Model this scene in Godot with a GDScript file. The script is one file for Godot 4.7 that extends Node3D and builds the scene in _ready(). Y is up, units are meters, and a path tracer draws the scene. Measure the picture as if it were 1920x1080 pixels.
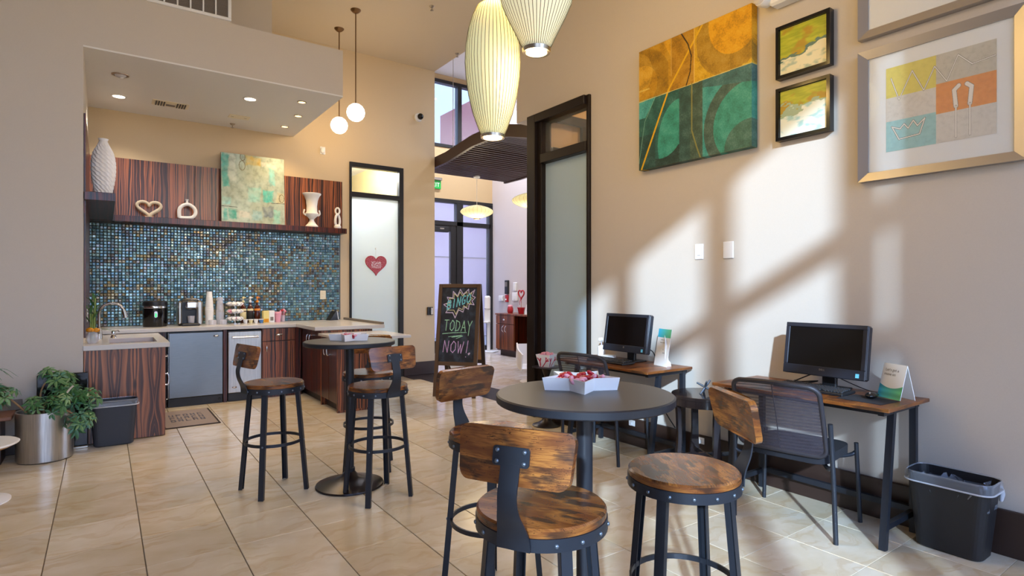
extends Node3D
# A resident lounge: kitchenette at the back, bar tables, two computer desks and a lobby beyond.
# x runs to the right along the back wall, -z away along the desk wall, y up, metres.

const WX := 3.86      # face of the desk wall
const ZK := -6.37     # face of the left wall and of the kitchen soffit
const ZB := -8.44     # face of the back wall
const CEIL := 4.96
var M := {}           # materials
var used := {}        # how often a top-level name was taken
var rng := RandomNumberGenerator.new()

func _ready() -> void:
	rng.seed = 7
	set_view_and_light()
	make_materials()
	build_room()
	build_floor()
	build_lobby()
	build_kitchen()
	build_kitchen_things()
	build_ceiling_things()
	build_wall_things()
	build_stools_and_tables()
	build_desks()
	build_corner_plants()

func set_view_and_light() -> void:
	var cam := Camera3D.new()
	cam.name = "camera"
	cam.position = Vector3(0, 1.4, 0)
	cam.rotation_degrees = Vector3(0, -35.4, 0)
	cam.fov = 53.21
	cam.near = 0.05
	cam.far = 200.0
	add_child(cam)
	cam.current = true
	var sky_mat := ProceduralSkyMaterial.new()
	sky_mat.sky_top_color = Color(0.52, 0.64, 0.88)
	sky_mat.sky_horizon_color = Color(0.76, 0.85, 0.98)
	sky_mat.sky_curve = 0.2
	sky_mat.ground_bottom_color = Color(0.55, 0.53, 0.50)
	sky_mat.ground_horizon_color = Color(0.72, 0.72, 0.72)
	var sky := Sky.new()
	sky.sky_material = sky_mat
	var env := Environment.new()
	env.background_mode = Environment.BG_SKY
	env.sky = sky
	env.background_energy_multiplier = SKY_POWER
	env.tonemap_mode = Environment.TONE_MAPPER_LINEAR
	env.tonemap_exposure = EXPOSURE
	env.sdfgi_enabled = true
	env.ssao_enabled = true
	env.ssil_enabled = true
	var we := WorldEnvironment.new()
	we.name = "world_environment"
	we.environment = env
	add_child(we)
	var sun := DirectionalLight3D.new()
	sun.name = "sun"
	sun.light_color = Color(0.78, 0.89, 1.0)
	sun.light_energy = SUN_POWER
	sun.light_angular_distance = 1.4
	sun.shadow_enabled = true
	sun.sky_mode = DirectionalLight3D.SKY_MODE_LIGHT_ONLY
	add_child(sun)
	sun.look_at_from_position(Vector3.ZERO, Vector3(1.0, -0.585, -1.0), Vector3.UP)

const SKY_POWER := 5.8
const SUN_POWER := 2.0
const EXPOSURE := 1.45

# ---------------------------------------------------------------- naming

func numbered(called: String) -> String:
	var n: int = used.get(called, 0)
	used[called] = n + 1
	return called if n == 0 else "%s_%03d" % [called, n]

func tag(o: Node, label: String, category: String, group := "", kind := "") -> Node:
	o.set_meta("label", label)
	o.set_meta("category", category)
	if group != "":
		o.set_meta("group", group)
	if kind != "":
		o.set_meta("kind", kind)
	return o

func thing(called: String, label: String, category: String, at := Vector3.ZERO, turn := 0.0, group := "") -> Node3D:
	var o := Node3D.new()
	o.name = numbered(called)
	add_child(o)
	o.position = at
	o.rotation_degrees.y = turn
	tag(o, label, category, group)
	return o

func obj(called: String, mb: MB, m: Material, parent: Node = null) -> MeshInstance3D:
	var o := MeshInstance3D.new()
	o.mesh = mb.commit()
	o.material_override = null
	for s in o.mesh.get_surface_count():
		o.mesh.surface_set_material(s, m)
	if parent == null:
		o.name = numbered(called)
		add_child(o)
	else:
		o.name = called
		parent.add_child(o, true)
	return o

func put(called: String, mesh: Mesh, m: Material, parent: Node, at: Transform3D) -> MeshInstance3D:
	var o := MeshInstance3D.new()
	o.mesh = mesh
	o.set_surface_override_material(0, m)
	o.transform = at
	o.name = called
	parent.add_child(o, true)
	return o

func struct(called: String, mb: MB, m: Material, label: String, category: String) -> MeshInstance3D:
	var o := obj(called, mb, m)
	tag(o, label, category, "", "structure")
	return o

func copy_of(o: Node3D, label: String, at: Vector3, turn: float) -> Node3D:
	var stem := RegEx.create_from_string("_\\d+$").sub(o.name, "")
	var c: Node3D = o.duplicate()
	c.name = numbered(stem)
	add_child(c)
	c.position = at
	c.rotation_degrees.y = turn
	c.set_meta("label", label)
	return c

func lamp(parent: Node, at: Vector3, color: Color, energy: float, size := 0.05, spot := 0.0, towards := Vector3.DOWN) -> Light3D:
	var l: Light3D
	if spot > 0.0:
		var s := SpotLight3D.new()
		s.spot_angle = spot
		s.spot_range = 14.0
		s.spot_attenuation = 2.0
		s.spot_angle_attenuation = 0.8
		l = s
	else:
		var p := OmniLight3D.new()
		p.omni_range = 14.0
		p.omni_attenuation = 2.0
		l = p
	l.name = "lamp_light"
	l.light_color = color
	l.light_energy = energy
	l.light_size = size
	l.shadow_enabled = true
	parent.add_child(l, true)
	l.position = at
	if spot > 0.0:
		l.transform = Transform3D(Basis.looking_at(towards, Vector3.FORWARD if absf(towards.y) > 0.9 else Vector3.UP), at)
	return l

# ---------------------------------------------------------------- mesh builder

class MB:
	var v := PackedVector3Array()
	var n := PackedVector3Array()
	var u := PackedVector2Array()
	var c := PackedColorArray()
	var col := Color.WHITE
	var tinted := false
	var xf := Transform3D()

	func tri(a: Vector3, b: Vector3, d: Vector3, na: Vector3, nb: Vector3, nd: Vector3, ua := Vector2.ZERO, ub := Vector2.ZERO, ud := Vector2.ZERO) -> void:
		a = xf * a
		b = xf * b
		d = xf * d
		na = (xf.basis * na).normalized()
		nb = (xf.basis * nb).normalized()
		nd = (xf.basis * nd).normalized()
		if (b - a).cross(d - a).dot(na + nb + nd) > 0.0:
			v.append_array([a, d, b])
			n.append_array([na, nd, nb])
			u.append_array([ua, ud, ub])
		else:
			v.append_array([a, b, d])
			n.append_array([na, nb, nd])
			u.append_array([ua, ub, ud])
		if tinted:
			c.append_array([col, col, col])

	func quad(a: Vector3, b: Vector3, d: Vector3, e: Vector3, nn: Vector3, uvs := []) -> void:
		if uvs.is_empty():
			uvs = [Vector2(0, 1), Vector2(1, 1), Vector2(1, 0), Vector2(0, 0)]
		tri(a, b, d, nn, nn, nn, uvs[0], uvs[1], uvs[2])
		tri(a, d, e, nn, nn, nn, uvs[0], uvs[2], uvs[3])

	func flat(a: Vector3, b: Vector3, d: Vector3, e: Vector3, away: Vector3) -> void:
		var nn := (b - a).cross(d - a).normalized()
		if nn.dot(away) < 0.0:
			nn = -nn
		quad(a, b, d, e, nn)

	# a box from its centre and size, its edges chamfered by bev
	func box(at: Vector3, s: Vector3, bev := 0.0) -> MB:
		var h := s * 0.5
		bev = minf(bev, minf(h.x, minf(h.y, h.z)) * 0.98)
		for ax in 3:
			var b1 := (ax + 1) % 3
			var b2 := (ax + 2) % 3
			for sg in [-1.0, 1.0]:
				var nn := Vector3.ZERO
				nn[ax] = sg
				var p: Array[Vector3] = []
				for k in [[-1.0, -1.0], [1.0, -1.0], [1.0, 1.0], [-1.0, 1.0]]:
					var q := Vector3.ZERO
					q[ax] = h[ax] * sg
					q[b1] = (h[b1] - bev) * k[0]
					q[b2] = (h[b2] - bev) * k[1]
					p.append(at + q)
				quad(p[0], p[1], p[2], p[3], nn, [tuv(p[0], ax), tuv(p[1], ax), tuv(p[2], ax), tuv(p[3], ax)])
			if bev > 0.0:
				for s1 in [-1.0, 1.0]:
					for s2 in [-1.0, 1.0]:
						var e := Vector3.ZERO
						e[b1] = s1
						e[b2] = s2
						var pts: Array[Vector3] = []
						for k in [[-1.0, 0], [1.0, 0], [1.0, 1], [-1.0, 1]]:
							var q := Vector3.ZERO
							q[ax] = (h[ax] - bev) * k[0]
							q[b1] = s1 * (h[b1] - (bev if k[1] == 1 else 0.0))
							q[b2] = s2 * (h[b2] - (0.0 if k[1] == 1 else bev))
							pts.append(at + q)
						quad(pts[0], pts[1], pts[2], pts[3], e.normalized(), [tuv(pts[0], b1), tuv(pts[1], b1), tuv(pts[2], b1), tuv(pts[3], b1)])
		if bev > 0.0:
			for sx in [-1.0, 1.0]:
				for sy in [-1.0, 1.0]:
					for sz in [-1.0, 1.0]:
						var sv := Vector3(sx, sy, sz)
						var k := sv.normalized()
						tri(at + sv * (h - Vector3(0, bev, bev)), at + sv * (h - Vector3(bev, 0, bev)), at + sv * (h - Vector3(bev, bev, 0)), k, k, k)
		return self

	func tuv(p: Vector3, ax: int) -> Vector2:
		if ax == 0:
			return Vector2(p.z, -p.y)
		if ax == 1:
			return Vector2(p.x, p.z)
		return Vector2(p.x, -p.y)

	# box from two corners
	func span(a: Vector3, b: Vector3, bev := 0.0) -> MB:
		return box((a + b) * 0.5, (b - a).abs(), bev)

	# turned profile: Vector2(radius, height), outside to the right when walked upwards
	func lathe(prof: Array, seg := 24, crease := 0.6, ang0 := 0.0, ang1 := TAU) -> MB:
		var cnt := prof.size() - 1
		var sn: Array[Vector2] = []
		for i in cnt:
			var d: Vector2 = prof[i + 1] - prof[i]
			sn.append(Vector2(d.y, -d.x).normalized() if d.length() > 1e-7 else Vector2(1, 0))
		var run := 0.0
		for i in cnt:
			var p0: Vector2 = prof[i]
			var p1: Vector2 = prof[i + 1]
			var n0 := sn[i]
			var n1 := sn[i]
			if i > 0 and sn[i].angle_to(sn[i - 1]) < crease and sn[i].angle_to(sn[i - 1]) > -crease:
				n0 = (sn[i] + sn[i - 1]).normalized()
			if i < cnt - 1 and absf(sn[i].angle_to(sn[i + 1])) < crease:
				n1 = (sn[i] + sn[i + 1]).normalized()
			var l := p0.distance_to(p1)
			for k in seg:
				var a0 := ang0 + (ang1 - ang0) * k / seg
				var a1 := ang0 + (ang1 - ang0) * (k + 1) / seg
				var c0 := Vector3(cos(a0), 0, sin(a0))
				var c1 := Vector3(cos(a1), 0, sin(a1))
				var A := c0 * p0.x + Vector3(0, p0.y, 0)
				var B := c1 * p0.x + Vector3(0, p0.y, 0)
				var C := c1 * p1.x + Vector3(0, p1.y, 0)
				var D := c0 * p1.x + Vector3(0, p1.y, 0)
				var nA := c0 * n0.x + Vector3(0, n0.y, 0)
				var nB := c1 * n0.x + Vector3(0, n0.y, 0)
				var nC := c1 * n1.x + Vector3(0, n1.y, 0)
				var nD := c0 * n1.x + Vector3(0, n1.y, 0)
				var u0 := float(k) / seg
				var u1 := float(k + 1) / seg
				if p0.x > 1e-6:
					tri(A, B, C, nA, nB, nC, Vector2(u0, -run), Vector2(u1, -run), Vector2(u1, -run - l))
				if p1.x > 1e-6:
					tri(A, C, D, nA, nC, nD, Vector2(u0, -run), Vector2(u1, -run - l), Vector2(u0, -run - l))
			run += l
		return self

	func cyl(at: Vector3, r: float, hgt: float, seg := 20, bev := 0.0, r2 := -1.0) -> MB:
		var keep := xf
		xf = xf * Transform3D(Basis(), at)
		var rt := r if r2 < 0.0 else r2
		if bev > 0.0:
			lathe([Vector2(0, 0), Vector2(r - bev, 0), Vector2(r, bev), Vector2(rt, hgt - bev), Vector2(rt - bev, hgt), Vector2(0, hgt)], seg, 0.3)
		else:
			lathe([Vector2(0, 0), Vector2(r, 0), Vector2(rt, hgt), Vector2(0, hgt)], seg, 0.3)
		xf = keep
		return self

	func frames(path: Array, closed: bool) -> Array:
		var out := []
		var cnt := path.size()
		var up := Vector3.ZERO
		for i in cnt:
			var a: Vector3 = path[(i - 1 + cnt) % cnt] if closed or i > 0 else path[0]
			var b: Vector3 = path[(i + 1) % cnt] if closed or i < cnt - 1 else path[cnt - 1]
			var t := (b - a).normalized()
			if up == Vector3.ZERO:
				up = Vector3.UP if absf(t.y) < 0.9 else Vector3.RIGHT
			up = (up - t * up.dot(t)).normalized()
			out.append([t, up, t.cross(up)])
		return out

	# round rod along points; r may be one radius or one per point
	func tube(path: Array, r, seg := 8, closed := false) -> MB:
		var fr := frames(path, closed)
		var cnt := path.size()
		var last := cnt if closed else cnt - 1
		for i in last:
			var j := (i + 1) % cnt
			var ra: float = r[i] if r is Array else r
			var rb: float = r[j] if r is Array else r
			var off := 0
			for k in seg:
				var a0 := TAU * k / seg
				var a1 := TAU * (k + 1) / seg
				var n0: Vector3 = fr[i][1] * cos(a0) + fr[i][2] * sin(a0)
				var n1: Vector3 = fr[i][1] * cos(a1) + fr[i][2] * sin(a1)
				var m0: Vector3 = fr[j][1] * cos(a0 + off) + fr[j][2] * sin(a0 + off)
				var m1: Vector3 = fr[j][1] * cos(a1 + off) + fr[j][2] * sin(a1 + off)
				tri(path[i] + n0 * ra, path[i] + n1 * ra, path[j] + m1 * rb, n0, n1, m1)
				tri(path[i] + n0 * ra, path[j] + m1 * rb, path[j] + m0 * rb, n0, m1, m0)
		if not closed:
			for e in [0, cnt - 1]:
				var rr: float = r[e] if r is Array else r
				var nn: Vector3 = fr[e][0] * (-1.0 if e == 0 else 1.0)
				for k in seg:
					var a0 := TAU * k / seg
					var a1 := TAU * (k + 1) / seg
					tri(path[e], path[e] + (fr[e][1] * cos(a0) + fr[e][2] * sin(a0)) * rr, path[e] + (fr[e][1] * cos(a1) + fr[e][2] * sin(a1)) * rr, nn, nn, nn)
		return self

	# flat bar along points: w across (direction side), th thick; widths may be an array
	func bar(path: Array, side: Vector3, w, th: float, closed := false) -> MB:
		var cnt := path.size()
		var last := cnt if closed else cnt - 1
		var sd: Array[Vector3] = []
		var nm: Array[Vector3] = []
		for i in cnt:
			var a: Vector3 = path[(i - 1 + cnt) % cnt] if closed or i > 0 else path[0]
			var b: Vector3 = path[(i + 1) % cnt] if closed or i < cnt - 1 else path[cnt - 1]
			var t := (b - a).normalized()
			var s := (side - t * side.dot(t)).normalized()
			sd.append(s)
			nm.append(t.cross(s).normalized())
		for i in last:
			var j := (i + 1) % cnt
			var wi: float = (w[i] if w is Array else w) * 0.5
			var wj: float = (w[j] if w is Array else w) * 0.5
			var hi := nm[i] * th * 0.5
			var hj := nm[j] * th * 0.5
			var pi_: Vector3 = path[i]
			var pj: Vector3 = path[j]
			for sg in [-1.0, 1.0]:
				tri(pi_ - sd[i] * wi + hi * sg, pi_ + sd[i] * wi + hi * sg, pj + sd[j] * wj + hj * sg, nm[i] * sg, nm[i] * sg, nm[j] * sg)
				tri(pi_ - sd[i] * wi + hi * sg, pj + sd[j] * wj + hj * sg, pj - sd[j] * wj + hj * sg, nm[i] * sg, nm[j] * sg, nm[j] * sg)
				tri(pi_ + sd[i] * wi * sg - hi, pi_ + sd[i] * wi * sg + hi, pj + sd[j] * wj * sg + hj, sd[i] * sg, sd[i] * sg, sd[j] * sg)
				tri(pi_ + sd[i] * wi * sg - hi, pj + sd[j] * wj * sg + hj, pj + sd[j] * wj * sg - hj, sd[i] * sg, sd[j] * sg, sd[j] * sg)
		if not closed:
			for e in [0, cnt - 1]:
				var we: float = (w[e] if w is Array else w) * 0.5
				var he := nm[e] * th * 0.5
				var pe: Vector3 = path[e]
				var tt := nm[e].cross(sd[e]) * (1.0 if e == 0 else -1.0)
				if (pe - path[1 if e == 0 else cnt - 2]).dot(tt) < 0.0:
					tt = -tt
				quad(pe - sd[e] * we - he, pe + sd[e] * we - he, pe + sd[e] * we + he, pe - sd[e] * we + he, tt)
		return self

	# polygon in x-y pushed out from z0 to z1
	func slab(poly: PackedVector2Array, z0: float, z1: float, crease := 0.5, fit := false) -> MB:
		var idx := Geometry2D.triangulate_polygon(poly)
		var lo := Vector2(1e9, 1e9)
		var hi := -lo
		for p in poly:
			lo = lo.min(p)
			hi = hi.max(p)
		for k in range(0, idx.size(), 3):
			for z in [z0, z1]:
				var nn := Vector3(0, 0, 1.0 if z == maxf(z0, z1) else -1.0)
				var q: Array[Vector2] = []
				for j in 3:
					var p := poly[idx[k + j]]
					q.append(Vector2((p.x - lo.x) / (hi.x - lo.x), (hi.y - p.y) / (hi.y - lo.y)) if fit else Vector2(p.x, -p.y))
				tri(v3(poly[idx[k]], z), v3(poly[idx[k + 1]], z), v3(poly[idx[k + 2]], z), nn, nn, nn, q[0], q[1], q[2])
		var cnt := poly.size()
		var sgn := -1.0 if Geometry2D.is_polygon_clockwise(poly) else 1.0
		var en: Array[Vector2] = []
		for i in cnt:
			var d := poly[(i + 1) % cnt] - poly[i]
			en.append(Vector2(d.y, -d.x).normalized() * sgn)
		for i in cnt:
			var j := (i + 1) % cnt
			var n0 := en[i]
			var n1 := en[i]
			if absf(en[i].angle_to(en[(i - 1 + cnt) % cnt])) < crease:
				n0 = (en[i] + en[(i - 1 + cnt) % cnt]).normalized()
			if absf(en[i].angle_to(en[j])) < crease:
				n1 = (en[i] + en[j]).normalized()
			var a := v3(poly[i], z0)
			var b := v3(poly[j], z0)
			var d := v3(poly[j], z1)
			var e := v3(poly[i], z1)
			var m0 := v3(n0, 0)
			var m1 := v3(n1, 0)
			tri(a, b, d, m0, m1, m1)
			tri(a, d, e, m0, m1, m0)
		return self

	func v3(p: Vector2, z: float) -> Vector3:
		return Vector3(p.x, p.y, z)

	func ball(at: Vector3, r: Vector3, seg := 12, rings := 8) -> MB:
		for i in rings:
			var t0 := PI * i / rings
			var t1 := PI * (i + 1) / rings
			for k in seg:
				var a0 := TAU * k / seg
				var a1 := TAU * (k + 1) / seg
				var A := Vector3(sin(t0) * cos(a0), cos(t0), sin(t0) * sin(a0))
				var B := Vector3(sin(t0) * cos(a1), cos(t0), sin(t0) * sin(a1))
				var C := Vector3(sin(t1) * cos(a1), cos(t1), sin(t1) * sin(a1))
				var D := Vector3(sin(t1) * cos(a0), cos(t1), sin(t1) * sin(a0))
				if i > 0:
					tri(at + A * r, at + B * r, at + C * r, A / r, B / r, C / r)
				if i < rings - 1:
					tri(at + A * r, at + C * r, at + D * r, A / r, C / r, D / r)
		return self

	func with(t: Transform3D) -> MB:
		xf = t
		return self

	func commit() -> ArrayMesh:
		var arr := []
		arr.resize(Mesh.ARRAY_MAX)
		arr[Mesh.ARRAY_VERTEX] = v
		arr[Mesh.ARRAY_NORMAL] = n
		arr[Mesh.ARRAY_TEX_UV] = u
		if tinted:
			arr[Mesh.ARRAY_COLOR] = c
		var m := ArrayMesh.new()
		m.add_surface_from_arrays(Mesh.PRIMITIVE_TRIANGLES, arr)
		return m

func spin(axis: Vector3, deg: float, at := Vector3.ZERO) -> Transform3D:
	return Transform3D(Basis(axis, deg_to_rad(deg)), at)

func circle_path(r: float, y: float, cnt: int) -> Array:
	var out := []
	for k in cnt:
		out.append(Vector3(cos(TAU * k / cnt) * r, y, sin(TAU * k / cnt) * r))
	return out

func smooth_path(pts: Array, per := 6) -> Array:
	var cv := Curve3D.new()
	for i in pts.size():
		var a: Vector3 = pts[maxi(i - 1, 0)]
		var b: Vector3 = pts[mini(i + 1, pts.size() - 1)]
		var t := (b - a) / 6.0
		cv.add_point(pts[i], -t, t)
	var out := []
	for i in pts.size() - 1:
		for k in per:
			out.append(cv.sample(i, float(k) / per))
	out.append(pts[pts.size() - 1])
	return out

func round_rect(w: float, h: float, r: float, per := 5) -> PackedVector2Array:
	var out := PackedVector2Array()
	for q in 4:
		var cx := (w * 0.5 - r) * (1.0 if q == 0 or q == 3 else -1.0)
		var cy := (h * 0.5 - r) * (1.0 if q < 2 else -1.0)
		for k in per + 1:
			var a := PI * 0.5 * (q + float(k) / per)
			out.append(Vector2(cx + cos(a) * r, cy + sin(a) * r))
	return out

# ---------------------------------------------------------------- materials

func mat(called: String, color: Color, rough := 0.6, metal := 0.0, spec := 0.5) -> StandardMaterial3D:
	var m := StandardMaterial3D.new()
	m.resource_name = called
	m.albedo_color = color
	m.roughness = rough
	m.metallic = metal
	m.metallic_specular = spec
	M[called] = m
	return m

func glow(called: String, color: Color, power: float) -> StandardMaterial3D:
	var m := mat(called, color, 0.6)
	m.emission_enabled = true
	m.emission = color
	m.emission_energy_multiplier = power
	return m

func tex(w: int, h: int, fn: Callable) -> ImageTexture:
	var b := PackedByteArray()
	b.resize(w * h * 3)
	var i := 0
	for y in h:
		for x in w:
			var q: Color = fn.call((x + 0.5) / w, (y + 0.5) / h)
			b[i] = clampi(int(q.r * 255.0), 0, 255)
			b[i + 1] = clampi(int(q.g * 255.0), 0, 255)
			b[i + 2] = clampi(int(q.b * 255.0), 0, 255)
			i += 3
	return ImageTexture.create_from_image(Image.create_from_data(w, h, false, Image.FORMAT_RGB8, b))

func noise(sd: int, freq: float, oct := 4, kind := FastNoiseLite.TYPE_SIMPLEX_SMOOTH) -> FastNoiseLite:
	var f := FastNoiseLite.new()
	f.seed = sd
	f.noise_type = kind
	f.frequency = freq
	f.fractal_type = FastNoiseLite.FRACTAL_FBM
	f.fractal_octaves = oct
	return f

func rgb8(r: int, g: int, b: int) -> Color:
	return Color(r / 255.0, g / 255.0, b / 255.0)

func textured(called: String, t: Texture2D, rough: float, tri_scale := 0.0, spec := 0.5) -> StandardMaterial3D:
	var m := mat(called, Color.WHITE, rough, 0.0, spec)
	m.albedo_texture = t
	if tri_scale > 0.0:
		m.uv1_triplanar = true
		m.uv1_triplanar_sharpness = 8.0
		m.uv1_scale = Vector3.ONE / tri_scale
	return m

func make_materials() -> void:
	# painted walls, a faint roller stipple
	var wn := noise(3, 30.0, 3)
	var wall_t := tex(128, 128, func(x, y): return Color.WHITE * (0.985 + 0.015 * wn.get_noise_2d(x * 4.0, y * 4.0)))
	for p in [["wall_paint", rgb8(202, 193, 181)], ["nook_paint", rgb8(202, 182, 150)], ["ceiling_paint", rgb8(206, 194, 174)], ["white_paint", rgb8(228, 226, 222)], ["lobby_paint", rgb8(204, 196, 196)], ["tan_paint", rgb8(190, 164, 124)], ["pantry_paint", rgb8(196, 176, 120)]]:
		var m := textured(p[0], wall_t, 0.75, 0.5)
		m.albedo_color = p[1]
	mat("dark_wood", rgb8(52, 36, 30), 0.45)
	mat("bronze_frame", rgb8(30, 22, 19), 0.42, 0.0, 0.35)
	mat("black_frame", rgb8(22, 22, 24), 0.4)
	# rustic brown seats and desk tops
	var r1 := noise(11, 2.2, 4)
	var r2 := noise(12, 1.0, 5)
	var r3 := noise(13, 5.0, 3)
	var rustic := func(x: float, y: float) -> Color:
		var wx := x + 0.02 * r1.get_noise_2d(x * 2.0, y * 5.0)
		var wy := y + 0.010 * r1.get_noise_2d(x * 2.0 + 9.0, y * 2.0)
		var grain := r2.get_noise_2d(wx * 8.0, wy * 120.0)
		var blot := r1.get_noise_2d(wx * 1.35 + 4.0, wy * 3.0) + 0.14 * grain
		var q := rgb8(132, 78, 38).lerp(rgb8(188, 124, 58), clampf(0.5 + 1.6 * r1.get_noise_2d(x * 1.2 + 20.0, y * 3.6), 0.0, 1.0))
		q = q.lerp(rgb8(110, 60, 32), clampf(0.85 * grain + 0.15, 0.0, 0.85))
		q = q.lerp(rgb8(58, 40, 32), clampf((blot - 0.10) * 2.4, 0.0, 0.72))
		var crack := absf(r3.get_noise_2d(wx * 0.8, wy * 9.0))
		if crack < 0.016 and r1.get_noise_2d(x * 3.0 + 31.0, y * 3.0) > -0.05:
			q = q.lerp(rgb8(44, 28, 22), 0.75)
		return q
	var rt := tex(768, 768, rustic)
	for k in 6:
		var m := textured("rustic_%d" % k, rt, 0.24, 0.62)
		m.albedo_color = Color(0.88, 0.86, 0.86)
		m.uv1_offset = Vector3(0.5 + 0.13 * (k % 3 - 1), 0.5, 0.5 + 0.12 * (k / 3.0 - 0.5))
	var dm := textured("rustic_desk", rt, 0.32, 1.25)
	dm.uv1_offset = Vector3(0.5, 0.5, 0.5)
	dm.albedo_color = Color(0.84, 0.80, 0.76)
	# zebra wood: seamless from side to side, grain upright
	var z1 := noise(21, 1.0, 3)
	var z2 := noise(22, 1.0, 2)
	var zebra := func(x: float, y: float) -> Color:
		var a := x * TAU
		var bend := z1.get_noise_3d(cos(a) * 1.1, sin(a) * 1.1, y * 1.3) * 0.35 + z2.get_noise_3d(cos(a) * 3.0, sin(a) * 3.0, y * 3.6) * 0.10
		var s := z2.get_noise_3d(cos(a + bend * 0.25) * 13.0, sin(a + bend * 0.25) * 13.0, y * 0.35)
		var fine := z2.get_noise_3d(cos(a + bend * 0.3) * 34.0, sin(a + bend * 0.3) * 34.0, y * 0.8)
		var t := clampf(0.5 + 1.5 * s + 0.55 * fine, 0.0, 1.0)
		return rgb8(46, 26, 22).lerp(rgb8(158, 92, 56), t * t * (3.0 - 2.0 * t))
	var zt := tex(1024, 384, zebra)
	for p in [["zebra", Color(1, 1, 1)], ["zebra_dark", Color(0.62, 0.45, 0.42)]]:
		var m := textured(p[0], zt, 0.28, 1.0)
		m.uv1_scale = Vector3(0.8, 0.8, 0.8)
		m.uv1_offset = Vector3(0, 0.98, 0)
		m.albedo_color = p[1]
	# figured veneer of the sink cabinet: book-matched flames
	var flame := func(x: float, y: float) -> Color:
		var k := fposmod(x * 4.0 + 0.55, 2.0)
		var fx := k if k < 1.0 else 2.0 - k
		var dy := y - 0.40
		var pull := 0.16 * exp(-pow(dy * 5.5, 2.0)) * exp(-pow((fx - 1.0) * 3.2, 2.0)) + 0.05 * sin(y * 7.0 + fx * 3.0)
		var w := fx - pull * (1.0 - fx) * 3.0 + 0.05 * z1.get_noise_2d(fx * 1.5, y * 1.6)
		var s := z2.get_noise_2d(w * 7.0, y * 0.25)
		var fine := z2.get_noise_2d(w * 26.0 + 40.0, y * 0.6)
		var t := clampf(0.5 + 1.25 * s + 0.55 * fine, 0.0, 1.0)
		var q := rgb8(64, 40, 36).lerp(rgb8(168, 106, 70), t * t * (3.0 - 2.0 * t))
		var eye := pow((fx - 1.0) * 9.0, 2.0) + pow(dy * 14.0, 2.0)
		if eye < 1.0:
			q = q.lerp(rgb8(40, 24, 22), (1.0 - eye) * 0.8)
		return q
	textured("flame_veneer", tex(512, 512, flame), 0.3)
	# travertine
	var t1 := noise(31, 1.0, 5)
	var t2 := noise(32, 1.0, 4)
	var stone := func(x: float, y: float) -> Color:
		var w := t1.get_noise_2d(x * 3.0, y * 3.0) * 0.10
		var vein := t2.get_noise_2d(x * 3.0, (y + w) * 16.0)
		var cloud := t1.get_noise_2d(x * 5.0 + 7.0, y * 6.0)
		var q := rgb8(212, 199, 173).lerp(rgb8(224, 214, 195), clampf(0.5 + cloud, 0.0, 1.0))
		q = q.lerp(rgb8(192, 164, 124), clampf((vein - 0.05) * 1.0, 0.0, 0.32))
		return q
	textured("travertine", tex(1024, 1024, stone), 0.2, 0.0, 0.5)
	mat("grout", rgb8(120, 108, 92), 0.85)
	mat("dark_stone", rgb8(42, 36, 40), 0.5, 0.0, 0.3)
	var lm := textured("lobby_stone", M["travertine"].albedo_texture, 0.2)
	lm.albedo_color = Color(0.92, 0.93, 1.0)
	# metals and plastics
	var b1 := noise(41, 1.0, 3)
	var brushed := tex(256, 256, func(x, y): return Color.WHITE * (0.95 + 0.05 * b1.get_noise_2d(x * 2.0, y * 120.0)))
	var sm := textured("steel", brushed, 0.32, 0.4)
	sm.metallic = 0.95
	sm.albedo_color = rgb8(140, 146, 150)
	var sv := textured("steel_upright", tex(256, 64, func(x, y): return Color.WHITE * (0.92 + 0.12 * b1.get_noise_2d(x * 140.0, y * 2.0))), 0.30)
	sv.metallic = 0.95
	sv.albedo_color = rgb8(196, 192, 186)
	mat("chrome", rgb8(215, 215, 218), 0.15, 1.0)
	mat("nickel", rgb8(176, 168, 156), 0.28, 1.0)
	mat("silver_frame", rgb8(172, 169, 170), 0.4, 0.85)
	mat("gunmetal", rgb8(41, 45, 53), 0.42, 0.3)
	mat("rivet_metal", rgb8(120, 132, 146), 0.28, 0.75)
	mat("table_top", rgb8(66, 64, 64), 0.38)
	mat("table_edge", rgb8(30, 33, 40), 0.45)
	mat("cast_base", rgb8(40, 30, 28), 0.3, 0.4)
	mat("black_plastic", rgb8(26, 27, 30), 0.42)
	mat("bin_black", rgb8(30, 30, 33), 0.5)
	mat("bin_grey", rgb8(44, 48, 56), 0.5)
	mat("black_gloss", rgb8(14, 14, 17), 0.12)
	mat("monitor_shell", rgb8(34, 38, 48), 0.4)
	mat("screen_off", rgb8(10, 9, 10), 0.2)
	mat("key_cap", rgb8(42, 44, 48), 0.5)
	mat("espresso", rgb8(34, 27, 28), 0.12)
	mat("white_ceramic", rgb8(236, 234, 232), 0.3)
	mat("white_matte", rgb8(232, 232, 230), 0.6)
	mat("white_plastic", rgb8(232, 233, 234), 0.4)
	mat("cream_plate", rgb8(226, 216, 190), 0.5)
	mat("quartz", rgb8(204, 201, 197), 0.22)
	mat("worn_cream", rgb8(204, 190, 168), 0.6)
	mat("bronze_gold", rgb8(120, 92, 62), 0.35, 0.8)
	mat("red", rgb8(170, 28, 44), 0.45)
	mat("red_gloss", rgb8(168, 24, 40), 0.2)
	mat("pink", rgb8(228, 160, 178), 0.5)
	mat("yellow_box", rgb8(226, 208, 130), 0.6)
	mat("amber", rgb8(214, 140, 20), 0.3)
	mat("syrup", rgb8(70, 28, 16), 0.15)
	mat("label_cream", rgb8(226, 214, 164), 0.6)
	mat("label_black", rgb8(24, 24, 24), 0.6)
	mat("orange_cap", rgb8(226, 140, 50), 0.4)
	mat("blue", rgb8(70, 120, 180), 0.5)
	mat("leaf", rgb8(58, 106, 60), 0.4)
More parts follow.
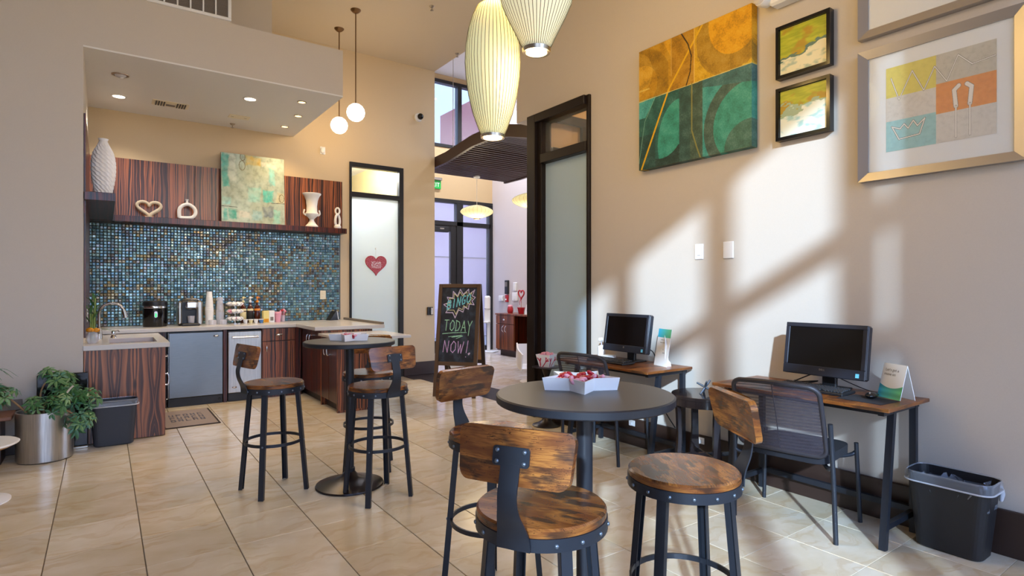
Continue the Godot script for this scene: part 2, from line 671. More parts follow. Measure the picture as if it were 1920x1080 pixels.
	mat("leaf_pale", rgb8(104, 142, 90), 0.4)
	mat("leaf_blue", rgb8(66, 116, 92), 0.4)
	for k in ["leaf", "leaf_pale", "leaf_blue"]:
		M[k].backlight_enabled = true
		M[k].backlight = Color(0.20, 0.32, 0.12)
	mat("bark", rgb8(150, 118, 82), 0.8)
	mat("soil", rgb8(40, 32, 26), 0.9)
	mat("bamboo", rgb8(120, 140, 66), 0.45)
	mat("ply_edge", rgb8(178, 132, 86), 0.5)
	mat("bench_wood", rgb8(122, 80, 56), 0.4)
	mat("sign_wood", rgb8(86, 64, 44), 0.55)
	mat("grey_panel", rgb8(120, 112, 106), 0.6)
	mat("rubber_mat", rgb8(150, 138, 134), 0.9)
	mat("mat_print", rgb8(104, 106, 122), 0.9)
	mat("mat_edge", rgb8(52, 44, 44), 0.9)
	mat("mesh_frame", rgb8(40, 38, 44), 0.5)
	mat("seat_fabric", rgb8(24, 25, 32), 0.9)
	var mesh := mat("mesh_fabric", Color(rgb8(66, 60, 70), 0.50), 0.7)
	mesh.transparency = BaseMaterial3D.TRANSPARENCY_ALPHA
	mesh.cull_mode = BaseMaterial3D.CULL_DISABLED
	mat("pen_sleeve", rgb8(120, 116, 112), 0.5)
	mat("canopy_wood", rgb8(50, 27, 22), 0.4)
	mat("canopy_back", rgb8(30, 16, 14), 0.7)
	mat("exit_green", rgb8(30, 170, 70), 0.4)
	mat("mauve_stucco", rgb8(186, 168, 178), 0.9)
	mat("red_stucco", rgb8(104, 58, 58), 0.9)
	mat("pale_stucco", rgb8(138, 142, 154), 0.9)
	mat("paving", rgb8(150, 146, 144), 0.9)
	# glass
	var g := mat("clear_glass", Color(0.85, 0.92, 0.95, 0.06), 0.02)
	g.transparency = BaseMaterial3D.TRANSPARENCY_ALPHA
	g.cull_mode = BaseMaterial3D.CULL_DISABLED
	var fg := mat("frosted_glass", rgb8(190, 216, 232), 0.35)
	fg.backlight_enabled = true
	fg.backlight = Color(1, 1, 1)
	var fg2 := mat("frosted_grey", rgb8(184, 212, 230), 0.35)
	fg2.backlight_enabled = true
	fg2.backlight = Color(0.6, 0.6, 0.6)
	var bag := mat("bag_film", Color(0.72, 0.76, 0.82, 0.20), 0.12)
	bag.transparency = BaseMaterial3D.TRANSPARENCY_ALPHA
	bag.cull_mode = BaseMaterial3D.CULL_DISABLED
	mat("bag_bunched", rgb8(196, 200, 206), 0.3)
	var ap := mat("clear_plastic", Color(0.88, 0.88, 0.92, 0.45), 0.15)
	ap.transparency = BaseMaterial3D.TRANSPARENCY_ALPHA
	ap.cull_mode = BaseMaterial3D.CULL_DISABLED
	# lamps
	glow("bubble_shade", rgb8(226, 220, 170), 0.38)
	glow("pear_shade", rgb8(226, 218, 182), 0.42)
	glow("saucer_shade", rgb8(232, 218, 160), 0.5)
	mat("shade_wire", rgb8(104, 96, 62), 0.7)
	glow("bulb_disc", rgb8(255, 244, 214), 3.0)
	glow("globe_glow", rgb8(255, 246, 232), 2.2)
	glow("downlight_glow", rgb8(255, 240, 214), 6.0)
	glow("downlight_dim", rgb8(255, 214, 150), 2.2)
	glow("daylight_panel", rgb8(226, 238, 255), 3.0)
	glow("panel_glow", rgb8(255, 238, 206), 4.0)
	glow("led_green", rgb8(60, 220, 120), 0.8)
	# mosaic: each tile carries its own tone
	var mo := mat("mosaic", Color.WHITE, 0.2, 0.4, 0.8)
	mo.vertex_color_use_as_albedo = true
	mat("mosaic_grout", rgb8(84, 94, 98), 0.8)
	make_pictures()

# ---------------------------------------------------------------- painted pictures and print

func stroke(im: Image, pts: Array, w: float, color: Color, rough := 0.0) -> void:
	for i in pts.size() - 1:
		var a: Vector2 = pts[i]
		var b: Vector2 = pts[i + 1]
		var steps: int = maxi(2, int(a.distance_to(b) / maxf(0.7, w * 0.3)))
		for k in steps + 1:
			var p := a.lerp(b, float(k) / steps)
			if rough > 0.0 and rng.randf() < rough:
				continue
			var r := w * 0.5 * (1.0 + (rng.randf() - 0.5) * rough)
			for yy in range(int(p.y - r), int(p.y + r) + 1):
				for xx in range(int(p.x - r), int(p.x + r) + 1):
					if xx >= 0 and yy >= 0 and xx < im.get_width() and yy < im.get_height() and Vector2(xx, yy).distance_to(p) <= r + 0.3:
						im.set_pixel(xx, yy, im.get_pixel(xx, yy).lerp(color, color.a))

func pic(called: String, im: Image, rough := 0.6) -> void:
	textured(called, ImageTexture.create_from_image(im), rough)

func make_pictures() -> void:
	var p1 := noise(51, 1.0, 4)
	var p2 := noise(52, 1.0, 3)
	# large canvas: ochre above, teal below
	var big := func(x: float, y: float) -> Color:
		var g := p1.get_noise_2d(x * 8.0, y * 8.0) * 0.5 + p2.get_noise_2d(x * 60.0, y * 60.0) * 0.3
		var q: Color
		if y < 0.42:
			q = rgb8(184, 136, 18)
			if Vector2(x + 0.05, (y - 0.20) * 1.0).length() < 0.19:
				q = rgb8(206, 158, 40)
			elif Vector2(x - 0.33, y - 0.0).length() < 0.02 or (x > 0.255 and x < 0.33 and y < (x - 0.255) * 1.9 + 0.02):
				q = rgb8(206, 152, 20)
			if Vector2(x - 0.02, y - 0.3).length() > 0.17 and Vector2(x - 0.02, y - 0.3).length() < 0.30 and x < 0.3:
				q = q.darkened(0.12)
			if x > 0.535:
				q = rgb8(206, 162, 26)
				if Vector2((x - 0.83) * 1.15, y - 0.13).length() < 0.315:
					q = rgb8(170, 130, 28)
				if Vector2((x - 0.87) * 1.0, (y - 0.04) * 0.8).length() < 0.21:
					q = rgb8(214, 156, 10)
				if y > 0.41 - (1.0 - x) * 0.1 and x > 0.93:
					q = rgb8(206, 170, 40)
			elif x > 0.32:
				q = rgb8(174, 126, 20)
			if x < 0.11 and y > 0.33 and y < 0.345:
				q = rgb8(220, 190, 90)
		else:
			q = rgb8(40, 122, 112)
			if x < 0.18 - (y - 0.42) * 0.75 and y < 0.57:
				q = rgb8(70, 160, 156)
			elif x < 0.40:
				q = rgb8(38, 92, 84)
				if Vector2((x - 0.40) * 1.6, (y - 0.83)).length() < 0.33 and x < 0.40:
					q = rgb8(50, 146, 128)
				if x < 0.17 and y > 0.72:
					q = rgb8(34, 72, 66)
				if Vector2((x - 0.23) * 1.0, (y - 0.74)).length() > 0.2 and y > 0.86 and x > 0.17:
					q = rgb8(34, 62, 56)
			elif x < 0.61:
				q = rgb8(46, 82, 76)
				if x > 0.50:
					q = rgb8(62, 86, 72)
			else:
				var d := Vector2(x - 0.98, (y - 0.82) * 0.95).length()
				q = rgb8(58, 148, 142) if d > 0.36 else rgb8(66, 94, 84)
				if d < 0.28:
					q = rgb8(52, 146, 128)
				if Vector2(x - 0.98, y - 0.99).length() < 0.19:
					q = rgb8(64, 110, 96)
				if y < 0.42 + 0.06 + (x - 0.61) * 0.16 and Vector2(x - 0.62, (y - 0.66)).length() > 0.18:
					q = rgb8(60, 108, 108)
		return q.lightened(clampf(g, 0.0, 0.5) * 0.35).darkened(clampf(-g, 0.0, 0.6) * 0.5)
	var im: Image = tex(384, 384, big).get_image()
	var S := 384.0
	stroke(im, [Vector2(0.025, 0.995) * S, Vector2(0.30, 0.40) * S, Vector2(0.62, -0.02) * S], 6.0, rgb8(214, 168, 16))
	stroke(im, [Vector2(0.42, 0.0) * S, Vector2(0.48, 0.10) * S, Vector2(0.51, 0.2) * S, Vector2(0.50, 0.32) * S, Vector2(0.465, 0.415) * S], 3.0, rgb8(44, 30, 16))
	stroke(im, [Vector2(0.325, 0.0) * S, Vector2(0.325, 0.30) * S], 2.0, rgb8(206, 170, 90))
	stroke(im, [Vector2(0.535, 0.0) * S, Vector2(0.535, 0.41) * S], 2.0, rgb8(226, 190, 110))
	stroke(im, [Vector2(0.0, 0.425) * S, Vector2(1.0, 0.415) * S], 2.0, rgb8(206, 190, 120))
	stroke(im, [Vector2(0.0, 0.94) * S, Vector2(0.06, 0.6) * S, Vector2(0.17, 0.42) * S], 1.6, rgb8(120, 170, 150))
	stroke(im, [Vector2(0.515, 0.42) * S, Vector2(0.515, 0.78) * S, Vector2(0.56, 0.92) * S, Vector2(0.59, 1.0) * S], 4.0, rgb8(128, 128, 70))
	pic("big_canvas_paint", im)
	# two small abstract landscapes
	for k in 2:
		var f := func(x: float, y: float) -> Color:
			var w := p2.get_noise_2d(x * 1.6 + k * 9.0, y * 3.0) * 0.22 + p2.get_noise_2d(x * 5.0, y * 14.0 + k * 5.0) * 0.05
			var line := 0.60 - x * 0.16 if k == 0 else 0.40 - x * 0.06
			var t := y + w
			var q: Color
			if t < line:
				q = rgb8(146, 158, 20).lerp(rgb8(178, 182, 40), clampf(0.5 + p2.get_noise_2d(x * 2.0 + k, y * 9.0) * 1.2, 0.0, 1.0))
				q = q.lerp(rgb8(168, 126, 20), clampf((p2.get_noise_2d(x * 1.8 + 30.0 * (k + 1), y * 2.6) - 0.05) * 2.2, 0.0, 0.8))
			elif t < line + 0.10:
				q = rgb8(70, 110, 106) if k == 0 else rgb8(150, 176, 150)
			else:
				q = rgb8(222, 218, 186) if k == 0 else rgb8(226, 234, 222)
				q = q.lerp(rgb8(140, 168, 156) if k == 0 else rgb8(140, 196, 200), clampf((p2.get_noise_2d(x * 2.4 + 50.0, y * 5.0 + k * 3.0) - 0.10) * 2.0, 0.0, 0.75))
			return q
		pic("small_art_%d" % k, tex(160, 160, f).get_image(), 0.4)
	# print with crown, zigzags and tongs in the silver frame
	var sq := func(x: float, y: float) -> Color:
		var g := p2.get_noise_2d(x * 14.0, y * 14.0) * 0.08 + p1.get_noise_2d(x * 70.0, y * 70.0) * 0.05
		var q := rgb8(214, 208, 198)
		if x < 0.485:
			if y < 0.36:
				q = rgb8(222, 206, 74)
			elif y > 0.64:
				q = rgb8(150, 200, 202)
		elif y < 0.33:
			q = rgb8(198, 190, 172)
		elif y < 0.67:
			q = rgb8(226, 142, 40)
		return q.lightened(clampf(g, 0.0, 0.3)).darkened(clampf(-g, 0.0, 0.3))
	var ar: Image = tex(448, 384, sq).get_image()
	var dk := rgb8(96, 92, 84)
	var ws := rgb8(236, 230, 220)
	var z := []
	for p in [[0.05, 0.13], [0.13, 0.40], [0.26, 0.10], [0.37, 0.36], [0.47, 0.12], [0.58, 0.32], [0.68, 0.06], [0.80, 0.20], [0.99, 0.17]]:
		z.append(Vector2(p[0] * 448, p[1] * 384))
	stroke(ar, z, 6.0, dk)
	stroke(ar, z, 3.4, ws)
	for mm in [1.0, -1.0]:
		var t := []
		for p in [[0.035, 0.40], [0.075, 0.44], [0.06, 0.62], [0.06, 0.96]]:
			t.append(Vector2((0.72 + mm * p[0]) * 448, p[1] * 384))
		stroke(ar, t.slice(0, 3), 19.0, dk)
		stroke(ar, t.slice(0, 3), 16.0, ws)
		stroke(ar, t.slice(2, 4), 8.0, dk)
		stroke(ar, t.slice(2, 4), 5.5, ws)
	var cr := []
	for p in [[0.06, 0.71], [0.14, 0.75], [0.18, 0.70], [0.22, 0.76], [0.27, 0.68], [0.31, 0.75], [0.38, 0.68], [0.33, 0.85], [0.13, 0.87], [0.06, 0.71]]:
		cr.append(Vector2(p[0] * 448, p[1] * 384))
	stroke(ar, cr, 8.0, dk)
	stroke(ar, cr, 4.5, ws)
	pic("crown_print", ar, 0.5)
	# canvas in the kitchen: patches of turquoise, grey and ochre
	var patches := [[0.0, 0.0, 0.12, 0.5, rgb8(84, 176, 160)], [0.1, 0.0, 0.24, 0.42, rgb8(196, 206, 190)], [0.36, 0.0, 0.64, 0.16, rgb8(186, 160, 84)], [0.64, 0.06, 0.88, 0.16, rgb8(216, 214, 200)], [0.74, 0.15, 0.86, 0.42, rgb8(132, 206, 204)], [0.4, 0.46, 0.62, 0.7, rgb8(150, 204, 192)], [0.64, 0.48, 0.82, 0.68, rgb8(74, 196, 184)], [0.85, 0.5, 1.0, 0.68, rgb8(206, 198, 158)], [0.0, 0.62, 0.16, 0.76, rgb8(150, 206, 200)], [0.02, 0.8, 0.10, 0.97, rgb8(76, 170, 156)], [0.10, 0.8, 0.24, 0.96, rgb8(66, 160, 140)], [0.26, 0.82, 0.46, 0.95, rgb8(208, 204, 188)], [0.46, 0.8, 0.64, 0.98, rgb8(150, 190, 190)], [0.64, 0.72, 0.82, 0.9, rgb8(118, 134, 142)], [0.80, 0.78, 0.95, 1.0, rgb8(134, 206, 188)]]
	var teal := func(x: float, y: float) -> Color:
		var q := rgb8(172, 190, 176).lerp(rgb8(160, 172, 152), clampf(0.5 + p2.get_noise_2d(x * 2.0, y * 2.0) * 1.5, 0.0, 1.0))
		var jx := x + p2.get_noise_2d(x * 4.0, y * 4.0) * 0.03 + p1.get_noise_2d(x * 16.0, y * 16.0) * 0.012
		var jy := y + p2.get_noise_2d(x * 4.0 + 40.0, y * 4.0) * 0.03 + p1.get_noise_2d(x * 16.0, y * 16.0 + 9.0) * 0.012
		for p in patches:
			var e := minf(minf(jx - p[0], p[2] - jx), minf(jy - p[1], p[3] - jy))
			q = q.lerp(p[4], clampf(e * 40.0, 0.0, 1.0) * (0.72 + 0.5 * p2.get_noise_2d(x * 7.0 + p[0] * 9.0, y * 7.0)))
		var g := p1.get_noise_2d(x * 9.0, y * 9.0) * 0.22
		return q.lightened(clampf(g, 0.0, 0.4)).darkened(clampf(-g, 0.0, 0.4))
	var ti: Image = tex(256, 288, teal).get_image()
	for rr in [[0.32, 0.16, 20.0], [0.33, 0.03, 16.0], [0.95, 0.6, 17.0]]:
		var cpts := []
		for k in 21:
			cpts.append(Vector2(rr[0] * 256 + cos(TAU * k / 20) * rr[2] * 0.6, rr[1] * 288 + sin(TAU * k / 20) * rr[2]))
		stroke(ti, cpts, 2.0, rgb8(110, 104, 80), 0.2)
	stroke(ti, [Vector2(0, 222), Vector2(60, 224)], 2.0, rgb8(70, 76, 70))
	stroke(ti, [Vector2(200, 196), Vector2(256, 194)], 2.0, rgb8(84, 90, 84))
	pic("teal_canvas_paint", ti)
	# chalkboard
	var cb := func(x: float, y: float) -> Color:
		var g := p1.get_noise_2d(x * 4.0, y * 6.0)
		return rgb8(28, 33, 42).lerp(rgb8(52, 62, 76), clampf(0.35 + g * 1.3, 0.0, 1.0))
	var bo: Image = tex(320, 540, cb).get_image()
	var lemon := Color(0.86, 0.86, 0.66, 0.75)
	var lilac := Color(0.80, 0.74, 0.86, 0.8)
	var star := []
	var star2 := []
	var rad := [[0.02, 0.22], [0.20, 0.19], [0.12, 0.12], [0.30, 0.13], [0.30, 0.04], [0.44, 0.10], [0.52, 0.01], [0.62, 0.08], [0.78, 0.01], [0.80, 0.08], [0.97, 0.02], [0.90, 0.10], [1.0, 0.12], [0.90, 0.17], [0.97, 0.22], [0.82, 0.21], [0.80, 0.28], [0.68, 0.25], [0.64, 0.32], [0.50, 0.29], [0.40, 0.40], [0.32, 0.33], [0.10, 0.33], [0.18, 0.27], [0.02, 0.22]]
	for p in rad:
		star.append(Vector2((0.04 + p[0] * 0.92) * 320, (0.01 + p[1]) * 540))
		star2.append(Vector2((0.50 + (p[0] - 0.5) * 0.76) * 320, (0.185 + (p[1] - 0.175) * 0.78) * 540))
	stroke(bo, star, 7.0, lilac, 0.15)
	stroke(bo, star2, 5.0, lemon, 0.15)
	var glyph := {
		"B": [[[0, 0], [0, 1]], [[0, 0], [0.7, 0.08], [0.75, 0.35], [0.1, 0.48], [0.85, 0.6], [0.8, 0.92], [0, 1]]],
		"I": [[[0.4, 0], [0.4, 1]]],
		"N": [[[0, 1], [0.05, 0], [0.75, 1], [0.8, 0]]],
		"G": [[[0.85, 0.12], [0.4, 0], [0.02, 0.45], [0.25, 0.98], [0.75, 0.95], [0.85, 0.55], [0.5, 0.55]]],
		"O": [[[0.45, 0], [0.05, 0.35], [0.12, 0.85], [0.5, 1], [0.9, 0.7], [0.85, 0.2], [0.45, 0]]],
		"T": [[[0, 0.03], [0.9, 0]], [[0.45, 0], [0.5, 1]]],
		"D": [[[0.08, 0], [0.08, 1]], [[0, 0], [0.7, 0.15], [0.88, 0.55], [0.6, 0.92], [0, 1]]],
		"A": [[[0, 1], [0.42, 0], [0.9, 1]], [[0.18, 0.65], [0.75, 0.62]]],
		"Y": [[[0, 0], [0.42, 0.5]], [[0.85, -0.05], [0.42, 0.5], [0.40, 1.35]]],
		"W": [[[0, 0], [0.25, 1], [0.5, 0.25], [0.72, 1], [1, 0]]],
		"!": [[[0.5, -0.1], [0.42, 0.95]], [[0.36, 1.28], [0.44, 1.3]]],
	}
	var write := func(txt: String, at: Vector2, cw: float, ch: float, rise: float, w: float, color: Color) -> void:
		for i in txt.length():
			if glyph.has(txt[i]):
				for st in glyph[txt[i]]:
					var pts := []
					for p in st:
						pts.append(at + Vector2(i * cw * 1.22 + p[0] * cw + (1.0 - p[1]) * ch * 0.10, p[1] * ch - (i + p[0]) * rise))
					stroke(bo, pts, w, color, 0.12)
	write.call("BINGO", Vector2(52, 100), 36.0, 62.0, 12.0, 9.0, Color(0.45, 0.80, 0.84, 0.9))
	write.call("TODAY", Vector2(30, 236), 44.0, 76.0, -2.0, 6.0, Color(0.62, 0.84, 0.70, 0.9))
	stroke(bo, [Vector2(22, 338), Vector2(120, 330), Vector2(240, 326)], 5.0, Color(0.62, 0.84, 0.70, 0.85), 0.15)
	stroke(bo, [Vector2(80, 360), Vector2(200, 346), Vector2(110, 362), Vector2(210, 352), Vector2(150, 372)], 4.0, Color(0.62, 0.84, 0.70, 0.8), 0.2)
	write.call("NOW!", Vector2(36, 388), 52.0, 82.0, -2.0, 6.0, Color(0.80, 0.66, 0.84, 0.9))
	stroke(bo, [Vector2(268, 478), Vector2(280, 474), Vector2(272, 484)], 9.0, Color(0.80, 0.74, 0.84, 0.9))
	pic("chalkboard_print", bo, 0.75)
	# desk cards
	var grad := func(x: float, _y: float) -> Color: return rgb8(58, 176, 214).lerp(rgb8(104, 194, 142), clampf(x * 1.1, 0.0, 1.0))
	pic("card_teal_top", tex(160, 320, func(x, y): return grad.call(x, y) if y < 0.23 else rgb8(238, 240, 240)).get_image(), 0.5)
	pic("card_teal_foot", tex(192, 224, func(x, y): return grad.call(x, y).darkened(0.1 * sin(y * 30.0)) if y > 0.60 + 0.26 * x * (1.0 - x) * 1.6 else rgb8(238, 241, 242)).get_image(), 0.5)
	# red patterned heart of the kitchen door
	var hp := func(x: float, y: float) -> Color:
		var a := p2.get_noise_2d(x * 26.0, y * 30.0)
		var q := rgb8(150, 30, 48)
		if a > 0.14:
			q = rgb8(206, 130, 142)
		if absf(y - 0.45) < 0.17 and absf(x - 0.5) < 0.24 and p1.get_noise_2d(x * 24.0, y * 10.0) > 0.02:
			q = rgb8(214, 206, 214)
		return q
	pic("heart_print", tex(128, 112, hp).get_image(), 0.6)
	# gift-box paper with a red branch
	var bx: Image = tex(96, 96, func(_x, _y): return rgb8(240, 238, 238)).get_image()
	for s in [[[34, 96], [60, 58], [84, 30]], [[60, 58], [66, 22]], [[66, 50], [90, 44]], [[10, 96], [16, 52], [6, 28]], [[16, 52], [26, 30]]]:
		var pts := []
		for p in s:
			pts.append(Vector2(p[0], p[1]))
		stroke(bx, pts, 8.0, rgb8(196, 36, 70))
	pic("branch_paper", bx, 0.5)
	# heather weave seen on the shade of an old photograph frame in the lobby
	pic("lobby_print", tex(48, 64, func(x, y): return rgb8(214, 214, 220).darkened(0.3 if absf(x - 0.5) < 0.3 and absf(y - 0.5) < 0.25 and p2.get_noise_2d(x * 20.0, y * 20.0) > 0.0 else 0.0)).get_image(), 0.5)

# ---------------------------------------------------------------- room shell

func build_room() -> void:
	var w: Material = M["wall_paint"]
	struct("wall_right", MB.new().span(Vector3(WX, 0, -4.109), Vector3(4.10, CEIL, 1.9)).span(Vector3(WX, 3.285, -5.34), Vector3(4.10, CEIL, -4.109)), w, "long beige wall on the right, bright with window light above the computer desks", "wall")
	struct("wall_left", MB.new().span(Vector3(-5.2, 0, -8.6), Vector3(-0.146, CEIL, ZK)), w, "beige wall at far left behind the planter, its edge ending at the kitchen nook", "wall")
	struct("wall_back", MB.new().span(Vector3(-0.146, 0, -8.6), Vector3(3.006, CEIL, ZB)).span(Vector3(3.879, 0, -8.6), Vector3(4.438, CEIL, ZB)).span(Vector3(3.006, 3.296, -8.6), Vector3(3.879, CEIL, ZB)), M["nook_paint"], "tan back wall behind the kitchenette with a glazed door in it", "wall")
	struct("wall_west", MB.new().span(Vector3(-5.2, 0, ZK), Vector3(-5.0, CEIL, 1.9)), w, "beige side wall out of the picture on the left", "wall")
	struct("ceiling", MB.new().span(Vector3(-5.2, CEIL, -8.6), Vector3(4.438, CEIL + 0.2, 1.9)), M["ceiling_paint"], "high cream ceiling over the lounge", "ceiling")
	# kitchen soffit and the chase above it
	struct("wall_soffit", MB.new().span(Vector3(-0.146, 3.56, ZB), Vector3(2.195, 4.068, ZK)).span(Vector3(-0.146, 4.068, ZB), Vector3(1.049, CEIL, ZK)).span(Vector3(1.049, 4.068, ZB), Vector3(1.673, CEIL, -7.4)), w, "dropped beige soffit box hanging over the kitchenette", "wall")
	struct("ceiling_soffit", MB.new().span(Vector3(-0.146, 3.545, ZB), Vector3(2.195, 3.56, ZK)), M["white_paint"], "white underside of the kitchen soffit with downlights", "ceiling")
	# window wall behind the viewer: two banks of tall glazing
	var fr := MB.new()
	var z0 := 1.7
	var z1 := 1.9
	fr.span(Vector3(-5.2, 0, z0), Vector3(-2.25, CEIL, z1))
	fr.span(Vector3(-2.25, 0, z0), Vector3(0.66, 0.12, z1))
	fr.span(Vector3(-2.25, 4.8, z0), Vector3(0.66, CEIL, z1))
	fr.span(Vector3(0.66, 0, z0), Vector3(1.25, CEIL, z1))
	fr.span(Vector3(1.25, 4.75, z0), Vector3(3.66, CEIL, z1))
	fr.span(Vector3(1.25, 0, z0), Vector3(3.66, 0.12, z1))
	fr.span(Vector3(3.66, 0, z0), Vector3(4.1, CEIL, z1))
	struct("wall_front", fr, w, "beige wall behind the viewer holding the tall windows", "wall")
	var wf := MB.new()
	for x in [-1.64, -0.63, 0.38]:
		wf.box(Vector3(x, 2.46, 1.8), Vector3(0.16, 4.68, 0.12))
	for y in [3.785, 3.02, 1.1]:
		wf.box(Vector3(-0.795, y, 1.8), Vector3(2.91, 0.13, 0.12))
	var w1 := struct("window_1", wf, M["black_frame"], "tall window wall with dark mullions behind the viewer", "window")
	obj("pane", MB.new().box(Vector3(-0.795, 2.46, 1.83), Vector3(2.91, 4.68, 0.008)), M["clear_glass"], w1)
	var wg := MB.new()
	for x in [1.28, 2.455, 3.63]:
		wg.box(Vector3(x, 2.435, 1.8), Vector3(0.06, 4.63, 0.1))
	for y in [0.15, 2.3, 4.72]:
		wg.box(Vector3(2.455, y, 1.8), Vector3(2.41, 0.06, 0.1))
	var w2 := struct("window_2", wg, M["black_frame"], "tall glazing with dark frames behind the viewer on the right", "window")
	obj("pane", MB.new().box(Vector3(2.455, 2.435, 1.83), Vector3(2.40, 4.6, 0.008)), M["clear_glass"], w2)
	# dark skirting
	struct("baseboard_right", MB.new().span(Vector3(3.835, 0.0, -4.105), Vector3(WX, 0.24, 1.7), 0.004), M["dark_wood"], "dark brown skirting along the desk wall", "skirting")
	struct("baseboard_back", MB.new().span(Vector3(3.884, 0.0, ZB), Vector3(4.45, 0.21, ZB + 0.025), 0.004), M["dark_wood"], "dark brown skirting right of the kitchen door", "skirting")
	struct("baseboard_left", MB.new().span(Vector3(-5.0, 0.0, ZK), Vector3(-0.15, 0.16, ZK + 0.02), 0.004), M["dark_wood"], "dark skirting under the left wall behind the planter", "skirting")
	# frosted door in the back wall
	var d := MB.new()
	for x in [3.022, 3.842]:
		d.box(Vector3(x, 1.648, ZB - 0.03), Vector3(0.035 if x < 3.5 else 0.074, 3.296, 0.10), 0.004)
	d.box(Vector3(3.42, 3.262, ZB - 0.03), Vector3(0.78, 0.068, 0.10), 0.004)
	d.box(Vector3(3.42, 2.815, ZB - 0.03), Vector3(0.78, 0.07, 0.10), 0.004)
	d.box(Vector3(3.42, 0.03, ZB - 0.03), Vector3(0.78, 0.06, 0.10), 0.004)
	var d1 := struct("door_1", d, M["black_frame"], "black framed frosted glass door beside the kitchenette with a heart hung on it", "door")
	obj("frosted_pane", MB.new().box(Vector3(3.42, 1.42, ZB - 0.04), Vector3(0.77, 2.73, 0.01)), M["frosted_glass"], d1)
	obj("transom_pane", MB.new().box(Vector3(3.42, 3.04, ZB - 0.04), Vector3(0.77, 0.38, 0.008)), M["clear_glass"], d1)
	# frosted door in the right wall
	var e := MB.new()
	e.span(Vector3(3.80, 0, -5.07), Vector3(3.98, 3.281, -4.93), 0.006)
	e.span(Vector3(3.84, 0, -4.93), Vector3(3.98, 3.2, -4.86), 0.003)
	e.span(Vector3(3.83, 0, -4.145), Vector3(3.98, 3.281, -4.105), 0.004)
	e.span(Vector3(3.80, 3.19, -4.93), Vector3(3.98, 3.281, -4.145), 0.006)
	e.span(Vector3(3.82, 2.74, -4.86), Vector3(3.96, 2.835, -4.145), 0.004)
	e.span(Vector3(3.84, 0, -4.86), Vector3(3.96, 0.10, -4.145), 0.004)
	var d2 := struct("door_2", e, M["bronze_frame"], "tall dark bronze framed frosted glass door at the end of the desk wall", "door")
	obj("frosted_pane", MB.new().span(Vector3(3.90, 0.10, -4.86), Vector3(3.91, 2.74, -4.145)), M["frosted_grey"], d2)
	obj("transom_pane", MB.new().span(Vector3(3.90, 2.835, -4.86), Vector3(3.908, 3.19, -4.145)), M["clear_glass"], d2)
	# office behind that door
	var o := MB.new()
	o.span(Vector3(4.10, 0, -5.12), Vector3(6.2, 4.4, -5.02)).span(Vector3(4.10, 0, -1.9), Vector3(6.2, 4.4, -1.8)).span(Vector3(6.2, 0, -5.12), Vector3(6.3, 4.4, -1.8)).span(Vector3(4.10, 4.4, -5.12), Vector3(6.3, 4.5, -1.8))
	struct("wall_office", o, M["tan_paint"], "tan office walls seen through the clear pane over the tall frosted door", "wall")
	struct("floor_office", MB.new().span(Vector3(4.10, -0.05, -5.02), Vector3(6.2, 0.0, -1.9)), M["grey_panel"], "office floor behind the frosted door", "floor")
	var of := MB.new()
	of.span(Vector3(4.10, 3.27, -5.02), Vector3(4.62, 3.37, -4.97), 0.004).span(Vector3(4.54, 2.6, -5.02), Vector3(4.62, 3.27, -4.97), 0.004).span(Vector3(4.10, 2.6, -5.02), Vector3(4.32, 2.98, -4.98), 0.004)
	struct("trim_1", of, M["bronze_frame"], "brown window trim on the office wall seen through the clear transom", "trim")
	var ol := thing("office_downlight", "small lit office downlight seen through the transom of the tall frosted door", "light", Vector3(5.1, 4.395, -4.2))
	obj("lens", MB.new().cyl(Vector3(0, -0.012, 0), 0.07, 0.012, 16), M["downlight_glow"], ol)
	obj("ring", MB.new().lathe([Vector2(0.07, -0.016), Vector2(0.10, -0.012), Vector2(0.10, 0.0)], 20), M["white_paint"], ol)
	lamp(ol, Vector3(0, -0.1, 0), Color(1.0, 0.86, 0.66), OFFICE_POWER, 0.15)
	# room behind the kitchen door
	var k := MB.new()
	k.span(Vector3(2.2, 0, -11.4), Vector3(4.1, 3.62, -11.3)).span(Vector3(2.1, 0, -11.4), Vector3(2.2, 3.62, -8.6)).span(Vector3(4.0, 0, -11.4), Vector3(4.1, 3.62, -8.6))
	struct("wall_pantry", k, M["pantry_paint"], "tan wall of the room behind the frosted kitchen door", "wall")
	struct("ceiling_pantry", MB.new().span(Vector3(2.1, 3.6, -11.4), Vector3(4.1, 3.7, -8.6)), M["white_paint"], "white ceiling of the room behind the frosted kitchen door", "ceiling")
	struct("floor_pantry", MB.new().span(Vector3(2.1, -0.05, -11.4), Vector3(4.1, 0, -8.6)), M["grey_panel"], "floor of the room behind the frosted kitchen door", "floor")
	var pl := thing("pantry_downlight", "round downlight in the room behind the frosted kitchen door", "light", Vector3(3.45, 3.595, -9.75))
	obj("lens", MB.new().cyl(Vector3(0, -0.012, 0), 0.08, 0.012, 16), M["downlight_glow"], pl)
	obj("ring", MB.new().lathe([Vector2(0.08, -0.016), Vector2(0.11, -0.012), Vector2(0.11, 0.0)], 20), M["white_paint"], pl)
	lamp(pl, Vector3(0, -0.1, 0), Color(1.0, 0.9, 0.74), PANTRY_POWER * 0.4, 0.15)
	var pp := thing("pantry_panel_light", "daylight ceiling panel in the room behind the frosted kitchen door", "light", Vector3(3.1, 3.595, -9.1))
	obj("panel", MB.new().box(Vector3(0, -0.01, 0), Vector3(0.6, 0.02, 0.6), 0.004), M["daylight_panel"], pp)
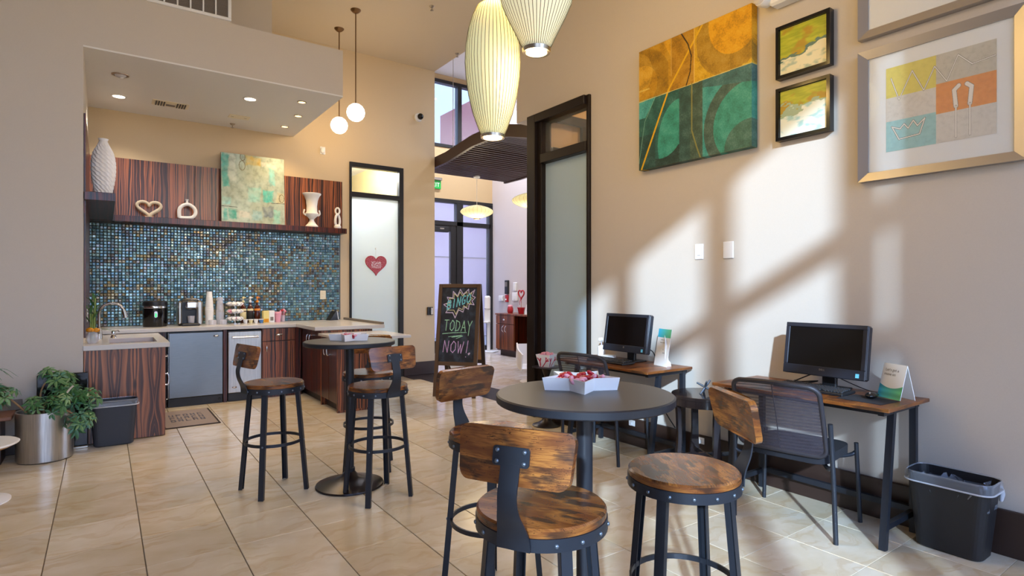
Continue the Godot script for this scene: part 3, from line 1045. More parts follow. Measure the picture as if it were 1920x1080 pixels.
	obj("frame", MB.new().box(Vector3(0, -0.006, 0.31), Vector3(0.64, 0.03, 0.02)).box(Vector3(0, -0.006, -0.31), Vector3(0.64, 0.03, 0.02)).box(Vector3(0.31, -0.006, 0), Vector3(0.02, 0.03, 0.6)).box(Vector3(-0.31, -0.006, 0), Vector3(0.02, 0.03, 0.6)), M["white_paint"], pp)
	lamp(pp, Vector3(0, -0.12, 0), Color(0.82, 0.91, 1.0), PANTRY_POWER * 1.6, 0.3)

const LOBBY_POWER := 6.0
const OFFICE_POWER := 1.0
const PANTRY_POWER := 2.4

# ---------------------------------------------------------------- floor

func build_floor() -> void:
	var fl := struct("floor", MB.new().span(Vector3(-5.0, -0.08, ZB), Vector3(WX + 0.02, -0.006, 1.7)), M["grout"], "polished beige stone tile floor of the lounge", "floor")
	struct("floor_threshold", MB.new().span(Vector3(3.985, -0.08, ZB), Vector3(4.458, 0.0, -5.0)).span(Vector3(WX + 0.02, -0.08, ZB), Vector3(3.985, -0.001, -5.0)), M["dark_stone"], "dark stone threshold strip between lounge and lobby", "floor")
	var size := 0.4218
	var meshes: Array[ArrayMesh] = []
	for k in 10:
		var mb := MB.new()
		var off := Vector2(rng.randf() * 0.74, rng.randf() * 0.74)
		mb.box(Vector3(0, -0.005, 0), Vector3(size - 0.005, 0.010, size - 0.005), 0.0016)
		for i in mb.u.size():
			mb.u[i] = off + Vector2((mb.v[i].x / size + 0.5) * 0.25, (mb.v[i].z / size + 0.5) * 0.25)
		meshes.append(mb.commit())
	var mats: Array[StandardMaterial3D] = []
	for k in 4:
		var m: StandardMaterial3D = M["travertine"].duplicate()
		m.albedo_color = [Color(1, 1, 1), Color(0.965, 0.96, 0.95), Color(0.985, 0.965, 0.93), Color(0.94, 0.925, 0.90)][k]
		mats.append(m)
	var spots := []
	var fwd := Vector3(sin(deg_to_rad(35.4)), 0, -cos(deg_to_rad(35.4)))
	var right := Vector3(cos(deg_to_rad(35.4)), 0, sin(deg_to_rad(35.4)))
	for i in range(-12, 9):
		for j in range(-13, 7):
			var c := Vector3(0.175 + (i + 0.5) * size, 0, -3.415 + (j + 0.5) * size * 0.9915)
			if c.x - size * 0.5 < -5.0 or c.x + size * 0.5 > 3.99 or c.z - size * 0.5 < ZB + 0.1 or c.z + size * 0.5 > 1.7:
				continue
			var t := c.dot(fwd)
			var l := c.dot(right)
			var seen_ := t > 1.5 and absf(l) < t * 0.891 + 0.35
			spots.append([t if seen_ else 100.0 + absf(t), c])
	spots.sort_custom(func(a, b): return a[0] < b[0])
	var rest := MB.new()
	for k in spots.size():
		var c: Vector3 = spots[k][1]
		if spots[k][0] < 100.0 and k < 298:
			put("floor_tile", meshes[rng.randi() % 10], mats[rng.randi() % 4], fl, Transform3D(Basis(), c))
		else:
			var at := rest.v.size()
			rest.box(c + Vector3(0, -0.005, 0), Vector3(size - 0.005, 0.010, size - 0.005), 0.0016)
			var off := Vector2(rng.randf() * 0.74, rng.randf() * 0.74)
			for i in range(at, rest.v.size()):
				rest.u[i] = off + Vector2(((rest.v[i].x - c.x) / size + 0.5) * 0.25, ((rest.v[i].z - c.z) / size + 0.5) * 0.25)
	var r := obj("floor_tiles", rest, M["travertine"], fl)
	r.set_meta("kind", "stuff")

# ---------------------------------------------------------------- lobby beyond the opening

func build_lobby() -> void:
	var zf := -10.98
	var p: Material = M["lobby_paint"]
	var fw := MB.new()
	fw.span(Vector3(4.3, 3.33, zf - 0.2), Vector3(7.45, 4.44, zf)).span(Vector3(4.3, 5.89, zf - 0.2), Vector3(7.45, 6.2, zf)).span(Vector3(7.26, 0, zf - 0.2), Vector3(7.45, 6.2, zf)).span(Vector3(4.3, 0, zf - 0.2), Vector3(5.0, 6.2, zf))
	struct("wall_lobby_back", fw, M["tan_paint"], "tan strip of lobby wall between the glass entrance and the high windows", "wall")
	struct("wall_lobby_side", MB.new().span(Vector3(7.25, 0, zf), Vector3(7.45, 6.2, -6.6)).span(Vector3(7.25, 5.6, -6.6), Vector3(7.45, 6.2, -2.5)).span(Vector3(6.3, 0, -2.7), Vector3(7.25, 6.2, -2.5)).span(Vector3(4.1, 4.5, -5.1), Vector3(6.3, 6.2, -5.0)), p, "pale lilac lobby wall behind the low cabinet", "wall")
	struct("wall_lobby_west", MB.new().span(Vector3(4.1, 0, zf - 0.2), Vector3(4.438, 6.2, -8.6)), p, "lobby side wall hidden behind the end of the back wall", "wall")
	struct("ceiling_lobby", MB.new().span(Vector3(4.1, 6.0, zf - 0.2), Vector3(7.45, 6.2, -2.5)).span(Vector3(4.1, CEIL + 0.2, -8.6), Vector3(4.438, 6.0, -5.0)), M["white_paint"], "high white lobby ceiling past the edge of the lounge ceiling", "ceiling")
	var lf := struct("floor_lobby", MB.new().span(Vector3(4.458, -0.08, zf - 0.2), Vector3(7.25, -0.006, -5.0)).span(Vector3(6.3, -0.08, -5.0), Vector3(7.25, -0.006, -2.5)), M["grout"], "grey polished stone floor of the lobby", "floor")
	var lt := MB.new()
	for i in 5:
		for j in 10:
			var c := Vector3(4.458 + (i + 0.5) * 0.558, -0.005, zf + (j + 0.5) * 0.598)
			var at := lt.v.size()
			lt.box(c, Vector3(0.553, 0.010, 0.593), 0.002)
			var off := Vector2(rng.randf() * 0.6, rng.randf() * 0.6)
			for q in range(at, lt.v.size()):
				lt.u[q] = off + Vector2((lt.v[q].x - c.x + 0.28) * 0.6, (lt.v[q].z - c.z + 0.3) * 0.6)
	obj("floor_tiles", lt, M["lobby_stone"], lf).set_meta("kind", "stuff")
	# glass entrance
	var k: Material = M["black_frame"]
	var sf := MB.new()
	sf.span(Vector3(5.0, 3.25, zf - 0.12), Vector3(7.26, 3.33, zf + 0.02), 0.004)
	sf.span(Vector3(5.0, 2.755, zf - 0.12), Vector3(7.2, 2.85, zf + 0.02), 0.004)
	sf.span(Vector3(7.16, 0, zf - 0.12), Vector3(7.26, 3.25, zf + 0.02), 0.004)
	sf.span(Vector3(6.31, 0, zf - 0.12), Vector3(6.47, 3.25, zf + 0.02), 0.004)
	sf.span(Vector3(5.0, 0, zf - 0.12), Vector3(5.1, 3.25, zf + 0.02), 0.004)
	sf.span(Vector3(6.47, 0, zf - 0.12), Vector3(7.16, 0.10, zf + 0.02), 0.004)
	var st := struct("door_3", sf, k, "black framed glass lobby entrance at the far end with door and sidelight", "door")
	obj("sidelight_pane", MB.new().span(Vector3(6.47, 0.1, zf - 0.05), Vector3(7.16, 2.755, zf - 0.042)), M["clear_glass"], st)
	obj("transom_pane", MB.new().span(Vector3(6.47, 2.85, zf - 0.05), Vector3(7.16, 3.25, zf - 0.042)), M["clear_glass"], st)
	obj("transom_pane", MB.new().span(Vector3(5.1, 2.85, zf - 0.05), Vector3(6.31, 3.25, zf - 0.042)), M["clear_glass"], st)
	var lv := MB.new()
	lv.span(Vector3(6.17, 0, zf - 0.09), Vector3(6.31, 2.755, zf), 0.004).span(Vector3(5.1, 0, zf - 0.09), Vector3(5.22, 2.755, zf), 0.004).span(Vector3(5.22, 2.63, zf - 0.09), Vector3(6.17, 2.755, zf), 0.004).span(Vector3(5.22, 0, zf - 0.09), Vector3(6.17, 0.26, zf), 0.004)
	var leaf := obj("door_leaf", lv, k, st)
	obj("door_pane", MB.new().span(Vector3(5.22, 0.26, zf - 0.05), Vector3(6.17, 2.63, zf - 0.042)), M["clear_glass"], leaf)
	var cl := obj("door_closer", MB.new().span(Vector3(5.55, 2.60, zf), Vector3(6.08, 2.72, zf + 0.08), 0.01), M["black_plastic"], st)
	obj("closer_tag", MB.new().span(Vector3(5.86, 2.66, zf + 0.08), Vector3(5.96, 2.69, zf + 0.084)), M["nickel"], cl)
	obj("push_bar", MB.new().tube([Vector3(6.13, 0.95, zf + 0.05), Vector3(6.13, 1.5, zf + 0.05)], 0.016, 10), M["nickel"], st)
	var ew := MB.new()
	for z in [-6.57, -4.55, -2.73]:
		ew.box(Vector3(7.35, 2.8, z), Vector3(0.1, 5.6, 0.06))
	for y in [0.03, 2.6, 5.57]:
		ew.box(Vector3(7.35, y, -4.65), Vector3(0.1, 0.06, 3.9))
	var w4 := struct("window_4", ew, k, "tall lobby window out of the picture on the right", "window")
	obj("pane", MB.new().box(Vector3(7.36, 2.8, -4.65), Vector3(0.008, 5.6, 3.86)), M["clear_glass"], w4)
	# high windows
	var hw := MB.new()
	hw.span(Vector3(5.0, 5.82, zf - 0.12), Vector3(7.26, 5.89, zf + 0.02), 0.004).span(Vector3(5.0, 4.44, zf - 0.12), Vector3(7.26, 4.51, zf + 0.02), 0.004)
	for x in [5.05, 6.385, 7.2]:
		hw.span(Vector3(x - 0.05, 4.51, zf - 0.12), Vector3(x + 0.05, 5.82, zf + 0.02), 0.004)
	var h := struct("window_3", hw, k, "high lobby windows looking out on pink and white walls", "window")
	for s in [[5.1, 6.335], [6.435, 7.15]]:
		obj("pane", MB.new().span(Vector3(s[0], 4.51, zf - 0.05), Vector3(s[1], 5.82, zf - 0.042)), M["clear_glass"], h)
	# courtyard outside
	struct("ground", MB.new().span(Vector3(-2, -0.1, -22), Vector3(22, -0.02, zf - 0.2)), M["paving"], "pale paving outside the lobby door", "ground")
	struct("wall_courtyard", MB.new().span(Vector3(-2, 0, -14.6), Vector3(9.9, 4.3, -14.3)), M["mauve_stucco"], "mauve plastered courtyard wall outside the lobby glass", "wall")
	obj("coping", MB.new().box(Vector3(4.0, 2.28, -14.29), Vector3(11.6, 0.012, 0.02)), M["grey_panel"], get_node("wall_courtyard"))
	var rb := MB.new()
	rb.span(Vector3(9.9, 0, -18.4), Vector3(10.3, 7.6, -11.3))
	var red := struct("wall_terrace", rb, M["red_stucco"], "terracotta red wall seen through the high lobby windows", "wall")
	obj("wall_joint", MB.new().box(Vector3(9.895, 6.0, -15.3), Vector3(0.02, 3.2, 0.025)), M["black_frame"], red)
	struct("wall_neighbour", MB.new().span(Vector3(-2, 0, -21), Vector3(22, 10.3, -20.5)), M["pale_stucco"], "pale neighbouring wall beyond the terracotta wall", "wall")
	var gp := obj("window_panel", MB.new().span(Vector3(6.4, 3.0, -14.3), Vector3(6.95, 4.2, -14.26)), M["grey_panel"], get_node("wall_courtyard"))
	gp.set_meta("label", "grey panel high on the courtyard wall")
	# arched slatted canopy
	var prof := [[-9.0, 3.385], [-8.5, 3.385], [-8.1, 3.40], [-7.7, 3.45], [-7.3, 3.50], [-6.9, 3.505], [-6.41, 3.455], [-5.93, 3.34], [-5.45, 3.16]]
	var cv := Curve2D.new()
	for i in prof.size():
		var a: Array = prof[maxi(i - 1, 0)]
		var b: Array = prof[mini(i + 1, prof.size() - 1)]
		var t := Vector2(b[0] - a[0], b[1] - a[1]) / 6.0
		cv.add_point(Vector2(prof[i][0], prof[i][1]), -t, t)
	var ca := thing("slatted_canopy", "arched dark wood slatted canopy hanging in the lobby opening", "canopy", Vector3(4.45, 0, 0))
	var n := 44
	var along := cv.get_baked_length()
	var arc := []
	for i in n + 1:
		arc.append(cv.sample_baked(along * i / n))
	var faces := [MB.new(), MB.new()]
	for i in n:
		var a: Vector2 = arc[i]
		var b: Vector2 = arc[i + 1]
		for sd in 2:
			var xx := 1.75 * sd
			var face: MB = faces[sd]
			face.flat(Vector3(xx, a.y, a.x), Vector3(xx, b.y, b.x), Vector3(xx, b.y + 0.17, b.x), Vector3(xx, a.y + 0.17, a.x), Vector3.LEFT)
			face.flat(Vector3(xx + 0.05, a.y, a.x), Vector3(xx + 0.05, b.y, b.x), Vector3(xx + 0.05, b.y + 0.17, b.x), Vector3(xx + 0.05, a.y + 0.17, a.x), Vector3.RIGHT)
			face.flat(Vector3(xx, a.y, a.x), Vector3(xx, b.y, b.x), Vector3(xx + 0.05, b.y, b.x), Vector3(xx + 0.05, a.y, a.x), Vector3.DOWN)
			face.flat(Vector3(xx, a.y + 0.17, a.x), Vector3(xx, b.y + 0.17, b.x), Vector3(xx + 0.05, b.y + 0.17, b.x), Vector3(xx + 0.05, a.y + 0.17, a.x), Vector3.UP)
	obj("fascia", faces[0], M["canopy_wood"], ca)
	obj("fascia", faces[1], M["canopy_wood"], ca)
	var sl := MB.new().box(Vector3(0.9, 0, 0), Vector3(1.7, 0.07, 0.040), 0.003).commit()
	for i in n + 1:
		if i == 0 or i == n:
			continue
		var a: Vector2 = arc[i]
		put("slat", sl, M["canopy_wood"], ca, Transform3D(Basis(), Vector3(0, a.y + 0.05, a.x)))
	var rod := MB.new()
	for q in [[0.2, -8.2], [1.6, -8.2], [0.2, -6.4], [1.6, -6.4]]:
		rod.tube([Vector3(q[0], 3.6, q[1]), Vector3(q[0], 6.0, q[1])], 0.006, 6)
	obj("cross_beam", MB.new().bar(arc.map(func(p): return Vector3(0.6, p.y + 0.12, p.x)), Vector3.RIGHT, 0.05, 0.06), M["canopy_wood"], ca)
	obj("cross_beam", MB.new().bar(arc.map(func(p): return Vector3(1.2, p.y + 0.12, p.x)), Vector3.RIGHT, 0.05, 0.06), M["canopy_wood"], ca)
	obj("hanger_rods", rod, M["nickel"], ca)
	# saucer lamps
	saucer(Vector3(5.453, 2.766, -8.761), 3.40, "pale saucer shaped lobby lamp hanging in front of the glass entrance")
	saucer(Vector3(5.337, 2.739, -7.003), 3.51, "pale saucer shaped lobby lamp half hidden by the tall bronze door frame")
	for q in [Vector3(6.5, 5.995, -9.6), Vector3(6.5, 5.995, -7.4), Vector3(5.6, 5.995, -9.6)]:
		var ld := thing("lobby_downlight", "recessed downlight in the lobby ceiling " + ("by the glass entrance near the side wall" if q.z < -9.0 and q.x > 6.0 else "over the low cabinet" if q.x > 6.0 else "right before the glass entrance door"), "light", q, 0, "lobby ceiling downlights")
		obj("lens", MB.new().cyl(Vector3(0, -0.012, 0), 0.10, 0.012, 20), M["downlight_glow"], ld)
		obj("ring", MB.new().lathe([Vector2(0.10, -0.016), Vector2(0.13, -0.012), Vector2(0.13, 0.0)], 24), M["white_paint"], ld)
		lamp(ld, Vector3(0, -0.05, 0), Color(0.95, 0.96, 1.0), LOBBY_POWER, 0.1, 70.0)
	# exit sign
	var ex := thing("exit_sign", "green exit sign over the glass lobby entrance at the wall edge", "sign", Vector3(5.745, 3.53, zf))
	obj("housing", MB.new().box(Vector3(0, 0.20, 0.04), Vector3(0.34, 0.06, 0.08), 0.006), M["nickel"], ex)
	obj("face", MB.new().box(Vector3(0, 0.08, 0.03), Vector3(0.32, 0.18, 0.025), 0.004), M["exit_green"], ex)
	var tm := TextMesh.new()
	tm.text = "EXIT"
	tm.font_size = 32
	tm.pixel_size = 0.0038
	tm.depth = 0.004
	var tx := MeshInstance3D.new()
	tx.name = "lettering"
	tx.mesh = tm
	tx.position = Vector3(0, 0.08, 0.045)
	tm.material = M["white_matte"]
	ex.add_child(tx, true)
	# low cabinet with open side
	var cb := thing("lobby_credenza", "low striped wood cabinet with an open bay against the lobby wall", "cabinet", Vector3(6.72, 0, -9.2))
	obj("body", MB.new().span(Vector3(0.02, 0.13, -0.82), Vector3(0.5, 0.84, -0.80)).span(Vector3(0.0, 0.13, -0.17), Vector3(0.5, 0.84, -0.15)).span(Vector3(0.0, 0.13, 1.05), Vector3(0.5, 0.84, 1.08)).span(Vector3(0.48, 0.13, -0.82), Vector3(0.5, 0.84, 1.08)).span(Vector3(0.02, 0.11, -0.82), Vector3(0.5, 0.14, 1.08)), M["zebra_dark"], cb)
	obj("top", MB.new().span(Vector3(-0.02, 0.84, -0.84), Vector3(0.51, 0.875, 1.10), 0.004), M["zebra"], cb)
	obj("plinth", MB.new().span(Vector3(0.08, 0.0, -0.78), Vector3(0.48, 0.11, 1.05)), M["dark_wood"], cb)
	for s in [-0.81, -0.485]:
		var dd := obj("door", MB.new().span(Vector3(-0.02, 0.14, s), Vector3(0.0, 0.655, s + 0.315), 0.003), M["zebra"], cb)
		obj("handle", MB.new().tube(smooth_path([Vector3(-0.02, 0.50, s + (0.27 if s < -0.6 else 0.045)), Vector3(-0.05, 0.53, s + (0.27 if s < -0.6 else 0.045)), Vector3(-0.05, 0.59, s + (0.27 if s < -0.6 else 0.045)), Vector3(-0.02, 0.62, s + (0.27 if s < -0.6 else 0.045))]), 0.008, 8), M["chrome"], dd)
	var dw := obj("drawer", MB.new().span(Vector3(-0.02, 0.665, -0.81), Vector3(0.0, 0.835, -0.17), 0.003), M["zebra"], cb)
	obj("knob", MB.new().ball(Vector3(-0.04, 0.75, -0.49), Vector3(0.02, 0.018, 0.035)), M["chrome"], dw)
	# things on and round the cabinet
	var hj := thing("red_jar", "small red lidded jar standing on the lobby cabinet", "jar", Vector3(6.92, 0.875, -9.80))
	obj("body", MB.new().lathe([Vector2(0, 0), Vector2(0.05, 0), Vector2(0.065, 0.04), Vector2(0.06, 0.11), Vector2(0.045, 0.13), Vector2(0, 0.13)], 16), M["red"], hj)
	obj("lid", MB.new().lathe([Vector2(0.05, 0.13), Vector2(0.055, 0.14), Vector2(0.05, 0.165), Vector2(0, 0.175)], 16), M["pink"], hj)
	var tp := thing("heart_topiary", "red heart on a stick in a small red pot on the lobby cabinet", "decoration", Vector3(6.93, 0.875, -9.43), -90)
	obj("pot", MB.new().lathe([Vector2(0, 0), Vector2(0.055, 0), Vector2(0.075, 0.11), Vector2(0.08, 0.11), Vector2(0.08, 0.13), Vector2(0, 0.13)], 16), M["red_gloss"], tp)
	obj("stick", MB.new().tube([Vector3(0, 0.12, 0), Vector3(0, 0.3, 0)], 0.006, 6), M["ply_edge"], tp)
	var hp := []
	for i in 28:
		var a := TAU * i / 28
		hp.append(Vector3(0.0062 * 16 * pow(sin(a), 3), 0.40 + 0.0062 * (13 * cos(a) - 5 * cos(2 * a) - 2 * cos(3 * a) - cos(4 * a)), 0))
	obj("heart", MB.new().tube(hp, 0.015, 8, true), M["red"], tp)
	obj("ribbon", MB.new().bar([Vector3(-0.005, 0.29, 0.01), Vector3(-0.03, 0.24, 0.02), Vector3(-0.02, 0.18, 0.02)], Vector3(1, 0, 0), 0.014, 0.002).bar([Vector3(0.005, 0.29, 0.01), Vector3(0.025, 0.22, 0.02)], Vector3(1, 0, 0), 0.014, 0.002), M["red"], tp)
	var wc := thing("small_card", "small white printed card standing at the near end of the lobby cabinet", "card", Vector3(6.85, 0.875, -9.12), -90)
	obj("sheet", MB.new().with(spin(Vector3.RIGHT, -12)).box(Vector3(0, 0.10, 0), Vector3(0.16, 0.2, 0.004)), M["white_matte"], wc)
	obj("print", card_face(), M["lobby_print"], wc)
	var sb := thing("starburst", "spiky bronze starburst ornament in the open bay of the lobby cabinet", "ornament", Vector3(6.93, 0.30, -9.0))
	var sp := MB.new()
	for i in 46:
		var y := 1.0 - 2.0 * (i + 0.5) / 46
		var a := i * 2.39996
		var dir := Vector3(sqrt(1 - y * y) * cos(a), y, sqrt(1 - y * y) * sin(a))
		sp.tube([dir * 0.02, dir * 0.155], [0.005, 0.003], 5)
	obj("spikes", sp, M["bronze_gold"], sb)
	obj("core", MB.new().ball(Vector3.ZERO, Vector3(0.03, 0.03, 0.03)), M["bronze_gold"], sb)
	# wall fittings
	for f in [["wall_switch", "white double switch plate on the lobby wall nearest the entrance", "switch", -10.58, 1.17, 0.15, 0.12, "white_plastic"], ["fire_alarm", "small red alarm pull beside the white switch plate in the lobby", "alarm", -10.36, 1.17, 0.08, 0.16, "red"], ["keypad", "dark tall keypad high on the lobby wall left of the thermostat", "keypad", -10.36, 1.42, 0.12, 0.30, "black_plastic"], ["thermostat", "pale grey thermostat on the lobby wall right of the dark keypad", "thermostat", -10.05, 1.43, 0.10, 0.18, "white_plastic"], ["control_box", "square white control box below the lobby thermostat", "box", -10.05, 1.215, 0.17, 0.18, "white_plastic"]]:
		var q := thing(f[0], f[1], f[2], Vector3(7.25, f[4], f[3]), -90)
		obj("body", MB.new().box(Vector3(0, 0, 0.025), Vector3(f[5], f[6], 0.05), 0.008), M[f[7]], q)
		if f[0] == "wall_switch":
			obj("toggle", MB.new().box(Vector3(-0.03, 0, 0.054), Vector3(0.02, 0.05, 0.01), 0.003), M["white_matte"], q)
			obj("toggle", MB.new().box(Vector3(0.03, 0, 0.054), Vector3(0.02, 0.05, 0.01), 0.003), M["white_matte"], q)
		elif f[0] == "keypad":
			obj("screen", MB.new().box(Vector3(0, 0.06, 0.052), Vector3(0.09, 0.10, 0.006), 0.002), M["grey_panel"], q)
		elif f[0] == "fire_alarm":
			obj("handle", MB.new().box(Vector3(0, -0.02, 0.055), Vector3(0.05, 0.03, 0.015), 0.003), M["white_plastic"], q)
		else:
			obj("face_plate", MB.new().box(Vector3(0, -0.02, 0.053), Vector3(f[5] * 0.6, f[6] * 0.4, 0.006), 0.002), M["white_matte"], q)
	var fn := thing("framed_notice", "thin framed white notice on the lobby wall beside the bronze door frame", "picture", Vector3(7.25, 1.35, -9.36), -90)
	obj("frame", MB.new().box(Vector3(0, 0, 0.015), Vector3(0.38, 0.44, 0.03), 0.004), M["black_frame"], fn)
	obj("sheet", MB.new().box(Vector3(0, 0, 0.032), Vector3(0.34, 0.40, 0.004)), M["lobby_print"], fn)
	# sanitiser stand
	var ss := thing("sanitizer_stand", "slim white hand sanitizer stand beside the lobby cabinet", "stand", Vector3(6.86, 0, -10.55), -60)
	obj("base", MB.new().box(Vector3(0, 0.012, 0), Vector3(0.36, 0.024, 0.30), 0.008), M["white_plastic"], ss)
	obj("pole", MB.new().box(Vector3(0, 0.50, -0.02), Vector3(0.07, 0.96, 0.04), 0.006), M["white_plastic"], ss)
	obj("drip_tray", MB.new().box(Vector3(0, 0.78, 0.04), Vector3(0.14, 0.30, 0.03), 0.006).box(Vector3(0, 0.66, 0.09), Vector3(0.14, 0.02, 0.10), 0.006), M["white_matte"], ss)
	obj("dispenser", MB.new().box(Vector3(0, 1.08, 0.04), Vector3(0.13, 0.30, 0.10), 0.03), M["white_ceramic"], ss)
	# moulded white chair past the door frame
	var wt := thing("moulded_chair", "glossy white moulded chair cut off by the tall bronze door frame", "chair", Vector3(5.28, 0, -6.85), -25)
	var shell := MB.new()
	shell.bar(smooth_path([Vector3(0, 0.545, -0.22), Vector3(0, 0.40, -0.20), Vector3(0, 0.24, -0.15), Vector3(0, 0.20, 0.0), Vector3(0, 0.21, 0.22)], 8), Vector3.RIGHT, 0.46, 0.02)
	for s in [-1.0, 1.0]:
		shell.bar(smooth_path([Vector3(s * 0.23, 0.30, 0.2), Vector3(s * 0.25, 0.36, 0.0), Vector3(s * 0.23, 0.45, -0.2)], 6), Vector3.UP, 0.26, 0.02)
	obj("shell", shell, M["white_ceramic"], wt)
	obj("pedestal", MB.new().lathe([Vector2(0, 0), Vector2(0.22, 0), Vector2(0.2, 0.015), Vector2(0.05, 0.06), Vector2(0.04, 0.2), Vector2(0, 0.2)], 20), M["white_ceramic"], wt)

func card_face() -> MB:
	var m := MB.new()
	m.xf = spin(Vector3.RIGHT, -12)
	m.quad(Vector3(-0.06, 0.03, 0.003), Vector3(0.06, 0.03, 0.003), Vector3(0.06, 0.18, 0.003), Vector3(-0.06, 0.18, 0.003), Vector3(0, 0, 1))
	return m

func saucer(at: Vector3, top: float, label: String) -> void:
	var s := thing("saucer_lamp", label, "pendant lamp", at, 0, "saucer lamps of the lobby")
	var prof := []
	for i in 17:
		var q := -1.0 + i / 8.0
		prof.append(Vector2(0.05 + 0.245 * (1.0 - pow(absf(q), 1.9)), 0.13 * q * (1.0 - 0.10 * absf(q))))
	obj("shade", MB.new().lathe(prof, 36), M["saucer_shade"], s)
	var wr := MB.new()
	for k in 24:
		var a := TAU * k / 24
		var pth := []
		for p in prof:
			pth.append(Vector3(cos(a) * (p.x + 0.0005), p.y, sin(a) * (p.x + 0.0005)))
		wr.tube(pth, 0.0016, 4)
	obj("wire_ribs", wr, M["shade_wire"], s)
	obj("bottom_ring", MB.new().lathe([Vector2(0.05, -0.132), Vector2(0.06, -0.136), Vector2(0.06, -0.120)], 20), M["nickel"], s)
	obj("cord", MB.new().tube([Vector3(0, 0.12, 0), Vector3(0, top - at.y, 0)], 0.004, 6), M["white_plastic"], s)
	obj("ceiling_cup", MB.new().cyl(Vector3(0, top - at.y - 0.03, 0), 0.06, 0.03, 16, 0.006), M["white_plastic"], s)
	lamp(s, Vector3(0, -0.2, 0), Color(1.0, 0.9, 0.72), 0.5, 0.2)

# ---------------------------------------------------------------- kitchenette

func pull(parent: Node, a: Vector3, b: Vector3, out: Vector3) -> void:
	obj("handle", MB.new().tube(smooth_path([a, a + out, a.lerp(b, 0.5) + out * 1.25, b + out, b]), 0.008, 8), M["chrome"], parent)

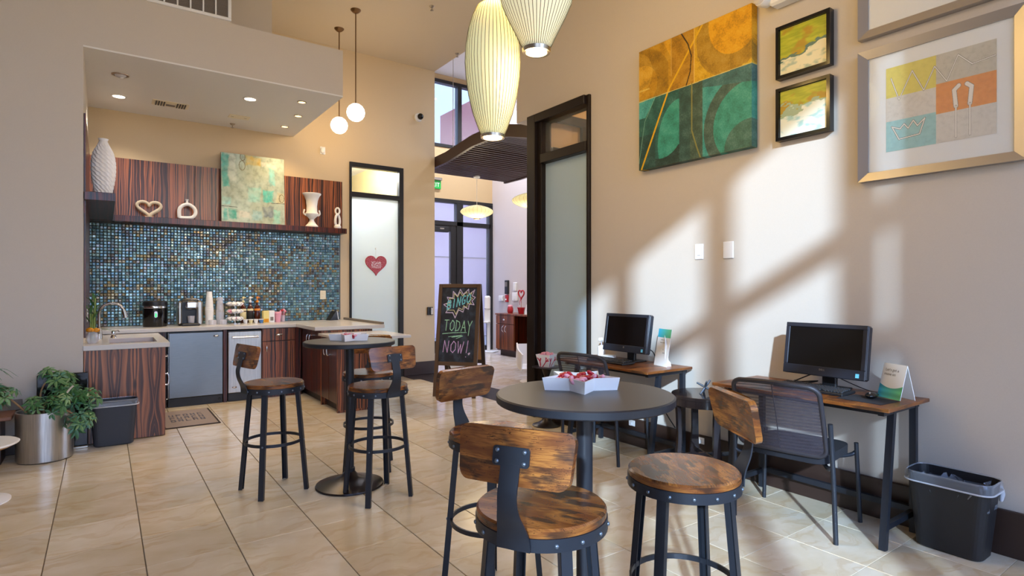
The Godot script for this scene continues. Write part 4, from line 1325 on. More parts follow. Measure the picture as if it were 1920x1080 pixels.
func build_kitchen() -> void:
	var zc := -7.75
	# sink cabinet
	var sc := thing("sink_cabinet", "sink base cabinet with flame figured veneer end beside the grey waste bin", "cabinet", Vector3(-0.142, 0, ZK))
	obj("body", MB.new().span(Vector3(0.0, 0.0, -1.35), Vector3(0.60, 0.84, -0.03)), M["zebra"], sc)
	var ep := MB.new().span(Vector3(0.0, 0.005, -0.03), Vector3(0.622, 0.84, 0.0), 0.002)
	for i in ep.u.size():
		ep.u[i] = Vector2(ep.v[i].x / 0.62, 1.0 - ep.v[i].y / 0.84)
	obj("end_panel", ep, M["flame_veneer"], sc)
	for s in [[-0.47, -0.04, 0.10, 0.60], [-0.92, -0.485, 0.10, 0.60], [-1.34, -0.935, 0.10, 0.60]]:
		var d := obj("door", MB.new().span(Vector3(0.60, s[2], s[0]), Vector3(0.62, s[3], s[1]), 0.003), M["zebra"], sc)
		pull(d, Vector3(0.62, 0.47, s[1] - 0.06), Vector3(0.62, 0.57, s[1] - 0.06), Vector3(0.03, 0, 0))
		var w := obj("drawer", MB.new().span(Vector3(0.60, s[3] + 0.01, s[0]), Vector3(0.62, 0.83, s[1]), 0.003), M["zebra"], sc)
		pull(w, Vector3(0.62, 0.73, (s[0] + s[1]) * 0.5 - 0.05), Vector3(0.62, 0.73, (s[0] + s[1]) * 0.5 + 0.05), Vector3(0.03, 0, 0))
	var wt := thing("sink_worktop", "low pale stone worktop around the kitchen sink", "worktop", Vector3(-0.146, 0.84, ZK))
	var slab := MB.new()
	slab.span(Vector3(0, 0, -0.13), Vector3(0.662, 0.046, 0.02), 0.003).span(Vector3(0, 0, -1.36), Vector3(0.662, 0.046, -0.75), 0.003).span(Vector3(0, 0, -0.75), Vector3(0.19, 0.046, -0.13)).span(Vector3(0.57, 0, -0.75), Vector3(0.662, 0.046, -0.13))
	obj("slab", slab, M["quartz"], wt)
	var sk := thing("sink", "white undermount sink basin set in the low stone worktop", "sink", Vector3(0.234, 0.84, -6.81))
	var bs := MB.new()
	bs.span(Vector3(-0.2, -0.16, -0.32), Vector3(0.2, -0.15, 0.32)).span(Vector3(-0.2, -0.16, -0.33), Vector3(0.2, 0.0, -0.31)).span(Vector3(-0.2, -0.16, 0.31), Vector3(0.2, 0.0, 0.33)).span(Vector3(-0.21, -0.16, -0.33), Vector3(-0.19, 0.0, 0.33)).span(Vector3(0.19, -0.16, -0.33), Vector3(0.21, 0.0, 0.33))
	obj("basin", bs, M["white_ceramic"], sk)
	obj("drain", MB.new().cyl(Vector3(0, -0.15, 0), 0.035, 0.006, 16, 0.002), M["chrome"], sk)
	var fa := thing("faucet", "brushed metal gooseneck faucet at the kitchen sink", "faucet", Vector3(-0.035, 0.886, -7.13))
	obj("base", MB.new().lathe([Vector2(0, 0), Vector2(0.03, 0), Vector2(0.028, 0.02), Vector2(0.022, 0.10), Vector2(0.014, 0.12), Vector2(0, 0.12)], 16), M["nickel"], fa)
	var gp := [Vector3(0, 0.1, 0), Vector3(0, 0.24, 0)]
	for i in 9:
		var a := PI - PI * 0.86 * i / 8.0
		gp.append(Vector3(0.105 + cos(a) * 0.105, 0.255 + sin(a) * 0.105, 0.02 * i / 8.0))
	obj("spout", MB.new().tube(gp, 0.013, 10), M["nickel"], fa)
	obj("spray_head", MB.new().tube([gp[10], gp[10] + Vector3(0.012, -0.045, 0.0), gp[10] + Vector3(0.02, -0.09, 0.0)], [0.014, 0.018, 0.019], 10), M["nickel"], fa)
	obj("lever", MB.new().tube([Vector3(0, 0.06, 0.02), Vector3(0.0, 0.09, 0.09)], [0.008, 0.006], 8), M["nickel"], fa)
	var sd := thing("soap_dispenser", "small chrome soap dispenser behind the kitchen sink", "dispenser", Vector3(0.085, 0.886, -7.23))
	obj("body", MB.new().lathe([Vector2(0, 0), Vector2(0.028, 0), Vector2(0.024, 0.015), Vector2(0.016, 0.03), Vector2(0.02, 0.055), Vector2(0.012, 0.075), Vector2(0, 0.078)], 14), M["chrome"], sd)
	obj("nozzle", MB.new().tube([Vector3(0, 0.068, 0), Vector3(0.04, 0.072, 0.02), Vector3(0.05, 0.062, 0.025)], 0.006, 8), M["chrome"], sd)
	# back counter
	var bw := thing("back_worktop", "pale stone worktop running along the tile wall and down the peninsula", "worktop", Vector3(0, 0.89, 0))
	obj("slab", MB.new().span(Vector3(-0.146, 0, ZB + 0.012), Vector3(2.93, 0.045, zc), 0.003).span(Vector3(2.05, 0, zc), Vector3(2.93, 0.045, -6.93), 0.003), M["quartz"], bw)
	obj("upstand", MB.new().span(Vector3(2.90, 0.045, -8.40), Vector3(2.93, 0.075, -6.95), 0.003), M["grey_panel"], bw)
	# corner infill behind the sink run
	var ci := thing("corner_cabinet", "striped wood strip under the back worktop behind the sink", "cabinet", Vector3(0, 0, 0))
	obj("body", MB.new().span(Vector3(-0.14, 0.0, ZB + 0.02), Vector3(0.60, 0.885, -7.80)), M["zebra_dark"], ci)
	# undercounter fridge
	var fz := -7.79
	var fg := thing("undercounter_fridge", "wide stainless undercounter fridge between sink run and dishwasher", "fridge", Vector3(0.903, 0, fz))
	obj("body", MB.new().span(Vector3(-0.29, 0.09, -0.6), Vector3(0.29, 0.885, -0.03)), M["black_plastic"], fg)
	var fd := obj("door", MB.new().span(Vector3(-0.283, 0.105, -0.03), Vector3(0.288, 0.872, 0.02), 0.006), M["steel"], fg)
	obj("lock", MB.new().with(Transform3D(Basis(), Vector3(0.215, 0.82, 0.02))).ball(Vector3.ZERO, Vector3(0.035, 0.014, 0.018)), M["chrome"], fd)
	obj("edge_trim", MB.new().span(Vector3(-0.292, 0.105, -0.02), Vector3(-0.285, 0.872, 0.03), 0.002), M["chrome"], fd)
	var fk := obj("kick_plate", MB.new().span(Vector3(-0.288, 0.0, -0.1), Vector3(0.288, 0.10, 0.0), 0.003), M["black_plastic"], fg)
	obj("kick_screw", MB.new().ball(Vector3(0.25, 0.05, 0.0), Vector3(0.012, 0.012, 0.006)), M["black_gloss"], fk)
	var fp := thing("filler_panel", "narrow striped wood filler between fridge and dishwasher", "panel", Vector3(1.217, 0, fz))
	obj("board", MB.new().span(Vector3(-0.021, 0.0, -0.55), Vector3(0.021, 0.885, 0.015), 0.002), M["zebra_dark"], fp)
	var dw := thing("dishwasher", "stainless dishwasher with bar handle behind the leftmost stool", "dishwasher", Vector3(1.44, 0, fz))
	obj("body", MB.new().span(Vector3(-0.19, 0.10, -0.55), Vector3(0.19, 0.87, -0.02)), M["black_plastic"], dw)
	var dd := obj("door", MB.new().span(Vector3(-0.192, 0.105, -0.02), Vector3(0.192, 0.862, 0.02), 0.006), M["steel_upright"], dw)
	obj("handle", MB.new().tube([Vector3(-0.15, 0.79, 0.06), Vector3(0.15, 0.79, 0.06)], 0.011, 10).tube([Vector3(-0.13, 0.79, 0.02), Vector3(-0.13, 0.79, 0.06)], 0.007, 8).tube([Vector3(0.13, 0.79, 0.02), Vector3(0.13, 0.79, 0.06)], 0.007, 8), M["chrome"], dd)
	obj("lock", MB.new().ball(Vector3(-0.12, 0.175, 0.02), Vector3(0.03, 0.014, 0.016)), M["chrome"], dd)
	obj("kick_plate", MB.new().span(Vector3(-0.19, 0.0, -0.1), Vector3(0.19, 0.10, 0.0), 0.003), M["black_plastic"], dw)
	# drawer cabinet
	var dc := thing("drawer_cabinet", "narrow striped wood cabinet with one drawer right of the dishwasher", "cabinet", Vector3(1.843, 0, fz))
	obj("body", MB.new().span(Vector3(-0.205, 0.09, -0.55), Vector3(0.205, 0.885, -0.01)).span(Vector3(0.205, 0.0, -0.55), Vector3(0.287, 0.885, 0.0)), M["zebra_dark"], dc)
	var w1 := obj("drawer", MB.new().span(Vector3(-0.2, 0.725, -0.01), Vector3(0.2, 0.88, 0.012), 0.003), M["zebra"], dc)
	obj("knob", MB.new().ball(Vector3(0, 0.80, 0.03), Vector3(0.045, 0.016, 0.018)), M["chrome"], w1)
	var w2 := obj("door", MB.new().span(Vector3(-0.2, 0.10, -0.01), Vector3(0.2, 0.715, 0.012), 0.003), M["zebra"], dc)
	obj("knob", MB.new().ball(Vector3(-0.15, 0.63, 0.03), Vector3(0.014, 0.045, 0.018)), M["chrome"], w2)
	obj("plinth", MB.new().span(Vector3(-0.205, 0.0, -0.5), Vector3(0.205, 0.09, -0.015)), M["zebra_dark"], dc)
	# peninsula
	var pc := thing("peninsula_cabinet", "glossy dark red brown peninsula cabinet with doors facing the sink", "cabinet", Vector3(2.13, 0, 0))
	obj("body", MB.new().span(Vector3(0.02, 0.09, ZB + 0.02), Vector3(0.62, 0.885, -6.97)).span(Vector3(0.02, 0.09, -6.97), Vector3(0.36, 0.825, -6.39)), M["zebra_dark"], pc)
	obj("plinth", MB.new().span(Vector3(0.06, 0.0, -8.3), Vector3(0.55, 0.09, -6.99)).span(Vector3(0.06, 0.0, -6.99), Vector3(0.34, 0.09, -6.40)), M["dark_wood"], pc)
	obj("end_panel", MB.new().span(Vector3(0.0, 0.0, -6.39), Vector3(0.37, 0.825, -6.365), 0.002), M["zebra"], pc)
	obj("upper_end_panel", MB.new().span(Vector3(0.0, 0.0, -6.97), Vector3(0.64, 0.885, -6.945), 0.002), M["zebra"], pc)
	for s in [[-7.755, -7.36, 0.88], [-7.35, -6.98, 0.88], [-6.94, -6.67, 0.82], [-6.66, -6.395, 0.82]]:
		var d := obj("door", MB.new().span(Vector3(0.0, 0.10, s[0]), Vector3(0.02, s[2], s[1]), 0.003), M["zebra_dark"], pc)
		var hz: float = s[1] - 0.05 if s[0] in [-7.755, -6.94] else s[0] + 0.05
		pull(d, Vector3(0, s[2] - 0.19, hz), Vector3(0, s[2] - 0.07, hz), Vector3(-0.035, 0, 0))
	var bl := thing("bar_ledge", "white stone bar ledge on the end of the peninsula", "worktop", Vector3(2.09, 0.83, -6.94))
	obj("slab", MB.new().span(Vector3(0.0, 0, 0), Vector3(0.80, 0.03, 0.87), 0.003), M["quartz"], bl)
	obj("bracket", MB.new().span(Vector3(0.42, -0.16, 0.02), Vector3(0.45, 0, 0.5)), M["black_frame"], bl)
	# mosaic wall
	var tb := thing("mosaic_backsplash", "iridescent blue green glass mosaic wall above the kitchen counter", "backsplash", Vector3(0, 0, ZB))
	tb.set_meta("kind", "structure")
	obj("grout_bed", MB.new().span(Vector3(-0.146, 0.90, 0.0), Vector3(2.868, 2.19, 0.006)), M["mosaic_grout"], tb)
	var mo := MB.new()
	mo.tinted = true
	var step := 0.0365
	var n1 := noise(71, 1.0, 3)
	var blues: Array[Color] = [rgb8(92, 128, 138), rgb8(74, 108, 122), rgb8(114, 146, 150), rgb8(62, 92, 106), rgb8(88, 118, 118), rgb8(100, 114, 122)]
	var browns: Array[Color] = [rgb8(104, 92, 64), rgb8(80, 72, 60), rgb8(128, 116, 82), rgb8(68, 68, 74)]
	for i in int(3.014 / step):
		for j in int(1.285 / step):
			var x := -0.146 + (i + 0.5) * step
			var y := 0.90 + (j + 0.5) * step
			var b := n1.get_noise_2d(x * 1.7, y * 2.4)
			var q: Color = blues[rng.randi() % 6]
			if rng.randf() < clampf(0.16 + b * 1.3, 0.02, 0.65):
				q = browns[rng.randi() % 4]
			if rng.randf() < 0.06:
				q = q.lightened(0.25)
			mo.col = q.srgb_to_linear() * 1.3
			var tx := (rng.randf() - 0.5) * 0.16
			var ty := (rng.randf() - 0.5) * 0.16
			mo.xf = Transform3D(Basis(Vector3.RIGHT, ty) * Basis(Vector3.UP, tx), Vector3(x, y, 0.008))
			var h := step * 0.46
			var ring := [[step * 0.30, 0.0062], [step * 0.40, 0.0048], [h, 0.0]]
			var c4 := [Vector3(-1, -1, 0), Vector3(1, -1, 0), Vector3(1, 1, 0), Vector3(-1, 1, 0)]
			var nn := Vector3(0, 0, 1)
			var f := []
			for rr in ring:
				var row := []
				for q4 in c4:
					row.append(q4 * rr[0] + Vector3(0, 0, rr[1]))
				f.append(row)
			mo.quad(f[0][0], f[0][1], f[0][2], f[0][3], nn)
			for lv in 2:
				for s in 4:
					mo.flat(f[lv][s], f[lv][(s + 1) % 4], f[lv + 1][(s + 1) % 4], f[lv + 1][s], nn)
	mo.xf = Transform3D()
	obj("mosaic_tiles", mo, M["mosaic"], tb).set_meta("kind", "stuff")
	# shelf and panel
	var sh := thing("wall_shelf", "long dark striped wood shelf above the mosaic, turning the corner at left", "shelf", Vector3(0, 0, 0))
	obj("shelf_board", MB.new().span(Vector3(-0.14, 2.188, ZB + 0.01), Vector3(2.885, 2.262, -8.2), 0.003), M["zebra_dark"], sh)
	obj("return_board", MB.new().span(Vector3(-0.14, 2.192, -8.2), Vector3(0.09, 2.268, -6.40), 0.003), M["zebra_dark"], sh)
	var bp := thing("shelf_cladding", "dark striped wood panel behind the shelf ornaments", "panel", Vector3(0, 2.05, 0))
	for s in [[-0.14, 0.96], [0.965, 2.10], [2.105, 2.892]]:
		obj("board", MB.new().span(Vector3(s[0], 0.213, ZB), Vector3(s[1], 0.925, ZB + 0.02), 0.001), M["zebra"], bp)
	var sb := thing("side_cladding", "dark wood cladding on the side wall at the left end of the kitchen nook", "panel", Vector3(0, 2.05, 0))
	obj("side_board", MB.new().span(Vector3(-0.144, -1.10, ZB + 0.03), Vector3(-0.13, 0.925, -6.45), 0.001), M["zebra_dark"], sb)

func build_kitchen_things() -> void:
	# shelf ornaments
	var va := thing("tall_vase", "tall white diamond textured vase on the shelf at the left corner", "vase", Vector3(0.0, 2.268, -6.62))
	var vb := MB.new()
	var rows := 26
	var seg := 28
	var prof := func(t: float) -> float:
		var pts := [0.062, 0.073, 0.084, 0.092, 0.096, 0.096, 0.091, 0.078, 0.050, 0.030]
		var f := t * 9.0
		var i := mini(int(f), 8)
		return lerpf(pts[i], pts[i + 1], smoothstep(0.0, 1.0, f - i) * 0.5 + (f - i) * 0.5)
	var grid := []
	for j in rows + 1:
		var row := []
		for i in seg:
			var t := float(j) / rows
			var r: float = prof.call(t)
			if t < 0.90 and t > 0.02:
				r += 0.004 if (i + j) % 2 == 0 else -0.003
			var a := TAU * (i + 0.5 * (j % 2)) / seg
			row.append(Vector3(cos(a) * r, 0.52 * t, sin(a) * r))
		grid.append(row)
	for j in rows:
		for i in seg:
			var A: Vector3 = grid[j][i]
			var B: Vector3 = grid[j][(i + 1) % seg]
			var C: Vector3 = grid[j + 1][i]
			var D: Vector3 = grid[j + 1][(i + 1) % seg]
			for tr in [[A, B, D], [A, D, C]]:
				var fn: Vector3 = (tr[1] - tr[0]).cross(tr[2] - tr[0]).normalized()
				if fn.dot(Vector3(A.x, 0, A.z)) < 0:
					fn = -fn
				vb.tri(tr[0], tr[1], tr[2], fn, fn, fn)
	obj("body", vb, M["white_ceramic"], va)
	obj("lip", MB.new().lathe([Vector2(0.034, 0.512), Vector2(0.042, 0.53), Vector2(0.036, 0.532), Vector2(0.028, 0.50)], 24), M["white_ceramic"], va)
	var ht := thing("heart_sculpture", "open cream heart shaped sculpture on the long shelf", "sculpture", Vector3(0.455, 2.262, -8.3))
	var hp := []
	for i in 40:
		var a := TAU * i / 40
		hp.append(Vector3(0.0078 * 16 * pow(sin(a), 3), 0.116 + 0.0070 * (13 * cos(a) - 5.6 * cos(2 * a) - 2 * cos(3 * a) - cos(4 * a)) * 0.86, 0))
	var hr := []
	for p in hp:
		hr.append(0.022 if p.y < 0.10 else 0.019)
	obj("heart_loop", MB.new().tube(hp, hr, 12, true), M["worn_cream"], ht)
	obj("foot", MB.new().box(Vector3(0, 0.006, 0), Vector3(0.09, 0.012, 0.05), 0.004), M["worn_cream"], ht)
	var rv := thing("ring_vase", "small white D shaped ring vase with a tiny neck on the long shelf", "vase", Vector3(0.862, 2.262, -8.3))
	var rp := []
	for q in [[-0.085, 0.03], [-0.085, 0.12], [-0.06, 0.165], [-0.02, 0.19], [0.03, 0.19], [0.08, 0.15], [0.095, 0.10], [0.08, 0.055], [0.045, 0.028], [-0.02, 0.022], [-0.07, 0.022]]:
		rp.append(Vector3(q[0], q[1], 0))
	rp.append(rp[0])
	var rs := smooth_path(rp, 5)
	rs.pop_back()
	obj("ring", MB.new().tube(rs, 0.022, 10, true), M["white_matte"], rv)
	obj("neck", MB.new().lathe([Vector2(0.014, 0.20), Vector2(0.013, 0.245), Vector2(0.019, 0.248), Vector2(0.019, 0.256), Vector2(0.010, 0.256)], 14).with(Transform3D()), M["white_matte"], rv)
	var cn := thing("teal_canvas", "abstract turquoise and grey canvas leaning on the kitchen shelf", "painting", Vector3(1.645, 2.262, -8.27))
	var lean := spin(Vector3.RIGHT, -3.5)
	obj("canvas_body", MB.new().with(lean).box(Vector3(0, 0.46, -0.02), Vector3(0.79, 0.92, 0.038), 0.003), M["grey_panel"], cn)
	var cf := MB.new().with(lean)
	cf.quad(Vector3(-0.393, 0.002, 0.0), Vector3(0.393, 0.002, 0.0), Vector3(0.393, 0.918, 0.0), Vector3(-0.393, 0.918, 0.0), Vector3(0, 0, 1))
	obj("painted_face", cf, M["teal_canvas_paint"], cn)
	var ur := thing("urn", "white classical urn with scroll handles on the long shelf", "urn", Vector3(2.412, 2.262, -8.3))
	obj("body", MB.new().lathe([Vector2(0, 0), Vector2(0.085, 0), Vector2(0.086, 0.018), Vector2(0.06, 0.045), Vector2(0.034, 0.085), Vector2(0.03, 0.11), Vector2(0.05, 0.135), Vector2(0.085, 0.165), Vector2(0.092, 0.19), Vector2(0.074, 0.215), Vector2(0.072, 0.30), Vector2(0.082, 0.38), Vector2(0.105, 0.44), Vector2(0.126, 0.465), Vector2(0.126, 0.478), Vector2(0.112, 0.478), Vector2(0.08, 0.42), Vector2(0.06, 0.3), Vector2(0, 0.29)], 32, 0.7), M["white_matte"], ur)
	for s in [-1.0, 1.0]:
		obj("handle", MB.new().tube(smooth_path([Vector3(s * 0.085, 0.165, 0), Vector3(s * 0.112, 0.19, 0), Vector3(s * 0.108, 0.23, 0), Vector3(s * 0.098, 0.245, 0)]), [0.012] + range(1, 19).map(func(_k): return 0.011), 8), M["white_matte"], ur)
	var ei := thing("loop_sculpture", "white twisted figure eight sculpture at the right end of the shelf", "sculpture", Vector3(2.78, 2.262, -8.3))
	var e1 := []
	for i in 24:
		var a := TAU * i / 24
		e1.append(Vector3(cos(a) * 0.026, 0.258 + sin(a) * 0.044, 0.012 * cos(a)))
	var e2 := []
	for i in 28:
		var a := TAU * i / 28
		e2.append(Vector3(cos(a) * (0.036 - 0.006 * sin(a)), 0.125 + sin(a) * 0.085, -0.012 * cos(a)))
	obj("upper_loop", MB.new().tube(e1, 0.013, 10, true), M["white_matte"], ei)
	obj("lower_loop", MB.new().tube(e2, 0.017, 10, true), M["white_matte"], ei)
	obj("foot", MB.new().lathe([Vector2(0, 0), Vector2(0.045, 0), Vector2(0.05, 0.03), Vector2(0.036, 0.06), Vector2(0, 0.065)], 18), M["white_matte"], ei)
	# counter: from left to right
	var cy := 0.935
	var pv := thing("bamboo_vase", "round glass vase of lucky bamboo beside the kitchen sink", "plant", Vector3(-0.082, 0.886, -6.62))
	obj("glass_bowl", MB.new().lathe([Vector2(0, 0), Vector2(0.035, 0), Vector2(0.052, 0.03), Vector2(0.05, 0.07), Vector2(0.036, 0.10), Vector2(0.04, 0.11)], 18), M["clear_plastic"], pv)
	obj("bow", MB.new().ball(Vector3(-0.02, 0.125, 0.025), Vector3(0.032, 0.022, 0.02)).ball(Vector3(0.028, 0.122, 0.025), Vector3(0.03, 0.02, 0.02)).ball(Vector3(0, 0.12, 0.035), Vector3(0.014, 0.014, 0.014)), M["amber"], pv)
	for q in [[-0.012, 0.33], [0.012, 0.42], [0.0, 0.27]]:
		var stm := obj("stalk", MB.new().tube([Vector3(q[0], 0.02, 0), Vector3(q[0] * 1.2, q[1] * 0.5, 0.004), Vector3(q[0] * 1.5, q[1], 0)], 0.008, 8), M["bamboo"], pv)
		for i in 5:
			var a: float = i * 2.2 + q[1] * 10.0
			var o := Vector3(q[0] * 1.4, q[1] * (0.62 + 0.09 * i), 0)
			var dir := Vector3(cos(a) * 0.6, 0.9, sin(a) * 0.6)
			obj("leaf", MB.new().bar([o, o + dir * 0.05, o + dir * 0.09 + Vector3(0, -0.005, 0), o + dir * 0.13 + Vector3(cos(a) * 0.03, -0.02, sin(a) * 0.03)], Vector3(-sin(a), 0, cos(a)), [0.006, 0.024, 0.020, 0.002], 0.0015), M["leaf"], stm)
	obj("loose_leaf", MB.new().bar([Vector3(0.03, 0.14, 0.0), Vector3(0.10, 0.13, 0.02), Vector3(0.17, 0.10, 0.03)], Vector3(0, 0, 1), [0.01, 0.04, 0.004], 0.0015), M["leaf_pale"], pv)
	var ib := thing("ice_bucket", "black round insulated canister with chrome band on the counter", "canister", Vector3(0.508, cy, -8.14))
	obj("body", MB.new().lathe([Vector2(0, 0), Vector2(0.122, 0), Vector2(0.126, 0.01), Vector2(0.128, 0.225), Vector2(0, 0.225)], 36), M["black_gloss"], ib)
	obj("chrome_band", MB.new().lathe([Vector2(0.128, 0.224), Vector2(0.131, 0.228), Vector2(0.131, 0.245), Vector2(0.126, 0.25)], 36), M["chrome"], ib)
	obj("lid", MB.new().lathe([Vector2(0.126, 0.25), Vector2(0.128, 0.262), Vector2(0.126, 0.30), Vector2(0.11, 0.312), Vector2(0, 0.314)], 36), M["black_plastic"], ib)
	var gg := obj("gauge", MB.new().slab(round_rect(0.034, 0.075, 0.016), 0.126, 0.134), M["chrome"], ib)
	gg.position.y = 0.15
	var gl := obj("gauge_light", MB.new().slab(round_rect(0.016, 0.045, 0.007), 0.134, 0.136), M["led_green"], gg)
	gl.position.y = -0.008
	var cm := thing("coffee_machine", "silver and black single cup coffee machine on the counter", "coffee machine", Vector3(0.876, cy, -8.16))
	obj("back_body", MB.new().box(Vector3(-0.02, 0.155, -0.06), Vector3(0.22, 0.31, 0.15), 0.02), M["black_plastic"], cm)
	obj("water_tank", MB.new().box(Vector3(-0.115, 0.16, 0.0), Vector3(0.045, 0.28, 0.2), 0.015), M["nickel"], cm)
	obj("side_panel", MB.new().box(Vector3(0.10, 0.155, 0.0), Vector3(0.06, 0.30, 0.2), 0.015), M["nickel"], cm)
	obj("brew_head", MB.new().box(Vector3(0.01, 0.255, 0.05), Vector3(0.13, 0.10, 0.14), 0.02), M["chrome"], cm)
	obj("lid_arm", MB.new().tube(smooth_path([Vector3(-0.09, 0.29, 0.0), Vector3(-0.05, 0.33, 0.06), Vector3(0.06, 0.325, 0.07), Vector3(0.10, 0.30, 0.0)]), 0.008, 8), M["nickel"], cm)
	obj("drip_tray", MB.new().box(Vector3(0.0, 0.015, 0.05), Vector3(0.20, 0.03, 0.18), 0.01), M["black_plastic"], cm)
	var cup := obj("glass_cup", MB.new().lathe([Vector2(0, 0.032), Vector2(0.035, 0.032), Vector2(0.042, 0.12), Vector2(0.038, 0.12), Vector2(0.032, 0.04)], 16).with(Transform3D()), M["clear_plastic"], cm)
	cup.position = Vector3(0.01, 0, 0.06)
	var cof := obj("coffee", MB.new().cyl(Vector3(0, 0.036, 0), 0.033, 0.06, 14), M["syrup"], cup)
	cof.position = Vector3.ZERO
	for q in [["paper_cups", "tall stack of white paper cups beside the coffee machine", 1.10, 0.044, 0.42, "white_matte", 0.026], ["plastic_cups", "tall stack of clear plastic cups right of the white cup stack", 1.222, 0.042, 0.35, "clear_plastic", 0.03]]:
		var st := thing("cup_stack", q[1], "cups", Vector3(q[2], cy, -8.2))
		var pr := [Vector2(0, 0.0), Vector2(q[3], 0.0)]
		var cnt := 20
		for i in cnt:
			var y: float = q[4] * 0.45 + q[4] * 0.40 * i / cnt
			if i < 4 or i > 12:
				pr.append(Vector2(q[3] + 0.006 - 0.012 * i / cnt, y))
				pr.append(Vector2(q[3] + 0.003 - 0.012 * i / cnt, y + 0.006))
		pr.append(Vector2(q[6] + 0.004, q[4]))
		pr.append(Vector2(0, q[4]))
		obj("cups", MB.new().lathe(pr, 24, 0.4), M[q[5]], st)
		obj("lid", MB.new().lathe([Vector2(0, 0), Vector2(0.044, 0), Vector2(0.046, 0.05), Vector2(0.04, 0.062), Vector2(0, 0.065)], 18).with(Transform3D()), M["clear_plastic"], st).position = Vector3(0.028, 0, 0.06)
	var pd := thing("pod_carousel", "three tier chrome carousel of coffee pods on the counter", "rack", Vector3(1.392, cy, -8.16))
	obj("stem", MB.new().tube([Vector3(0, 0, 0), Vector3(0, 0.30, 0)], 0.006, 8).cyl(Vector3.ZERO, 0.07, 0.012, 20, 0.003), M["chrome"], pd)
	for j in 3:
		var y := 0.055 + 0.095 * j
		var tier := obj("tier", MB.new().tube(circle_path(0.085, y, 24), 0.004, 6, true).tube(circle_path(0.06, y + 0.04, 24), 0.004, 6, true), M["chrome"], pd)
		for i in 10:
			var a := TAU * i / 10
			var tf := Transform3D(Basis(Vector3.UP, -a) * Basis(Vector3.BACK, -0.7), Vector3(cos(a) * 0.078, y + 0.012, sin(a) * 0.078))
			obj("pod", MB.new().with(tf).lathe([Vector2(0, -0.022), Vector2(0.015, -0.022), Vector2(0.021, 0.018), Vector2(0.025, 0.020), Vector2(0, 0.022)], 10), [M["white_plastic"], M["white_ceramic"], M["pink"]][(i + j) % 3] if i % 4 == 0 else M["white_plastic"], tier)
	var caps := ["label_cream", "white_ceramic", "orange_cap"]
	var lbl := ["cream labelled syrup bottle with a cream pump, leftmost of the three", "black labelled syrup bottle with a white pump, middle of the three", "red brown syrup bottle with an orange pump, rightmost of the three"]
	for i in 3:
		var bt := thing("syrup_bottle", lbl[i] + " on the kitchen counter", "bottle", Vector3(1.52 + 0.088 * i, cy, -8.33), 0, "syrup bottles on the counter")
		obj("glass", MB.new().lathe([Vector2(0, 0), Vector2(0.036, 0), Vector2(0.038, 0.006), Vector2(0.038, 0.19), Vector2(0.03, 0.215), Vector2(0.014, 0.24), Vector2(0.014, 0.27), Vector2(0, 0.27)], 20, 0.5), M["syrup"], bt)
		obj("label", MB.new().lathe([Vector2(0.0385, 0.05), Vector2(0.0395, 0.052), Vector2(0.0395, 0.145), Vector2(0.0385, 0.147)], 20), M[["label_cream", "label_black", "syrup"][i]], bt)
		obj("label_band", MB.new().lathe([Vector2(0.0388, 0.16), Vector2(0.0395, 0.162), Vector2(0.0395, 0.185), Vector2(0.0385, 0.187)], 20), M[["label_cream", "label_cream", "orange_cap"][i]], bt)
		obj("pump", MB.new().lathe([Vector2(0.016, 0.27), Vector2(0.018, 0.275), Vector2(0.018, 0.295), Vector2(0.006, 0.30), Vector2(0.006, 0.32), Vector2(0.016, 0.325), Vector2(0.014, 0.35), Vector2(0, 0.352)], 14, 0.5).tube([Vector3(0, 0.335, 0), Vector3(0.03, 0.335, 0.02)], 0.006, 6), M[caps[i]], bt)
	var jl := ["white creamer tub, first in the row of small tubs", "cream coloured creamer tub, second in the row of small tubs", "plain white sugar tub, third in the row of small tubs", "blue and white tub, last in the row of small tubs"]
	for i in 4:
		var jr := thing("creamer_tub", jl[i] + " before the syrup bottles", "tub", Vector3(1.515 + 0.064 * i, cy, -8.15), 0, "tubs in front of the syrup bottles")
		obj("cup", MB.new().lathe([Vector2(0, 0), Vector2(0.02, 0), Vector2(0.028, 0.045), Vector2(0, 0.046)], 14), M[["white_plastic", "label_cream", "white_ceramic", "blue"][i]], jr)
		obj("lid", MB.new().lathe([Vector2(0.028, 0.045), Vector2(0.031, 0.048), Vector2(0.029, 0.054), Vector2(0, 0.056)], 14), M[["white_ceramic", "white_plastic", "white_plastic", "white_ceramic"][i]], jr)
	var yb := thing("tea_box", "pale yellow tea box on the kitchen counter", "box", Vector3(1.772, cy, -8.2), 8)
	obj("carton", MB.new().box(Vector3(0, 0.08, 0), Vector3(0.072, 0.16, 0.06), 0.002), M["yellow_box"], yb)
	obj("label", MB.new().box(Vector3(0, 0.03, 0.031), Vector3(0.06, 0.045, 0.002)), M["amber"], yb)
	var wb := thing("sweetener_box", "white sweetener box right of the yellow tea box", "box", Vector3(1.853, cy, -8.24), 5)
	obj("carton", MB.new().box(Vector3(0, 0.08, 0), Vector3(0.072, 0.16, 0.06), 0.002), M["white_plastic"], wb)
	obj("label", MB.new().box(Vector3(0.0, 0.05, 0.031), Vector3(0.04, 0.05, 0.002)), M["grey_panel"], wb)
	var pk := thing("pink_cup", "pink lidded cup on the kitchen counter beside the white box", "cup", Vector3(1.94, cy, -8.25))
	obj("cup", MB.new().lathe([Vector2(0, 0), Vector2(0.034, 0), Vector2(0.044, 0.115), Vector2(0, 0.116)], 20), M["pink"], pk)
	obj("lid", MB.new().lathe([Vector2(0.044, 0.115), Vector2(0.05, 0.12), Vector2(0.046, 0.14), Vector2(0, 0.142)], 20), M["pink"], pk)
	var lp := thing("candy_sticks", "small glass of red and pink candy sticks on the counter", "jar", Vector3(2.02, cy, -8.3))
